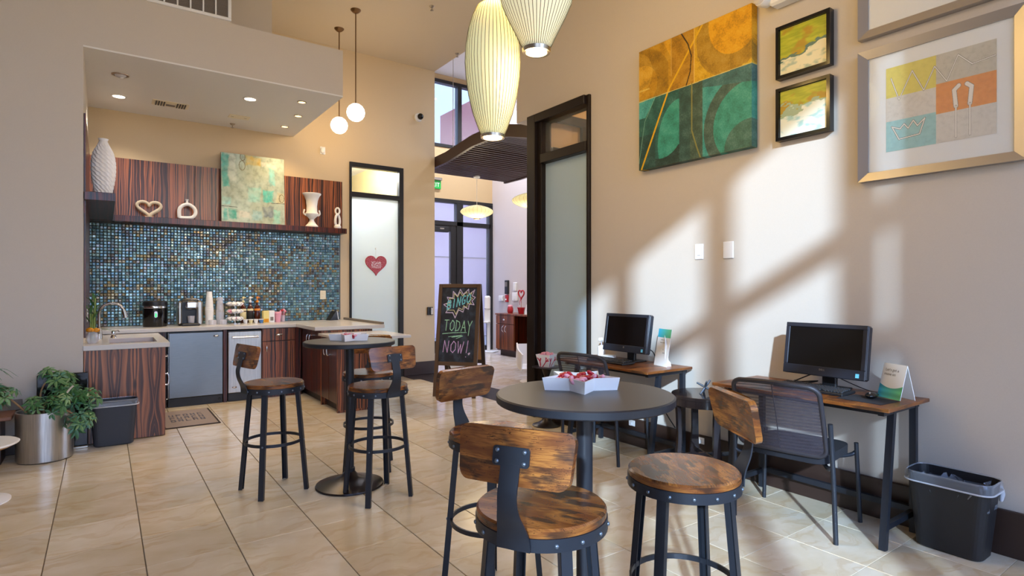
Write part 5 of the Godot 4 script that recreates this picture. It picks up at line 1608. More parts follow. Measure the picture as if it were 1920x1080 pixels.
	obj("glass", MB.new().lathe([Vector2(0, 0), Vector2(0.026, 0), Vector2(0.03, 0.09), Vector2(0.027, 0.09)], 14), M["clear_plastic"], lp)
	for i in 6:
		var a := i * 1.05
		obj("candy", MB.new().tube([Vector3(0.01 * cos(a), 0.005, 0.01 * sin(a)), Vector3(0.03 * cos(a), 0.13 + 0.01 * (i % 3), 0.03 * sin(a))], 0.003, 5).ball(Vector3(0.031 * cos(a), 0.14 + 0.01 * (i % 3), 0.031 * sin(a)), Vector3(0.016, 0.018, 0.012), 8, 6), M["red"] if i % 2 == 0 else M["pink"], lp)
	var pb := thing("card_holder", "black tilted holder with white cards at the right end of the counter", "holder", Vector3(2.70, cy, -8.3), 20)
	obj("stand", MB.new().slab(PackedVector2Array([Vector2(-0.07, 0), Vector2(0.07, 0), Vector2(0.045, 0.13), Vector2(0.03, 0.13)]), -0.05, 0.05), M["black_plastic"], pb)
	obj("cards", MB.new().with(Transform3D(Basis(Vector3.BACK, 0.2), Vector3(0.068, 0.07, 0))).box(Vector3(0, 0, -0.025), Vector3(0.012, 0.12, 0.04), 0.002).box(Vector3(0, 0, 0.025), Vector3(0.012, 0.12, 0.04), 0.002), M["white_matte"], pb)
	# outlets
	var o1 := thing("wall_outlet", "cream outlet plate on the mosaic right of the bottles", "outlet", Vector3(2.608, 1.30, ZB + 0.013))
	obj("plate", MB.new().box(Vector3(0, 0, 0.004), Vector3(0.08, 0.125, 0.008), 0.003), M["cream_plate"], o1)
	obj("socket", MB.new().box(Vector3(0, 0.025, 0.009), Vector3(0.035, 0.03, 0.004), 0.002).box(Vector3(0, -0.025, 0.009), Vector3(0.035, 0.03, 0.004), 0.002), M["cream_plate"], o1)
	var o2 := thing("wall_outlet", "white outlet plate edge on at the left end of the kitchen nook", "outlet", Vector3(-0.13, 1.14, -6.75), 90)
	obj("plate", MB.new().box(Vector3(0, 0, 0.004), Vector3(0.08, 0.125, 0.008), 0.003), M["white_plastic"], o2)
	obj("socket", MB.new().box(Vector3(0, 0.025, 0.009), Vector3(0.035, 0.03, 0.004), 0.002).box(Vector3(0, -0.025, 0.009), Vector3(0.035, 0.03, 0.004), 0.002), M["white_matte"], o2)
	# mat
	var mt := thing("floor_mat", "brown grey floor mat with faded dark lettering before the fridge", "mat", Vector3(0.745, 0, -7.05))
	obj("rubber_edge", MB.new().box(Vector3(0, 0.004, 0), Vector3(0.50, 0.008, 0.88), 0.003), M["mat_edge"], mt)
	obj("pile", MB.new().box(Vector3(-0.005, 0.007, -0.005), Vector3(0.47, 0.008, 0.84), 0.003), M["rubber_mat"], mt)
	var let := MB.new()
	for j in 3:
		for i in 5:
			var c := Vector3(-0.15 + 0.068 * i, 0.0115, -0.16 + 0.14 * j)
			var w := 0.045
			var h := 0.10
			let.span(c + Vector3(-w / 2, 0, -h / 2), c + Vector3(-w / 2 + 0.012, 0.001, h / 2))
			if (i + j) % 3 != 1:
				let.span(c + Vector3(w / 2 - 0.012, 0, -h / 2), c + Vector3(w / 2, 0.001, h / 2))
			if (i * 2 + j) % 3 != 0:
				let.span(c + Vector3(-w / 2, 0, -h / 2), c + Vector3(w / 2, 0.001, -h / 2 + 0.016))
			if (i + j) % 2 == 0:
				let.span(c + Vector3(-w / 2, 0, h / 2 - 0.016), c + Vector3(w / 2, 0.001, h / 2))
			else:
				let.span(c + Vector3(-w / 2, 0, -0.008), c + Vector3(w / 2, 0.001, 0.008))
	obj("lettering", let, M["mat_print"], mt)

# ---------------------------------------------------------------- lamps, vents and fittings overhead

const WARM := Color(1.0, 0.84, 0.60)
const DOWN_POWER := 0.75
const BUBBLE_POWER := 0.5

func ribbed_shade(s: Node3D, prof: Array, m: Material, ribs: int) -> void:
	obj("shade", MB.new().lathe(prof, 48, 0.8), m, s)
	var wr := MB.new()
	for k in ribs:
		var a := TAU * k / ribs
		var pth := []
		for p in prof:
			pth.append(Vector3(cos(a) * (p.x + 0.0006), p.y, sin(a) * (p.x + 0.0006)))
		wr.tube(pth, 0.0016, 4)
	obj("wire_ribs", wr, M["shade_wire"], s)

func build_ceiling_things() -> void:
	var cg := thing("cigar_lamp", "long ribbed cigar shaped pale yellow pendant lamp over the lounge", "pendant lamp", Vector3(1.918, 2.309, -2.9))
	var prof := []
	for q in [[0.062, 0.0], [0.085, 0.05], [0.118, 0.14], [0.145, 0.25], [0.161, 0.36], [0.167, 0.45], [0.162, 0.55], [0.146, 0.65], [0.122, 0.73], [0.094, 0.785], [0.066, 0.806], [0.03, 0.81]]:
		prof.append(Vector2(q[0], q[1]))
	ribbed_shade(cg, prof, M["bubble_shade"], 44)
	obj("bottom_ring", MB.new().lathe([Vector2(0.058, 0.01), Vector2(0.058, -0.004), Vector2(0.072, -0.004), Vector2(0.074, 0.014)], 32), M["nickel"], cg)
	obj("bulb_diffuser", MB.new().cyl(Vector3(0, 0.004, 0), 0.057, 0.004, 24), M["bulb_disc"], cg)
	obj("cord", MB.new().tube([Vector3(0, 0.81, 0), Vector3(0, CEIL - 2.309, 0)], 0.005, 8), M["white_plastic"], cg)
	obj("ceiling_cup", MB.new().cyl(Vector3(0, CEIL - 2.309 - 0.03, 0), 0.06, 0.03, 20, 0.008), M["white_plastic"], cg)
	lamp(cg, Vector3(0, -0.06, 0), WARM, BUBBLE_POWER * 0.5, 0.1)
	var pe := thing("pear_lamp", "ribbed pear shaped cream pendant lamp cut by the top edge", "pendant lamp", Vector3(1.965, 2.712, -2.53))
	var pp := []
	for q in [[0.066, 0.0], [0.09, 0.045], [0.125, 0.12], [0.165, 0.20], [0.20, 0.28], [0.219, 0.36], [0.222, 0.43], [0.208, 0.50], [0.17, 0.57], [0.115, 0.62], [0.07, 0.645], [0.03, 0.65]]:
		pp.append(Vector2(q[0], q[1]) * 0.97)
	ribbed_shade(pe, pp, M["pear_shade"], 48)
	obj("bottom_ring", MB.new().lathe([Vector2(0.060, 0.012), Vector2(0.060, -0.004), Vector2(0.076, -0.004), Vector2(0.08, 0.018)], 32), M["nickel"], pe)
	obj("bulb_diffuser", MB.new().cyl(Vector3(0, 0.004, 0), 0.059, 0.004, 24), M["globe_glow"], pe)
	obj("cord", MB.new().tube([Vector3(0, 0.63, 0), Vector3(0, CEIL - 2.712, 0)], 0.005, 8), M["white_plastic"], pe)
	obj("ceiling_cup", MB.new().cyl(Vector3(0, CEIL - 2.712 - 0.03, 0), 0.06, 0.03, 20, 0.008), M["white_plastic"], pe)
	lamp(pe, Vector3(0, -0.06, 0), WARM, BUBBLE_POWER * 0.5, 0.1)
	# light that the pendants let out at their open tops
	lamp(pe, Vector3(0, 0.80, 0), Color(1.0, 0.82, 0.50), BUBBLE_POWER * 1.3, 0.12)
	lamp(cg, Vector3(0, 0.95, 0), Color(1.0, 0.82, 0.50), BUBBLE_POWER * 1.3, 0.12)
	for g in [[Vector3(2.634, 3.646, -7.16), "white glowing globe pendant hanging nearer the viewer beside the kitchen soffit"], [Vector3(2.639, 3.632, -7.81), "white glowing globe pendant whose rod passes behind the kitchen soffit"]]:
		var gl := thing("globe_pendant", g[1], "pendant lamp", g[0], 0, "globe pendants by the kitchen")
		obj("globe", MB.new().lathe([Vector2(0.05, -0.104), Vector2(0.085, -0.078), Vector2(0.108, -0.04), Vector2(0.115, 0.0), Vector2(0.108, 0.04), Vector2(0.085, 0.078), Vector2(0.05, 0.104)], 32, 0.9).lathe([Vector2(0, -0.104), Vector2(0.05, -0.104)], 32), M["globe_glow"], gl)
		obj("cap", MB.new().lathe([Vector2(0.05, 0.102), Vector2(0.04, 0.112), Vector2(0.012, 0.12), Vector2(0, 0.12)], 20), M["nickel"], gl)
		obj("rod", MB.new().tube([Vector3(0, 0.11, 0), Vector3(0, CEIL - g[0].y, 0)], 0.008, 8), M["bronze_gold"], gl)
		obj("ceiling_cup", MB.new().lathe([Vector2(0, CEIL - g[0].y - 0.045), Vector2(0.03, CEIL - g[0].y - 0.04), Vector2(0.062, CEIL - g[0].y - 0.012), Vector2(0.066, CEIL - g[0].y)], 24), M["bronze_gold"], gl)
		lamp(gl, Vector3.ZERO, Color(1.0, 0.84, 0.58), 0.22, 0.1)
	# soffit fittings
	var sy := 3.545
	var dl := [[0.14, -7.001, 2, "unlit round eyeball fitting at the front left of the kitchen soffit"], [0.141, -7.787, 1, "lit white downlight at the back left of the kitchen soffit"], [1.356, -7.034, 1, "brightest white downlight in the middle of the kitchen soffit"], [1.866, -6.809, 0, "small warm downlight of the soffit row, nearest the viewer"], [1.978, -7.383, 0, "small warm downlight in the middle of the soffit row"], [1.963, -7.971, 0, "small warm downlight of the soffit row, nearest the tile wall"]]
	for d in dl:
		var o := thing("downlight", d[3], "light", Vector3(d[0], sy, d[1]), 0, "recessed lights of the soffit")
		var r := 0.075 if d[2] > 0 else 0.05
		obj("trim_ring", MB.new().lathe([Vector2(r * 0.78, -0.004), Vector2(r * 0.8, -0.008), Vector2(r, -0.006), Vector2(r * 1.03, 0.0)], 24), M["white_paint"] if d[2] == 1 else M["nickel"], o)
		if d[2] == 2:
			obj("eyeball", MB.new().ball(Vector3(0, 0.0, 0), Vector3(0.052, 0.03, 0.052)), M["clear_plastic"], o)
			obj("lens", MB.new().ball(Vector3(0.01, -0.015, 0.0), Vector3(0.022, 0.02, 0.022)), M["white_ceramic"], o)
		else:
			obj("lens", MB.new().cyl(Vector3(0, -0.005, 0), r * 0.8, 0.003, 20), M["downlight_glow"] if d[2] == 1 else M["downlight_dim"], o)
			lamp(o, Vector3(0, -0.03, 0), Color(1.0, 0.95, 0.88) if d[2] == 1 else WARM, DOWN_POWER * (1.6 if d[2] == 1 else 1.0), 0.05, 62.0)
	var vt := thing("ceiling_vent", "small slotted air vent in the kitchen soffit", "vent", Vector3(0.64, sy, -7.775))
	obj("frame", MB.new().box(Vector3(0, -0.004, 0), Vector3(0.37, 0.008, 0.21), 0.002), M["cream_plate"], vt)
	for i in 12:
		if i in [4, 5, 6, 7]:
			continue
		obj("slat", MB.new().box(Vector3(-0.145 + 0.0264 * i, -0.011, 0), Vector3(0.014, 0.006, 0.17)), M["black_plastic"], vt)
	obj("damper", MB.new().box(Vector3(0, -0.011, -0.03), Vector3(0.09, 0.006, 0.05)), M["grey_panel"], vt)
	var ap := thing("access_panel", "flat cream access panel in the kitchen soffit", "panel", Vector3(1.39, sy, -7.86))
	obj("plate", MB.new().box(Vector3(0, -0.003, 0), Vector3(0.24, 0.006, 0.16), 0.002), M["cream_plate"], ap)
	obj("screw", MB.new().box(Vector3(-0.08, -0.007, 0.0), Vector3(0.03, 0.004, 0.01)).box(Vector3(0.07, -0.007, 0.0), Vector3(0.03, 0.004, 0.01)), M["nickel"], ap)
	for s in [[1.375, sy, -8.237, "tiny sprinkler head under the soffit near the tile wall"], [3.385, CEIL, -6.509, "sprinkler head on the high ceiling above the opening"], [4.38, CEIL, -7.60, "sprinkler head at the far edge of the lounge ceiling"]]:
		var sp := thing("sprinkler", s[3], "sprinkler", Vector3(s[0], s[1], s[2]), 0, "sprinkler heads")
		obj("cup", MB.new().lathe([Vector2(0, -0.02), Vector2(0.02, -0.016), Vector2(0.035, 0.0)], 16), M["nickel"], sp)
		obj("deflector", MB.new().tube([Vector3(0, -0.015, 0), Vector3(0, -0.05, 0)], 0.006, 6).cyl(Vector3(0, -0.054, 0), 0.02, 0.004, 12), M["nickel"], sp)
	# return air grille above the nook
	var gr := thing("wall_grille", "white framed return air grille high above the kitchen nook", "vent", Vector3(0.69, 4.085, ZK))
	obj("frame", MB.new().span(Vector3(-0.36, 0, 0), Vector3(0.36, 0.03, 0.02), 0.004).span(Vector3(-0.36, 0.37, 0), Vector3(0.36, 0.40, 0.02), 0.004).span(Vector3(-0.36, 0.03, 0), Vector3(-0.33, 0.37, 0.02), 0.004).span(Vector3(0.33, 0.03, 0), Vector3(0.36, 0.37, 0.02), 0.004), M["white_plastic"], gr)
	obj("backing", MB.new().span(Vector3(-0.33, 0.03, 0.001), Vector3(0.33, 0.37, 0.004)), M["grey_panel"], gr)
	for i in 5:
		obj("divider", MB.new().span(Vector3(-0.227 + 0.11 * i, 0.03, 0.004), Vector3(-0.213 + 0.11 * i, 0.37, 0.018), 0.002), M["white_plastic"], gr)
	var lv := MB.new()
	for i in 28:
		lv.box(Vector3(0, 0.036 + 0.012 * i, 0.008), Vector3(0.66, 0.004, 0.006))
	obj("louvres", lv, M["grey_panel"], gr).set_meta("kind", "stuff")
	# devices on the back wall
	var wc := thing("wall_camera", "small black and white security camera high on the back wall", "camera", Vector3(4.14, 4.15, ZB))
	obj("mount", MB.new().with(spin(Vector3.RIGHT, 90)).lathe([Vector2(0.0, 0.03), Vector2(0.06, 0.03), Vector2(0.07, 0.0)].map(func(p): return p), 20), M["white_plastic"], wc)
	obj("eye", MB.new().ball(Vector3(0.02, 0.01, 0.045), Vector3(0.05, 0.05, 0.05)), M["black_gloss"], wc)
	var sm := thing("wall_sensor", "small oval white sensor on the tan wall above the shelf", "sensor", Vector3(2.608, 3.405, ZB))
	obj("dome", MB.new().ball(Vector3(0, 0, 0.01), Vector3(0.035, 0.05, 0.03)), M["white_plastic"], sm)
	obj("base", MB.new().box(Vector3(0, 0, 0.004), Vector3(0.075, 0.11, 0.008), 0.003), M["white_plastic"], sm)
	var ho := thing("door_holder", "small black and silver magnetic door holder at the end of the back wall", "door holder", Vector3(4.35, 1.025, ZB))
	obj("plate", MB.new().box(Vector3(0, 0, 0.012), Vector3(0.10, 0.13, 0.024), 0.004), M["black_plastic"], ho)
	obj("magnet", MB.new().box(Vector3(0.02, 0, 0.035), Vector3(0.045, 0.11, 0.025), 0.006), M["chrome"], ho)

# ---------------------------------------------------------------- pictures and fittings on the walls

func picture_frame(s: Node3D, w: float, h: float, fw: float, depth: float, m: Material, lift := 0.0) -> void:
	# mitred moulding: four sides, each a mesh of its own, sloping from the outer lip to the picture
	var c := [Vector2(-w / 2, -h / 2), Vector2(w / 2, -h / 2), Vector2(w / 2, h / 2), Vector2(-w / 2, h / 2)]
	var inn := [Vector2(-w / 2 + fw, -h / 2 + fw), Vector2(w / 2 - fw, -h / 2 + fw), Vector2(w / 2 - fw, h / 2 - fw), Vector2(-w / 2 + fw, h / 2 - fw)]
	for k in 4:
		var j := (k + 1) % 4
		var mb := MB.new()
		var a := Vector3(c[k].x, c[k].y, 0)
		var b := Vector3(c[j].x, c[j].y, 0)
		var up := Vector3(0, 0, depth)
		var ia := Vector3(inn[k].x, inn[k].y, depth + lift)
		var ib := Vector3(inn[j].x, inn[j].y, depth + lift)
		var out := Vector3((c[k].x + c[j].x), (c[k].y + c[j].y), 0).normalized()
		mb.flat(a, b, b + up, a + up, out)
		mb.flat(a + up, b + up, ib, ia, Vector3(0, 0, 1))
		mb.flat(ia, ib, Vector3(ib.x, ib.y, 0), Vector3(ia.x, ia.y, 0), -out)
		mb.flat(a, b, Vector3(ib.x, ib.y, 0), Vector3(ia.x, ia.y, 0), Vector3(0, 0, -1))
		obj("moulding", mb, m, s)

func sheet(s: Node3D, called: String, w: float, h: float, z: float, m: Material, off := Vector2.ZERO) -> MeshInstance3D:
	var mb := MB.new()
	mb.quad(Vector3(off.x - w / 2, off.y - h / 2, z), Vector3(off.x + w / 2, off.y - h / 2, z), Vector3(off.x + w / 2, off.y + h / 2, z), Vector3(off.x - w / 2, off.y + h / 2, z), Vector3(0, 0, 1))
	return obj(called, mb, m, s)

func build_wall_things() -> void:
	var bc := thing("large_canvas", "large square abstract canvas, ochre above and teal below, on the desk wall", "painting", Vector3(WX, 2.932, -2.898), -90)
	obj("stretcher", MB.new().box(Vector3(0, 0, 0.033), Vector3(1.06, 1.024, 0.064)), M["label_cream"], bc)
	var cw := 0.532
	var chh := 0.514
	var cz := 0.069
	var wrap := MB.new()
	wrap.quad(Vector3(-cw, -chh, cz), Vector3(cw, -chh, cz), Vector3(cw, chh, cz), Vector3(-cw, chh, cz), Vector3(0, 0, 1))
	for sg in [-1.0, 1.0]:
		var eu := 0.97 if sg > 0 else 0.03
		wrap.quad(Vector3(cw * sg, -chh, 0), Vector3(cw * sg, -chh, cz), Vector3(cw * sg, chh, cz), Vector3(cw * sg, chh, 0), Vector3(sg, 0, 0), [Vector2(eu - 0.02, 1), Vector2(eu + 0.02, 1), Vector2(eu + 0.02, 0), Vector2(eu - 0.02, 0)])
		var ev := 0.03 if sg > 0 else 0.97
		wrap.quad(Vector3(-cw, chh * sg, 0), Vector3(cw, chh * sg, 0), Vector3(cw, chh * sg, cz), Vector3(-cw, chh * sg, cz), Vector3(0, sg, 0), [Vector2(0, ev - 0.02), Vector2(1, ev - 0.02), Vector2(1, ev + 0.02), Vector2(0, ev + 0.02)])
	obj("painted_canvas", wrap, M["big_canvas_paint"], bc)
	for k in 2:
		var y := 3.024 if k == 0 else 2.597
		var sf := thing("framed_abstract", "small black framed green abstract with a white lower part, upper of the pair" if k == 0 else "small black framed abstract, pale with a green top, lower of the pair", "painting", Vector3(WX, y, -2.012), -90, "two small black framed abstracts")
		picture_frame(sf, 0.366, 0.362, 0.022, 0.055, M["black_gloss"])
		obj("canvas", MB.new().box(Vector3(0, 0, 0.02), Vector3(0.318, 0.314, 0.036)), M["cream_plate"], sf)
		sheet(sf, "painted_face", 0.316, 0.312, 0.039, M["small_art_%d" % k])
	for k in 2:
		var w := 0.80
		var y := 2.453 if k == 0 else 3.33
		var of := thing("silver_frame_print", "large silver framed print with a crown and two white tongs on coloured squares" if k == 0 else "large silver framed print cut off by the top right edge", "picture", Vector3(WX, y, -1.264), -90, "two large silver framed prints")
		picture_frame(of, w, w, 0.052, 0.05, M["silver_frame"], -0.016)
		obj("backing", MB.new().box(Vector3(0, 0, 0.012), Vector3(0.72, 0.72, 0.02)), M["grey_panel"], of)
		sheet(of, "mount_board", 0.71, 0.71, 0.024, M["white_matte"])
		if k == 0:
			sheet(of, "print", 0.525, 0.50, 0.0255, M["crown_print"], Vector2(0.012, 0.012))
		else:
			sheet(of, "print", 0.30, 0.46, 0.0255, M["yellow_box"], Vector2(0.06, 0.11))
		obj("glazing", MB.new().box(Vector3(0, 0, 0.030), Vector3(0.705, 0.705, 0.002)), M["clear_glass"], of)
	var s1 := thing("switch_plate", "white light switch plate with a center toggle, left of the pair on the desk wall", "switch", Vector3(WX, 1.688, -2.86), -90)
	obj("plate", MB.new().box(Vector3(0, 0, 0.004), Vector3(0.078, 0.122, 0.008), 0.003), M["white_plastic"], s1)
	obj("rocker", MB.new().box(Vector3(0, 0, 0.01), Vector3(0.03, 0.06, 0.006), 0.002), M["white_matte"], s1)
	var s2 := thing("blank_plate", "blank white wall plate, right of the pair on the desk wall", "wall plate", Vector3(WX, 1.688, -2.597), -90)
	obj("plate", MB.new().box(Vector3(0, 0, 0.006), Vector3(0.088, 0.128, 0.012), 0.004), M["white_plastic"], s2)
	var el := thing("emergency_light", "white emergency light with a round clear lamp at the top edge", "emergency light", Vector3(WX, 3.40, -2.13), -90)
	obj("housing", MB.new().box(Vector3(0.02, 0.03, 0.05), Vector3(0.22, 0.16, 0.10), 0.015), M["white_plastic"], el)
	for x in [-0.12, 0.15]:
		var hd := obj("lamp_head", MB.new().with(Transform3D(Basis(Vector3.RIGHT, 1.35) * Basis(Vector3.BACK, 0.3), Vector3(x, 0.02, 0.08))).lathe([Vector2(0, -0.03), Vector2(0.05, -0.03), Vector2(0.062, 0.02), Vector2(0.058, 0.045), Vector2(0.0, 0.055)], 24), M["white_plastic"], el)
		obj("lens", MB.new().with(Transform3D(Basis(Vector3.RIGHT, 1.35) * Basis(Vector3.BACK, 0.3), Vector3(x, 0.02, 0.08))).lathe([Vector2(0.056, 0.046), Vector2(0.05, 0.062), Vector2(0.0, 0.07)], 24), M["clear_plastic"], hd)
	obj("indicator", MB.new().ball(Vector3(0.06, -0.05, 0.09), Vector3(0.008, 0.008, 0.008)), M["pink"], el)
	var hh := thing("hanging_heart", "red patterned heart hanging on the frosted kitchen door", "decoration", Vector3(3.428, 1.745, ZB - 0.018))
	var pl := PackedVector2Array()
	for i in 48:
		var a := TAU * i / 48
		pl.append(Vector2(0.0104 * 16 * pow(sin(a), 3), 0.0102 * (13 * cos(a) - 5 * cos(2 * a) - 2 * cos(3 * a) - cos(4 * a)) + 0.022))
	obj("heart", MB.new().slab(pl, 0.0, 0.022, 0.5, true), M["heart_print"], hh)
	var rim := []
	for p in pl:
		rim.append(Vector3(p.x, p.y, 0.014))
	obj("border", MB.new().tube(rim, 0.008, 6, true), M["red"], hh)
	obj("string", MB.new().tube([Vector3(0, 0.09, 0.01), Vector3(0, 0.26, 0.0)], 0.002, 5), M["white_plastic"], hh)
	obj("hook", MB.new().ball(Vector3(0, 0.262, 0.004), Vector3(0.012, 0.016, 0.008)), M["white_plastic"], hh)
	# chalkboard sign
	var sg := thing("chalkboard_sign", "wooden A-frame chalkboard reading BINGO TODAY NOW in the opening to the lobby", "sign", Vector3(3.84, 0, -6.58), -50)
	var lean := deg_to_rad(9.0)
	for face in [0, 1]:
		var t := Transform3D(Basis(Vector3.RIGHT, -lean), Vector3(0, 0, 0.24)) if face == 0 else Transform3D(Basis(Vector3.UP, PI) * Basis(Vector3.RIGHT, -lean), Vector3(0, 0, -0.24))
		var called := "front_frame" if face == 0 else "rear_frame"
		var fm: Material = M["sign_wood"] if face == 0 else M["dark_wood"]
		var f := obj(called, MB.new().with(t).box(Vector3(-0.265, 0.735, 0), Vector3(0.05, 1.47, 0.028), 0.004).box(Vector3(0.265, 0.735, 0), Vector3(0.05, 1.47, 0.028), 0.004).box(Vector3(0, 1.445, 0), Vector3(0.48, 0.05, 0.028), 0.004).box(Vector3(0, 0.425, 0), Vector3(0.48, 0.05, 0.028), 0.004), fm, sg)
		if face == 0:
			var bd := MB.new().with(t)
			bd.box(Vector3(0, 0.935, -0.004), Vector3(0.48, 0.97, 0.012))
			obj("board", bd, M["black_plastic"], f)
			var pr := MB.new().with(t)
			pr.quad(Vector3(-0.24, 0.45, 0.003), Vector3(0.24, 0.45, 0.003), Vector3(0.24, 1.42, 0.003), Vector3(-0.24, 1.42, 0.003), Vector3(0, 0, 1))
			obj("chalk_writing", pr, M["chalkboard_print"], f)
		else:
			obj("board", MB.new().with(t).box(Vector3(0, 0.935, -0.004), Vector3(0.48, 0.97, 0.012)), M["ply_edge"], f)
	obj("centre_strut", MB.new().tube([Vector3(-0.1, 0.40, 0.17), Vector3(-0.1, 0.22, 0.0)], 0.014, 6), M["dark_wood"], sg)

# ---------------------------------------------------------------- bar stools and tables

func make_stool(label: String) -> Node3D:
	var s := thing("bar_stool", label, "bar stool", Vector3.ZERO, 0, "rustic wood and metal bar stools")
	obj("seat", MB.new().lathe([Vector2(0, 0.722), Vector2(0.192, 0.722), Vector2(0.196, 0.726), Vector2(0.196, 0.744), Vector2(0.190, 0.750), Vector2(0, 0.750)], 56, 0.3), M["rustic_0"], s)
	var rim := obj("rim", MB.new().lathe([Vector2(0.190, 0.688), Vector2(0.199, 0.688), Vector2(0.199, 0.724), Vector2(0.195, 0.7245)], 56, 0.3).lathe([Vector2(0.190, 0.7245), Vector2(0.190, 0.688)], 56), M["gunmetal"], s)
	var rv := MB.new().ball(Vector3.ZERO, Vector3(0.0065, 0.0065, 0.005), 10, 6).commit()
	for k in 16:
		var a := TAU * (k + 0.5) / 16
		put("rivet", rv, M["rivet_metal"], rim, Transform3D(Basis(Vector3.UP, PI / 2 - a), Vector3(cos(a) * 0.200, 0.706, sin(a) * 0.200)))
	for k in 4:
		var a := PI / 4 + PI / 2 * k
		var d := Vector3(cos(a), 0, sin(a))
		var side := Vector3(-sin(a), 0, cos(a))
		var top := d * 0.172 + Vector3(0, 0.70, 0)
		var foot := d * 0.235
		var leg := MB.new().bar([foot, top], side, 0.034, 0.004)
		leg.bar([foot + side * 0.015 - d * 0.011, top + side * 0.015 - d * 0.011], d, 0.024, 0.004)
		leg.bar([foot - side * 0.015 - d * 0.011, top - side * 0.015 - d * 0.011], d, 0.024, 0.004)
		obj("leg", leg, M["gunmetal"], s)
	var ring := obj("foot_ring", MB.new().bar(circle_path(0.188, 0.345, 40), Vector3.UP, 0.02, 0.008, true), M["gunmetal"], s)
	for k in 4:
		var a := PI / 4 + PI / 2 * k
		put("bolt", rv, M["rivet_metal"], ring, Transform3D(Basis(Vector3.UP, PI / 2 - a), Vector3(cos(a) * 0.207, 0.345, sin(a) * 0.207)))
	# back: curved steel strip, a plate of wood bolted to its head
	var prof := smooth_path([Vector3(0, 0.692, 0.203), Vector3(0, 0.722, 0.205), Vector3(0, 0.752, 0.215), Vector3(0, 0.80, 0.238), Vector3(0, 0.85, 0.245), Vector3(0, 0.895, 0.232), Vector3(0, 0.928, 0.2235)], 5)
	var ws := []
	for p in prof:
		ws.append(lerpf(0.098, 0.056, smoothstep(0.70, 0.84, p.y)))
	var br := obj("bracket", MB.new().bar(prof, Vector3.RIGHT, ws, 0.005), M["gunmetal"], s)
	var tilt := Transform3D(Basis(Vector3.RIGHT, deg_to_rad(-11.0)), Vector3(0, 0.945, 0.204))
	var head := MB.new().with(tilt)
	head.slab(round_rect(0.108, 0.052, 0.010), 0.0125, 0.0175)
	obj("head_plate", head, M["gunmetal"], br)
	for q in [[-0.04, 0.015], [0.04, 0.015], [-0.04, -0.015], [0.04, -0.015]]:
		put("bolt", rv, M["rivet_metal"], br, tilt * Transform3D(Basis(), Vector3(q[0], q[1], 0.019)))
	# backrest plate, gently hollowed, narrower at the foot
	var bk := MB.new()
	bk.xf = tilt
	var out := PackedVector2Array()
	for p in round_rect(0.335, 0.150, 0.030, 6):
		out.append(Vector2(p.x * (1.0 + p.y * 0.55), p.y))
	var n := out.size()
	var curve := func(p: Vector2, z: float) -> Vector3: return Vector3(p.x, p.y, z - p.x * p.x * 0.55)
	var cols := 14
	# faces as strips from left to right so that the plate can bend
	for zz in [0.012, -0.012]:
		var nz := 1.0 if zz > 0 else -1.0
		for i in cols:
			var xa := -0.185 + 0.37 * i / cols
			var xb := -0.185 + 0.37 * (i + 1) / cols
			var cell := PackedVector2Array([Vector2(xa, -0.2), Vector2(xb, -0.2), Vector2(xb, 0.2), Vector2(xa, 0.2)])
			for poly in Geometry2D.intersect_polygons(out, cell):
				var idx := Geometry2D.triangulate_polygon(poly)
				for k in range(0, idx.size(), 3):
					var pts := [poly[idx[k]], poly[idx[k + 1]], poly[idx[k + 2]]]
					var nn := []
					for p in pts:
						nn.append(Vector3(1.1 * p.x, 0, 1.0).normalized() * nz)
					bk.tri(curve.call(pts[0], zz), curve.call(pts[1], zz), curve.call(pts[2], zz), nn[0], nn[1], nn[2])
	for i in n:
		var a := out[i]
		var b := out[(i + 1) % n]
		var e := (b - a)
		var nn := Vector3(e.y, -e.x, 0).normalized()
		if nn.dot(Vector3(a.x, a.y, 0)) < 0:
			nn = -nn
		bk.quad(curve.call(a, -0.012), curve.call(b, -0.012), curve.call(b, 0.012), curve.call(a, 0.012), nn)
	obj("backrest", bk, M["rustic_0"], s)
	return s

func bar_table(label: String, at: Vector3) -> void:
	var t := thing("bar_table", label, "table", at, 0, "round black bar tables")
	obj("tabletop", MB.new().lathe([Vector2(0.309, 1.026), Vector2(0, 1.026)], 64), M["table_top"], t)
	obj("top_edge", MB.new().lathe([Vector2(0, 0.996), Vector2(0.310, 0.996), Vector2(0.315, 1.0), Vector2(0.315, 1.022), Vector2(0.309, 1.026)], 64, 0.4), M["table_edge"], t)
	obj("pole", MB.new().cyl(Vector3(0, 0.05, 0), 0.029, 0.95, 24), M["table_edge"], t)
	obj("collar", MB.new().lathe([Vector2(0.034, 0.095), Vector2(0.036, 0.10), Vector2(0.036, 0.125), Vector2(0.030, 0.13)], 24), M["table_edge"], t)
	obj("base", MB.new().lathe([Vector2(0, 0), Vector2(0.232, 0), Vector2(0.236, 0.006), Vector2(0.232, 0.014), Vector2(0.18, 0.030), Vector2(0.11, 0.048), Vector2(0.06, 0.07), Vector2(0.036, 0.10), Vector2(0, 0.10)], 48, 0.5), M["cast_base"], t)
	obj("top_plate", MB.new().box(Vector3(0, 0.988, 0), Vector3(0.26, 0.012, 0.26), 0.003), M["table_edge"], t)

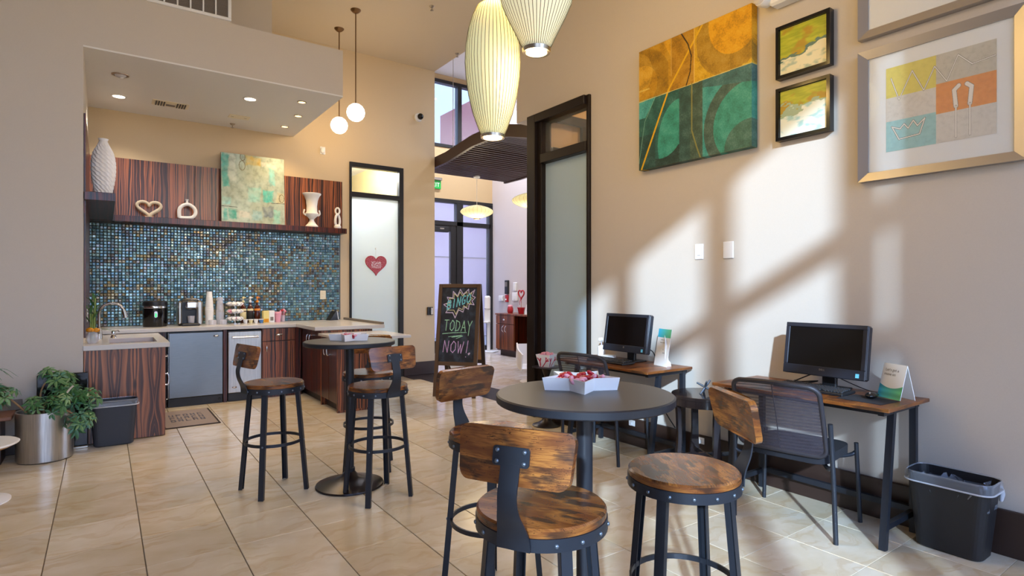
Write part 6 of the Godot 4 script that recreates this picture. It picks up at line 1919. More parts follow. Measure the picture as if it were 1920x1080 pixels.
func star_tray(label: String, at: Vector3, turn: float, heap: int) -> void:
	var t := thing("star_tray", label, "tray", at, turn, "white star trays of candy")
	var ring := func(ro: float, ri: float, y: float) -> Array:
		var o := []
		for k in 10:
			var a := TAU * k / 10
			var r := ro if k % 2 == 0 else ri
			o.append(Vector3(cos(a) * r, y, sin(a) * r))
		return o
	var A: Array = ring.call(0.140, 0.074, 0.0)
	var B: Array = ring.call(0.150, 0.080, 0.046)
	var C: Array = ring.call(0.143, 0.075, 0.046)
	var D: Array = ring.call(0.132, 0.069, 0.006)
	var mb := MB.new()
	for k in 10:
		var j := (k + 1) % 10
		var out := Vector3(A[k].x + A[j].x, 0, A[k].z + A[j].z)
		mb.flat(A[k], A[j], B[j], B[k], out)
		mb.flat(B[k], B[j], C[j], C[k], Vector3.UP)
		mb.flat(C[k], C[j], D[j], D[k], -out)
		mb.tri(Vector3(0, 0.006, 0), D[k], D[j], Vector3.UP, Vector3.UP, Vector3.UP)
		mb.tri(Vector3.ZERO, A[k], A[j], Vector3.DOWN, Vector3.DOWN, Vector3.DOWN)
	obj("dish", mb, M["white_ceramic"], t)
	for m in 2:
		var cd := MB.new()
		for i in heap:
			var a := rng.randf() * TAU
			var r := sqrt(rng.randf()) * 0.088
			var q := Vector3(cos(a) * r, 0.018 + rng.randf() * 0.026, sin(a) * r)
			cd.xf = Transform3D(Basis.from_euler(Vector3(rng.randf() * 0.8, rng.randf() * TAU, rng.randf() * 0.8)), q)
			cd.ball(Vector3(0.006, 0, 0), Vector3(0.013, 0.008, 0.011), 7, 5).ball(Vector3(-0.006, 0, 0), Vector3(0.013, 0.008, 0.011), 7, 5)
		obj("candies", cd, M["red_gloss"] if m == 0 else M["pink"], t).set_meta("kind", "stuff")

func dress(s: Node3D, k: int) -> void:
	for c in s.get_children():
		if c.name.begins_with("seat") or c.name.begins_with("backrest"):
			c.set_surface_override_material(0, M["rustic_%d" % k])

func build_stools_and_tables() -> void:
	bar_table("round black bar table farther from the viewer, near the peninsula", Vector3(1.429, 0, -4.002))
	bar_table("round black bar table in the foreground in front of the desks", Vector3(1.398, 0, -1.521))
	star_tray("white star shaped candy tray on the farther bar table", Vector3(1.45, 1.026, -4.05), -125, 10)
	star_tray("white star shaped tray of red and pink candies on the foreground bar table", Vector3(1.452, 1.026, -1.607), -125, 32)
	var spots := [
		[0.968, -4.225, 168.0, "bar stool standing alone left of the farther table, before the dishwasher"],
		[1.512, -3.69, 83.0, "bar stool with its bolted back plate toward the viewer at the farther table"],
		[1.690, -4.311, 296.0, "bar stool mostly hidden behind the farther table, seat shining white"],
		[1.452, -2.199, 260.0, "bar stool turned to face the viewer at the back left of the foreground table"],
		[1.080, -1.367, 150.0, "nearest bar stool with its back plate and four bolts toward the viewer"],
		[1.710, -1.336, 31.0, "foreground bar stool seen from the front, right of the table, empty round seat"]]
	var first: Node3D = null
	for k in 6:
		var p: Array = spots[k]
		var s: Node3D
		if first == null:
			first = make_stool(p[3])
			s = first
			s.position = Vector3(p[0], 0, p[1])
			s.rotation_degrees.y = 90.0 - p[2]
		else:
			s = copy_of(first, p[3], Vector3(p[0], 0, p[1]), 90.0 - p[2])
		dress(s, k)

# ---------------------------------------------------------------- computer desks along the right wall

func make_desk(label: String) -> Node3D:
	var d := thing("desk", label, "desk", Vector3.ZERO, 0, "two rustic topped computer desks")
	obj("desktop", MB.new().box(Vector3(0, 0.762, 0), Vector3(0.53, 0.02, 1.06), 0.003), M["rustic_desk"], d)
	obj("apron_rail", MB.new().box(Vector3(-0.16, 0.735, 0), Vector3(0.03, 0.032, 0.94)).box(Vector3(0.22, 0.735, 0), Vector3(0.03, 0.032, 0.94)).box(Vector3(0.03, 0.735, 0.465), Vector3(0.46, 0.032, 0.03)).box(Vector3(0.03, 0.735, -0.465), Vector3(0.46, 0.032, 0.03)), M["gunmetal"], d)
	for z in [-0.465, 0.465]:
		obj("leg", MB.new().bar([Vector3(-0.175, 0, z), Vector3(-0.06, 0.75, z)], Vector3(0, 0, 1), 0.034, 0.034), M["gunmetal"], d)
		obj("leg", MB.new().bar([Vector3(0.222, 0, z), Vector3(0.222, 0.75, z)], Vector3(0, 0, 1), 0.034, 0.034), M["gunmetal"], d)
		obj("side_stretcher", MB.new().box(Vector3(0.03, 0.118, z), Vector3(0.37, 0.03, 0.028)), M["gunmetal"], d)
	obj("rear_stretcher", MB.new().box(Vector3(0.222, 0.13, 0), Vector3(0.03, 0.034, 0.90)), M["gunmetal"], d)
	return d

func make_monitor(called_label: String, mark: String, at: Vector3) -> void:
	var m := thing("computer", called_label, "computer", at, -90)
	var t := Transform3D(Basis(Vector3.RIGHT, deg_to_rad(-9.0)), Vector3(0, 0.085, 0))
	obj("housing", MB.new().with(t).box(Vector3(0, 0.163, -0.028), Vector3(0.495, 0.326, 0.056), 0.010), M["monitor_shell"], m)
	var b := MB.new().with(t)
	b.box(Vector3(0, 0.312, 0.002), Vector3(0.492, 0.026, 0.012), 0.003).box(Vector3(0, 0.030, 0.002), Vector3(0.492, 0.058, 0.012), 0.003).box(Vector3(-0.233, 0.18, 0.002), Vector3(0.026, 0.242, 0.012), 0.003).box(Vector3(0.233, 0.18, 0.002), Vector3(0.026, 0.242, 0.012), 0.003)
	var bz := obj("bezel", b, M["monitor_shell"], m)
	obj("screen", MB.new().with(t).box(Vector3(0, 0.18, 0.0005), Vector3(0.442, 0.242, 0.003)), M["screen_off"], m)
	obj("sticker", MB.new().with(t).box(Vector3(0.205, 0.026, 0.0085), Vector3(0.020, 0.024, 0.0008)), M["sticker_blue"], bz)
	if mark != "":
		var tm := TextMesh.new()
		tm.text = mark
		tm.font_size = 24
		tm.pixel_size = 0.00062
		tm.depth = 0.0006
		tm.material = M["nickel"]
		var tx := MeshInstance3D.new()
		tx.name = "lettering"
		tx.mesh = tm
		tx.transform = t * Transform3D(Basis(), Vector3(0, 0.040, 0.0085))
		bz.add_child(tx, true)
	else:
		obj("emblem", MB.new().with(t * Transform3D(Basis(Vector3.RIGHT, PI / 2), Vector3(0, 0.04, 0.008))).cyl(Vector3.ZERO, 0.008, 0.001, 16), M["grey_panel"], bz)
	obj("neck", MB.new().box(Vector3(0, 0.09, -0.10), Vector3(0.085, 0.18, 0.03), 0.005).box(Vector3(0, 0.17, -0.075), Vector3(0.085, 0.08, 0.06), 0.005), M["black_plastic"], m)
	obj("foot", MB.new().box(Vector3(0, 0.006, -0.08), Vector3(0.20, 0.012, 0.20), 0.004), M["black_plastic"], m)

func make_keyboard(label: String, at: Vector3, turn: float) -> void:
	var k := thing("keyboard", label, "keyboard", at, turn, "black keyboards on the desks")
	obj("case", MB.new().with(Transform3D(Basis(Vector3.RIGHT, 0.05), Vector3(0, 0.012, 0))).box(Vector3.ZERO, Vector3(0.44, 0.018, 0.145), 0.004), M["black_plastic"], k)
	var keys := MB.new().with(Transform3D(Basis(Vector3.RIGHT, 0.05), Vector3(0, 0.012, 0)))
	for r in 6:
		var x := -0.205
		while x < 0.20:
			if absf(x - 0.09) > 0.008 and absf(x - 0.132) > 0.006:
				var w := 0.085 if r == 5 and x > -0.12 and x < -0.02 else 0.0155
				keys.box(Vector3(x + w * 0.5, 0.013, -0.054 + 0.0205 * r + (0.004 if r > 0 else 0.0)), Vector3(w, 0.009, 0.0155), 0.002)
				x += w + 0.0035
			else:
				x += 0.008
	obj("keys", keys, M["key_cap"], k).set_meta("kind", "stuff")

func mesh_chair(label: String) -> Node3D:
	var c := thing("mesh_chair", label, "chair", Vector3.ZERO, 0, "black mesh backed desk chairs")
	var m: Material = M["mesh_frame"]
	obj("seat", MB.new().slab(round_rect(0.47, 0.46, 0.09, 6), -0.025, 0.025).with(Transform3D()), M["seat_fabric"], c).transform = Transform3D(Basis(Vector3.RIGHT, -PI / 2), Vector3(0, 0.44, 0.01))
	for s in [-1.0, 1.0]:
		obj("leg", MB.new().tube(smooth_path([Vector3(s * 0.285, 0, -0.215), Vector3(s * 0.278, 0.3, -0.225), Vector3(s * 0.272, 0.50, -0.235), Vector3(s * 0.27, 0.66, -0.258)], 4), 0.0135, 10), M["gunmetal"], c)
		obj("leg", MB.new().tube([Vector3(s * 0.285, 0, 0.22), Vector3(s * 0.268, 0.475, 0.205)], 0.0125, 10), M["gunmetal"], c)
		obj("seat_bracket", MB.new().tube(smooth_path([Vector3(s * 0.272, 0.43, 0.207), Vector3(s * 0.24, 0.40, 0.19), Vector3(s * 0.16, 0.40, 0.0), Vector3(s * 0.24, 0.40, -0.2), Vector3(s * 0.274, 0.42, -0.23)], 4), 0.012, 8), M["gunmetal"], c)
	# back: hollowed frame with mesh stretched over it
	var at := func(u: float, v: float) -> Vector3:
		var w := lerpf(0.245, 0.238, v)
		return Vector3(u * w, 0.465 + 0.405 * v - 0.012 * u * u * v, -0.225 - 0.085 * v - 0.03 * v * v - 0.035 * (1.0 - u * u) * (0.5 + 0.5 * v))
	var rim := []
	for q in round_rect(2.0, 2.0, 0.22, 6):
		rim.append(q)
	var pth := []
	for i in rim.size():
		var a: Vector2 = rim[i]
		var b: Vector2 = rim[(i + 1) % rim.size()]
		var cnt := maxi(1, int(a.distance_to(b) / 0.22))
		for k in cnt:
			var p := a.lerp(b, float(k) / cnt)
			pth.append(at.call(p.x, p.y * 0.5 + 0.5))
	obj("back_frame", MB.new().tube(pth, 0.014, 8, true), m, c)
	for layer in 1:
		var me := MB.new()
		var nx := 14
		var ny := 10
		for i in nx:
			for j in ny:
				var q := []
				for o in [[0, 0], [1, 0], [1, 1], [0, 1]]:
					var p: Vector3 = at.call((-1.0 + 2.0 * (i + o[0]) / nx) * 0.985, (float(j) + o[1]) / ny * 0.98 + 0.01)
					q.append(p + Vector3(0, 0, -0.008 + 0.016 * layer))
				me.flat(q[0], q[1], q[2], q[3], Vector3(0, 0, -1))
		obj("back_mesh", me, M["mesh_fabric"], c)
	var ribs := MB.new()
	for j in 19:
		var v0 := 0.03 + 0.94 * j / 19.0
		for i in 14:
			var q := []
			for o in [[0, 0], [1, 0], [1, 1], [0, 1]]:
				var uu: float = (-1.0 + 2.0 * (i + o[0]) / 14.0) * 0.98
				var vv: float = clampf(v0 + 0.026 * o[1] + 0.05 * (1.0 - uu) * (1.0 - uu) * 0.25 * (1.0 - v0), 0.01, 0.985)
				var p: Vector3 = at.call(uu, vv)
				q.append(p + Vector3(0, 0, 0.008))
			ribs.flat(q[0], q[1], q[2], q[3], Vector3(0, 0, -1))
	obj("mesh_bands", ribs, M["mesh_fabric"], c).set_meta("kind", "stuff")
	obj("centre_seam", MB.new().tube([at.call(0.0, 0.02), at.call(0.0, 0.5), at.call(0.0, 0.98)], 0.003, 5), m, c)
	return c

func loft(polys: Array, ys: Array, inward := false) -> MB:
	var mb := MB.new()
	for l in polys.size() - 1:
		var n: int = polys[l].size()
		for i in n:
			var j := (i + 1) % n
			var a := Vector3(polys[l][i].x, ys[l], polys[l][i].y)
			var b := Vector3(polys[l][j].x, ys[l], polys[l][j].y)
			var d := Vector3(polys[l + 1][j].x, ys[l + 1], polys[l + 1][j].y)
			var e := Vector3(polys[l + 1][i].x, ys[l + 1], polys[l + 1][i].y)
			var na := Vector3(a.x, 0, a.z)
			var out := (b - a).cross(e - a).normalized()
			if absf(out.y) < 0.9:
				if (out.dot(na) < 0.0) != inward:
					out = -out
			elif out.y < 0.0:
				out = -out
			mb.quad(a, b, d, e, out)
	return mb

func scaled(w: float, d: float, r: float) -> PackedVector2Array:
	return round_rect(w, d, r, 6)

func waste_bin(called: String, label: String, at: Vector3, turn: float, top: Vector2, foot: Vector2, h: float, m: Material, tie: float) -> void:
	var b := thing(called, label, "bin", at, turn)
	obj("body", loft([scaled(foot.x - 0.02, foot.y - 0.02, 0.045), scaled(foot.x, foot.y, 0.05), scaled(top.x, top.y, 0.055)], [0.0, 0.01, h]), m, b)
	obj("inside", loft([scaled(foot.x - 0.01, foot.y - 0.01, 0.05), scaled(top.x - 0.012, top.y - 0.012, 0.05)], [0.012, h], true), m, b)
	var fl := MB.new()
	fl.slab(scaled(foot.x - 0.01, foot.y - 0.01, 0.05), -0.004, 0.004)
	obj("bottom", fl, m, b).transform = Transform3D(Basis(Vector3.RIGHT, PI / 2), Vector3(0, 0.008, 0))
	# clear liner folded over the rim
	var wob := func(p: PackedVector2Array, amt: float) -> PackedVector2Array:
		var o := PackedVector2Array()
		for i in p.size():
			o.append(p[i] * (1.0 + amt * (rng.randf() - 0.3)))
		return o
	var lin := loft([wob.call(scaled(top.x + 0.022, top.y + 0.022, 0.06), 0.01), wob.call(scaled(top.x + 0.018, top.y + 0.018, 0.06), 0.02), wob.call(scaled(top.x + 0.006, top.y + 0.006, 0.06), 0.015)], [h - 0.045, h - 0.012, h + 0.006])
	obj("liner_fold", lin, M["bag_film"], b)
	var ins := loft([wob.call(scaled(top.x - 0.03, top.y - 0.03, 0.05), 0.04), wob.call(scaled(top.x - 0.024, top.y - 0.024, 0.05), 0.03), wob.call(scaled(top.x + 0.004, top.y + 0.004, 0.06), 0.015)], [h - 0.14, h - 0.06, h + 0.006], true)
	obj("liner_inside", ins, M["bag_film"], b)
	var band := []
	for q in scaled(top.x + 0.02, top.y + 0.02, 0.06):
		band.append(Vector3(q.x, h - 0.046, q.y))
	obj("liner_hem", MB.new().tube(band, 0.0045, 6, true), M["bag_bunched"], b)
	if tie > 0.0:
		obj("liner_knot", MB.new().tube(smooth_path([Vector3(top.x * 0.46, h - 0.035, top.y * 0.42), Vector3(top.x * 0.52, h - 0.05, top.y * 0.47), Vector3(top.x * 0.515, h - 0.085, top.y * 0.475), Vector3(top.x * 0.505, h - 0.115, top.y * 0.47)], 5), [0.010, 0.011, 0.012, 0.012, 0.012, 0.010, 0.010, 0.012, 0.014, 0.015, 0.014, 0.012, 0.011, 0.010, 0.008, 0.006], 8), M["bag_bunched"], b)
		var cr := MB.new()
		for i in 26:
			var a := rng.randf() * TAU
			var p := Vector3(cos(a) * top.x * 0.40, h - 0.03 - rng.randf() * 0.05, sin(a) * top.y * 0.42)
			cr.bar([p, p + Vector3(rng.randf() - 0.5, rng.randf() * 0.6 - 0.3, rng.randf() - 0.5) * 0.06, p + Vector3(rng.randf() - 0.5, -0.4, rng.randf() - 0.5) * 0.09], Vector3(rng.randf() - 0.5, 1, rng.randf() - 0.5).normalized(), 0.03, 0.0006)
		obj("liner_crumples", cr, M["bag_film"], b).set_meta("kind", "stuff")

func build_desks() -> void:
	mat("sticker_blue", rgb8(110, 200, 226), 0.5)
	var dn := make_desk("rustic topped desk nearer the viewer, carrying the mouse and white tent card")
	dn.position = Vector3(3.568, 0, -1.82)
	copy_of(dn, "rustic topped desk farther away beside the tall frosted door", Vector3(3.568, 0, -3.435), 0)
	var T := 0.772
	make_monitor("black all in one computer with a dark screen on the nearer desk", "DELL", Vector3(3.60, T, -1.778))
	make_monitor("black all in one computer with a dark screen on the farther desk", "", Vector3(3.60, T, -3.43))
	make_keyboard("black keyboard on the nearer desk behind the mesh chair", Vector3(3.55, T, -1.81), -94)
	make_keyboard("black keyboard on the farther desk", Vector3(3.49, T, -3.48), -92)
	var mp := thing("mouse_pad", "dark mouse pad at the corner of the nearer desk", "mouse pad", Vector3(3.50, T, -1.475), -95)
	obj("pad", MB.new().box(Vector3(0, 0.0015, 0), Vector3(0.24, 0.003, 0.20), 0.001), M["seat_fabric"], mp)
	var mo := thing("mouse", "black computer mouse on the pad of the nearer desk", "mouse", Vector3(3.545, T + 0.003, -1.475), -80)
	obj("shell", MB.new().ball(Vector3(0, 0.018, 0), Vector3(0.031, 0.018, 0.056), 20, 12), M["black_gloss"], mo)
	obj("wheel", MB.new().with(Transform3D(Basis(Vector3.BACK, PI / 2), Vector3(0.003, 0.030, 0.03))).cyl(Vector3.ZERO, 0.009, 0.006, 12), M["grey_panel"], mo)
	var mc := thing("mouse_cable", "thin black mouse cable looping behind the nearer computer", "cable")
	obj("cable", MB.new().tube(smooth_path([Vector3(3.60, T + 0.01, -1.47), Vector3(3.68, T + 0.012, -1.50), Vector3(3.76, T + 0.02, -1.62), Vector3(3.74, T + 0.06, -1.72), Vector3(3.71, T + 0.10, -1.78)], 6), 0.003, 6), M["black_plastic"], mc)
	var pc := thing("power_cable", "tangled black cables under the nearer computer screen", "cable")
	obj("cable", MB.new().tube(smooth_path([Vector3(3.70, T + 0.10, -1.84), Vector3(3.68, T + 0.06, -1.92), Vector3(3.66, T + 0.01, -2.0), Vector3(3.70, T + 0.015, -1.93), Vector3(3.72, T + 0.035, -1.86), Vector3(3.70, T + 0.02, -1.96), Vector3(3.78, T + 0.004, -2.05), Vector3(3.84, T - 0.1, -2.06)], 6), 0.004, 6), M["black_plastic"], pc)
	var p2 := thing("power_cable", "black cable dropping behind the farther computer", "cable")
	obj("cable", MB.new().tube(smooth_path([Vector3(3.70, T + 0.12, -3.30), Vector3(3.74, T + 0.10, -3.24), Vector3(3.78, T + 0.01, -3.22), Vector3(3.842, T - 0.1, -3.24), Vector3(3.842, 0.42, -3.22), Vector3(3.80, 0.26, -3.05)], 6), 0.0045, 6), M["black_plastic"], p2)
	# cards
	var c1 := thing("desk_card", "tall white card with a teal band on the farther desk", "card", Vector3(3.70, T, -3.075), -105)
	var lean := Transform3D(Basis(Vector3.RIGHT, deg_to_rad(-10.0)), Vector3(0, 0.0, 0.045))
	obj("front_sheet", MB.new().with(lean).box(Vector3(0, 0.15, -0.002), Vector3(0.172, 0.30, 0.003)), M["white_matte"], c1)
	var f1 := MB.new().with(lean)
	f1.quad(Vector3(-0.086, 0.0, 0.0), Vector3(0.086, 0.0, 0.0), Vector3(0.086, 0.30, 0.0), Vector3(-0.086, 0.30, 0.0), Vector3(0, 0, 1))
	obj("printed_face", f1, M["card_teal_top"], c1)
	card_text(c1, "home sweet", lean, Vector3(0, 0.212, 0.001), 0.00075)
	card_text(c1, "home network", lean, Vector3(0, 0.190, 0.001), 0.00075)
	card_text(c1, "$", lean, Vector3(0.01, 0.135, 0.001), 0.0009)
	card_text(c1, "$ 00", lean, Vector3(0.02, 0.108, 0.001), 0.0009)
	obj("easel_foot", MB.new().slab(PackedVector2Array([Vector2(0, 0), Vector2(0.06, 0), Vector2(0.055, 0.03), Vector2(0.035, 0.05), Vector2(0.02, 0.17), Vector2(0.0, 0.25)]), -0.002, 0.002).with(Transform3D()), M["white_matte"], c1).transform = Transform3D(Basis(Vector3.UP, PI / 2), Vector3(0.05, 0, 0.035))
	var c2 := thing("desk_card", "white tent card with a teal wave on the nearer desk", "card", Vector3(3.685, T, -1.405), -116)
	var l2 := Transform3D(Basis(Vector3.RIGHT, deg_to_rad(-14.0)), Vector3(0, 0.0, 0.05))
	var l3 := Transform3D(Basis(Vector3.UP, PI) * Basis(Vector3.RIGHT, deg_to_rad(-14.0)), Vector3(0, 0.0, -0.05))
	obj("front_sheet", MB.new().with(l2).box(Vector3(0, 0.10, -0.002), Vector3(0.16, 0.20, 0.003)), M["white_matte"], c2)
	var f2 := MB.new().with(l2)
	f2.quad(Vector3(-0.08, 0.0, 0.0), Vector3(0.08, 0.0, 0.0), Vector3(0.08, 0.20, 0.0), Vector3(-0.08, 0.20, 0.0), Vector3(0, 0, 1))
	obj("printed_face", f2, M["card_teal_foot"], c2)
	obj("rear_sheet", MB.new().with(l3).box(Vector3(0, 0.10, -0.002), Vector3(0.16, 0.20, 0.003)), M["white_matte"], c2)
	card_text(c2, "Let's get a", l2, Vector3(-0.012, 0.163, 0.001), 0.0012)
	card_text(c2, "move on", l2, Vector3(-0.022, 0.138, 0.001), 0.0012)
	# white pump bottle
	var wb := thing("pump_bottle", "white pump bottle tucked left of the farther computer", "bottle", Vector3(3.76, T, -3.86))
	obj("body", MB.new().lathe([Vector2(0, 0), Vector2(0.035, 0), Vector2(0.036, 0.005), Vector2(0.036, 0.085), Vector2(0.014, 0.10), Vector2(0, 0.10)], 18, 0.5), M["white_plastic"], wb)
	obj("neck", MB.new().tube([Vector3(0, 0.10, 0), Vector3(0, 0.135, 0)], 0.006, 8), M["clear_plastic"], wb)
	obj("pump_head", MB.new().box(Vector3(-0.008, 0.152, 0), Vector3(0.05, 0.034, 0.03), 0.008), M["white_plastic"], wb)
	var nt := thing("note_pad", "small white note pad under the farther computer screen", "paper", Vector3(3.70, T, -3.72), 10)
	obj("pages", MB.new().box(Vector3(0, 0.012, 0), Vector3(0.12, 0.024, 0.10), 0.002), M["white_matte"], nt)
	# chairs
	var ch := mesh_chair("black mesh backed chair pulled up to the nearer desk")
	ch.position = Vector3(3.43, 0, -1.847)
	ch.rotation_degrees.y = 98.3
	copy_of(ch, "black mesh backed chair at the farther desk, half hidden by the bar table", Vector3(3.452, 0, -3.50), 99.0)
	# round side table between the desks
	var rt := thing("side_table", "round glossy espresso side table with curved legs between the desks", "table", Vector3(3.54, 0, -2.575))
	obj("tabletop", MB.new().lathe([Vector2(0, 0.615), Vector2(0.232, 0.615), Vector2(0.236, 0.619), Vector2(0.236, 0.636), Vector2(0.232, 0.640), Vector2(0, 0.640)], 56, 0.4), M["espresso"], rt)
	obj("apron", MB.new().lathe([Vector2(0.215, 0.565), Vector2(0.228, 0.565), Vector2(0.228, 0.615)], 56).lathe([Vector2(0.215, 0.615), Vector2(0.215, 0.565)], 56), M["espresso"], rt)
	for k in 4:
		var a := TAU * k / 4 + 0.55
		var d := Vector3(cos(a), 0, sin(a))
		obj("leg", MB.new().bar(smooth_path([d * 0.25, d * 0.215 + Vector3(0, 0.12, 0), d * 0.195 + Vector3(0, 0.30, 0), d * 0.195 + Vector3(0, 0.45, 0), d * 0.205 + Vector3(0, 0.60, 0)], 5), Vector3(-sin(a), 0, cos(a)), range(21).map(func(i): return lerpf(0.10, 0.046, smoothstep(0.0, 0.6, i / 20.0))), 0.026), M["espresso"], rt)
	obj("lower_brace", MB.new().bar([Vector3(0.19, 0.2, 0.11), Vector3(-0.19, 0.2, -0.11)], Vector3.UP, 0.03, 0.015).bar([Vector3(0.11, 0.2, -0.19), Vector3(-0.11, 0.2, 0.19)], Vector3.UP, 0.03, 0.015), M["espresso"], rt)
	var jk := thing("jack_ornament", "dark metal toy jack ornament on the round side table", "ornament", Vector3(3.54, 0.64 + 0.045, -2.575), 20)
	for ax in [Vector3(0.62, 0.70, 0.35), Vector3(-0.62, 0.70, 0.35), Vector3(0.0, 0.42, -0.91)]:
		var dir: Vector3 = ax.normalized()
		obj("rod", MB.new().tube([dir * -0.066, dir * -0.03, dir * 0.03, dir * 0.066], [0.007, 0.0085, 0.0085, 0.007], 10), M["rivet_metal"], jk)
	obj("core", MB.new().ball(Vector3.ZERO, Vector3(0.013, 0.013, 0.013)), M["chrome"], jk)
	# little pedestal table with gift box
	var pt := thing("pedestal_table", "small dark brown pedestal table in front of the tall frosted door", "table", Vector3(3.69, 0, -4.58))
	obj("tabletop", MB.new().lathe([Vector2(0, 0.588), Vector2(0.13, 0.588), Vector2(0.15, 0.594), Vector2(0.15, 0.60), Vector2(0, 0.60)], 40, 0.4), M["cast_base"], pt)
	obj("pedestal", MB.new().lathe([Vector2(0, 0), Vector2(0.147, 0), Vector2(0.147, 0.008), Vector2(0.10, 0.022), Vector2(0.055, 0.05), Vector2(0.028, 0.11), Vector2(0.02, 0.2), Vector2(0.018, 0.38), Vector2(0.025, 0.5), Vector2(0.05, 0.57), Vector2(0.075, 0.588), Vector2(0, 0.588)], 36, 0.6), M["cast_base"], pt)
	var gb := thing("gift_box", "white paper treat box with a red branch print on the small pedestal table", "box", Vector3(3.69, 0.60, -4.58), 20)
	var bx := MB.new()
	var lo := 0.055
	var hi := 0.082
	for k in 4:
		var q := Basis(Vector3.UP, PI / 2 * k)
		bx.quad(q * Vector3(-lo, 0, lo), q * Vector3(lo, 0, lo), q * Vector3(hi, 0.125, hi), q * Vector3(-hi, 0.125, hi), q * Vector3(0, -0.2, 1).normalized())
		bx.quad(q * Vector3(-lo + 0.002, 0.003, lo - 0.002), q * Vector3(lo - 0.002, 0.003, lo - 0.002), q * Vector3(hi - 0.002, 0.125, hi - 0.002), q * Vector3(-hi + 0.002, 0.125, hi - 0.002), q * Vector3(0, 0.2, -1).normalized())
	bx.quad(Vector3(-lo, 0.002, -lo), Vector3(lo, 0.002, -lo), Vector3(lo, 0.002, lo), Vector3(-lo, 0.002, lo), Vector3.UP)
	obj("paper_box", bx, M["branch_paper"], gb)
	var tis := MB.new()
	for i in 18:
		var p := Vector3(rng.randf_range(-0.06, 0.06), 0.115 + rng.randf() * 0.02, rng.randf_range(-0.06, 0.06))
		tis.ball(p, Vector3(0.02, 0.014, 0.018), 7, 5)
	obj("candies", tis, M["pink"], gb).set_meta("kind", "stuff")
	# bin
	waste_bin("waste_bin", "black waste bin with a clear liner at the right end of the nearer desk", Vector3(3.712, 0, -1.145), 0, Vector2(0.225, 0.375), Vector2(0.185, 0.30), 0.40, M["bin_black"], 1.0)
	# floor outlets on the skirting
	for z in [-2.83, -3.55]:
		var fo := thing("skirting_outlet", "white outlet on the dark skirting behind the side table" if z > -3.0 else "white outlet on the dark skirting under the farther desk", "outlet", Vector3(3.835, 0.20, z), -90)
		obj("plate", MB.new().box(Vector3(0, 0, 0.004), Vector3(0.07, 0.05, 0.008), 0.002), M["white_plastic"], fo)
		obj("plug", MB.new().box(Vector3(0, -0.005, 0.02), Vector3(0.03, 0.03, 0.024), 0.005), M["white_plastic"], fo)

func card_text(c: Node3D, txt: String, t: Transform3D, at: Vector3, px: float) -> void:
	var tm := TextMesh.new()
	tm.text = txt
	tm.font_size = 16
	tm.pixel_size = px
	tm.depth = 0.0003
	tm.material = M["pen_sleeve"]
	var tx := MeshInstance3D.new()
	tx.name = "lettering"
	tx.mesh = tm
	tx.transform = t * Transform3D(Basis(), at)
	c.add_child(tx, true)

# ---------------------------------------------------------------- plants and bins at the left

func leaf_mesh(n: int, len: float) -> ArrayMesh:
	var mb := MB.new()
	for k in n:
		var a := TAU * (k + 0.3) / n + 0.2 * sin(k * 3.0)
		var d := Vector3(cos(a), 0, sin(a))
		var s := Vector3(-sin(a), 0, cos(a))
		var l := len * (0.85 + 0.3 * absf(sin(k * 2.3)))
		var p0 := d * 0.006
		var p1 := d * l * 0.45 + Vector3(0, 0.004, 0)
		var p2 := d * l + Vector3(0, -l * 0.35, 0)
		var w := l * 0.165
		for sg in [-1.0, 1.0]:
			var e: Vector3 = p1 + s * w * sg - Vector3(0, 0.004, 0)
			var e2: Vector3 = p1.lerp(p2, 0.45) + s * w * 0.8 * sg - Vector3(0, 0.002, 0)
			var nn: Vector3 = (Vector3.UP + s * sg * 0.25).normalized()
			mb.tri(p0, p1, e, nn, nn, nn)
			mb.tri(p1, e, e2, nn, nn, nn)
			mb.tri(p1, e2, p2, nn, nn, nn)
	return mb.commit()

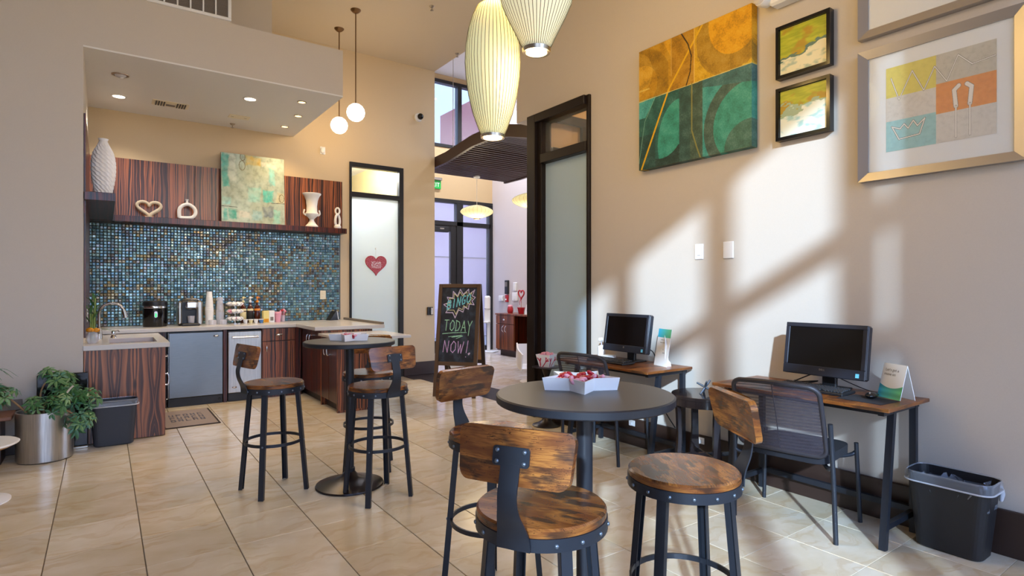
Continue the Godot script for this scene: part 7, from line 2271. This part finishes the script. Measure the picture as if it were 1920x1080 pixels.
func build_corner_plants() -> void:
	var pl := thing("potted_schefflera", "leafy umbrella plant in a brushed steel planter at the left wall", "plant", Vector3(-0.39, 0, -6.07))
	var pot := obj("planter", MB.new().lathe([Vector2(0, 0.006), Vector2(0.184, 0.006), Vector2(0.188, 0.012), Vector2(0.190, 0.40), Vector2(0.184, 0.402), Vector2(0.180, 0.398), Vector2(0.178, 0.34), Vector2(0, 0.34)], 64, 0.3), M["steel_upright"], pl)
	obj("rubber_foot", MB.new().lathe([Vector2(0, 0), Vector2(0.180, 0), Vector2(0.184, 0.008)], 48), M["black_plastic"], pot)
	obj("soil", MB.new().lathe([Vector2(0.179, 0.345), Vector2(0.1, 0.36), Vector2(0, 0.365)], 32), M["soil"], pl)
	var lm := [leaf_mesh(6, 0.060), leaf_mesh(5, 0.052), leaf_mesh(7, 0.066)]
	var arms := [
		[[0.02, 0.36, 0.0], [0.05, 0.47, 0.03], [0.10, 0.58, 0.02], [0.13, 0.64, 0.03]],
		[[-0.02, 0.36, 0.02], [-0.03, 0.48, 0.04], [-0.01, 0.60, 0.02], [0.07, 0.70, 0.0]],
		[[0.05, 0.36, 0.03], [0.13, 0.44, 0.08], [0.22, 0.50, 0.10], [0.30, 0.50, 0.12]],
		[[0.04, 0.36, 0.05], [0.13, 0.40, 0.12], [0.20, 0.36, 0.17], [0.24, 0.29, 0.18]],
		[[-0.08, 0.36, 0.06], [-0.15, 0.46, 0.10], [-0.22, 0.55, 0.14], [-0.28, 0.60, 0.16]],
		[[0.0, 0.36, 0.08], [0.0, 0.45, 0.11], [0.04, 0.50, 0.13], [0.08, 0.53, 0.14]]]
	var tops := [[Vector3(0.13, 0.60, 0.03), 0.13, 17], [Vector3(0.06, 0.68, 0.0), 0.09, 13], [Vector3(0.28, 0.50, 0.10), 0.12, 18], [Vector3(0.23, 0.32, 0.17), 0.10, 16], [Vector3(-0.26, 0.60, 0.16), 0.10, 17], [Vector3(0.07, 0.49, 0.13), 0.13, 20], [Vector3(-0.05, 0.47, 0.08), 0.09, 8], [Vector3(-0.30, 0.52, 0.17), 0.07, 8]]
	for a in arms:
		var pts := []
		for q in a:
			pts.append(Vector3(q[0], q[1], q[2]))
		var sp := smooth_path(pts, 4)
		var rr := []
		for i in sp.size():
			rr.append(lerpf(0.009, 0.004, float(i) / sp.size()))
		obj("branch", MB.new().tube(sp, rr, 7), M["bark"], pl)
	for t in tops:
		for i in int(t[2] * 1.45):
			var v: Vector3 = Vector3(rng.randfn(), rng.randfn() * 0.8, rng.randfn()).normalized() * t[1] * pow(rng.randf(), 0.4)
			var p: Vector3 = t[0] + v
			p.z = maxf(p.z, -0.20)
			var up: Vector3 = (v.normalized() * 0.7 + Vector3(0, 0.8, 0.35)).normalized()
			var x: Vector3 = up.cross(Vector3(rng.randf() - 0.5, 0.1, rng.randf() - 0.5)).normalized()
			var s := rng.randf_range(0.8, 1.2)
			put("leaf", lm[rng.randi() % 3], [M["leaf"], M["leaf"], M["leaf_pale"], M["leaf_blue"]][rng.randi() % 4], pl, Transform3D(Basis(x, up, x.cross(up)).scaled(Vector3.ONE * s), p))
	obj("pale_twig", MB.new().tube(smooth_path([Vector3(0.10, 0.44, 0.12), Vector3(0.15, 0.55, 0.14), Vector3(0.19, 0.60, 0.14)], 4), 0.008, 7), M["worn_cream"], pl)
	var bp := thing("black_panel", "flat black panel with a silver foot strip leaning on the wall behind the planter", "panel", Vector3(-0.285, 0, -6.31))
	obj("panel", MB.new().box(Vector3(0, 0.34, 0), Vector3(0.35, 0.64, 0.045), 0.006), M["black_gloss"], bp)
	obj("foot_strip", MB.new().box(Vector3(0, 0.01, 0.01), Vector3(0.35, 0.02, 0.06), 0.003), M["nickel"], bp)
	obj("top_knob", MB.new().box(Vector3(-0.05, 0.665, 0), Vector3(0.05, 0.012, 0.03), 0.003), M["black_plastic"], bp)
	waste_bin("waste_bin", "dark grey waste bin with a clear liner against the sink cabinet", Vector3(0.076, 0, -6.27), 0, Vector2(0.355, 0.17), Vector2(0.295, 0.14), 0.40, M["bin_grey"], 0.0)
	var bn := thing("low_bench", "low brown bench at the left edge behind the white pedestal table", "bench", Vector3(-1.085, 0, -6.17))
	obj("seat_board", MB.new().box(Vector3(0, 0.365, 0.0), Vector3(0.98, 0.035, 0.30), 0.006), M["bench_wood"], bn)
	obj("back_board", MB.new().box(Vector3(0.04, 0.42, -0.17), Vector3(0.98, 0.09, 0.02), 0.004), M["grey_panel"], bn)
	for s in [-0.4, 0.4]:
		obj("leg", MB.new().box(Vector3(s, 0.175, 0.0), Vector3(0.05, 0.35, 0.24), 0.004), M["dark_wood"], bn)
	var fp := thing("small_pot", "dark pot of grassy plant standing on the low bench at the left edge", "plant", Vector3(-0.78, 0.382, -6.10))
	obj("pot", MB.new().lathe([Vector2(0, 0), Vector2(0.06, 0), Vector2(0.08, 0.13), Vector2(0.075, 0.13), Vector2(0.07, 0.11), Vector2(0, 0.11)], 20), M["espresso"], fp)
	for i in 14:
		var a := TAU * i / 14
		var d := Vector3(cos(a), 0, sin(a))
		obj("leaf", MB.new().bar(smooth_path([Vector3(0, 0.11, 0), d * 0.05 + Vector3(0, 0.30, 0), d * 0.13 + Vector3(0, 0.37, 0), d * 0.22 + Vector3(0, 0.30, 0)], 4), Vector3(-sin(a), 0, cos(a)), [0.006, 0.007, 0.008, 0.009, 0.009, 0.009, 0.009, 0.008, 0.007, 0.006, 0.005, 0.003, 0.001], 0.001), M["leaf"], fp)
	var ts := thing("pedestal_table", "low white pedestal table with a pale wood edge at the left edge", "table", Vector3(-0.70, 0, -5.06))
	obj("tabletop", MB.new().lathe([Vector2(0.24, 0.372), Vector2(0.245, 0.378), Vector2(0.235, 0.384), Vector2(0, 0.384)], 48, 0.5), M["white_ceramic"], ts)
	obj("wood_edge", MB.new().lathe([Vector2(0, 0.352), Vector2(0.20, 0.352), Vector2(0.24, 0.372)], 48), M["ply_edge"], ts)
	obj("pedestal", MB.new().lathe([Vector2(0, 0), Vector2(0.20, 0), Vector2(0.20, 0.006), Vector2(0.12, 0.02), Vector2(0.05, 0.06), Vector2(0.028, 0.15), Vector2(0.03, 0.28), Vector2(0.08, 0.352), Vector2(0, 0.352)], 40, 0.6), M["white_ceramic"], ts)
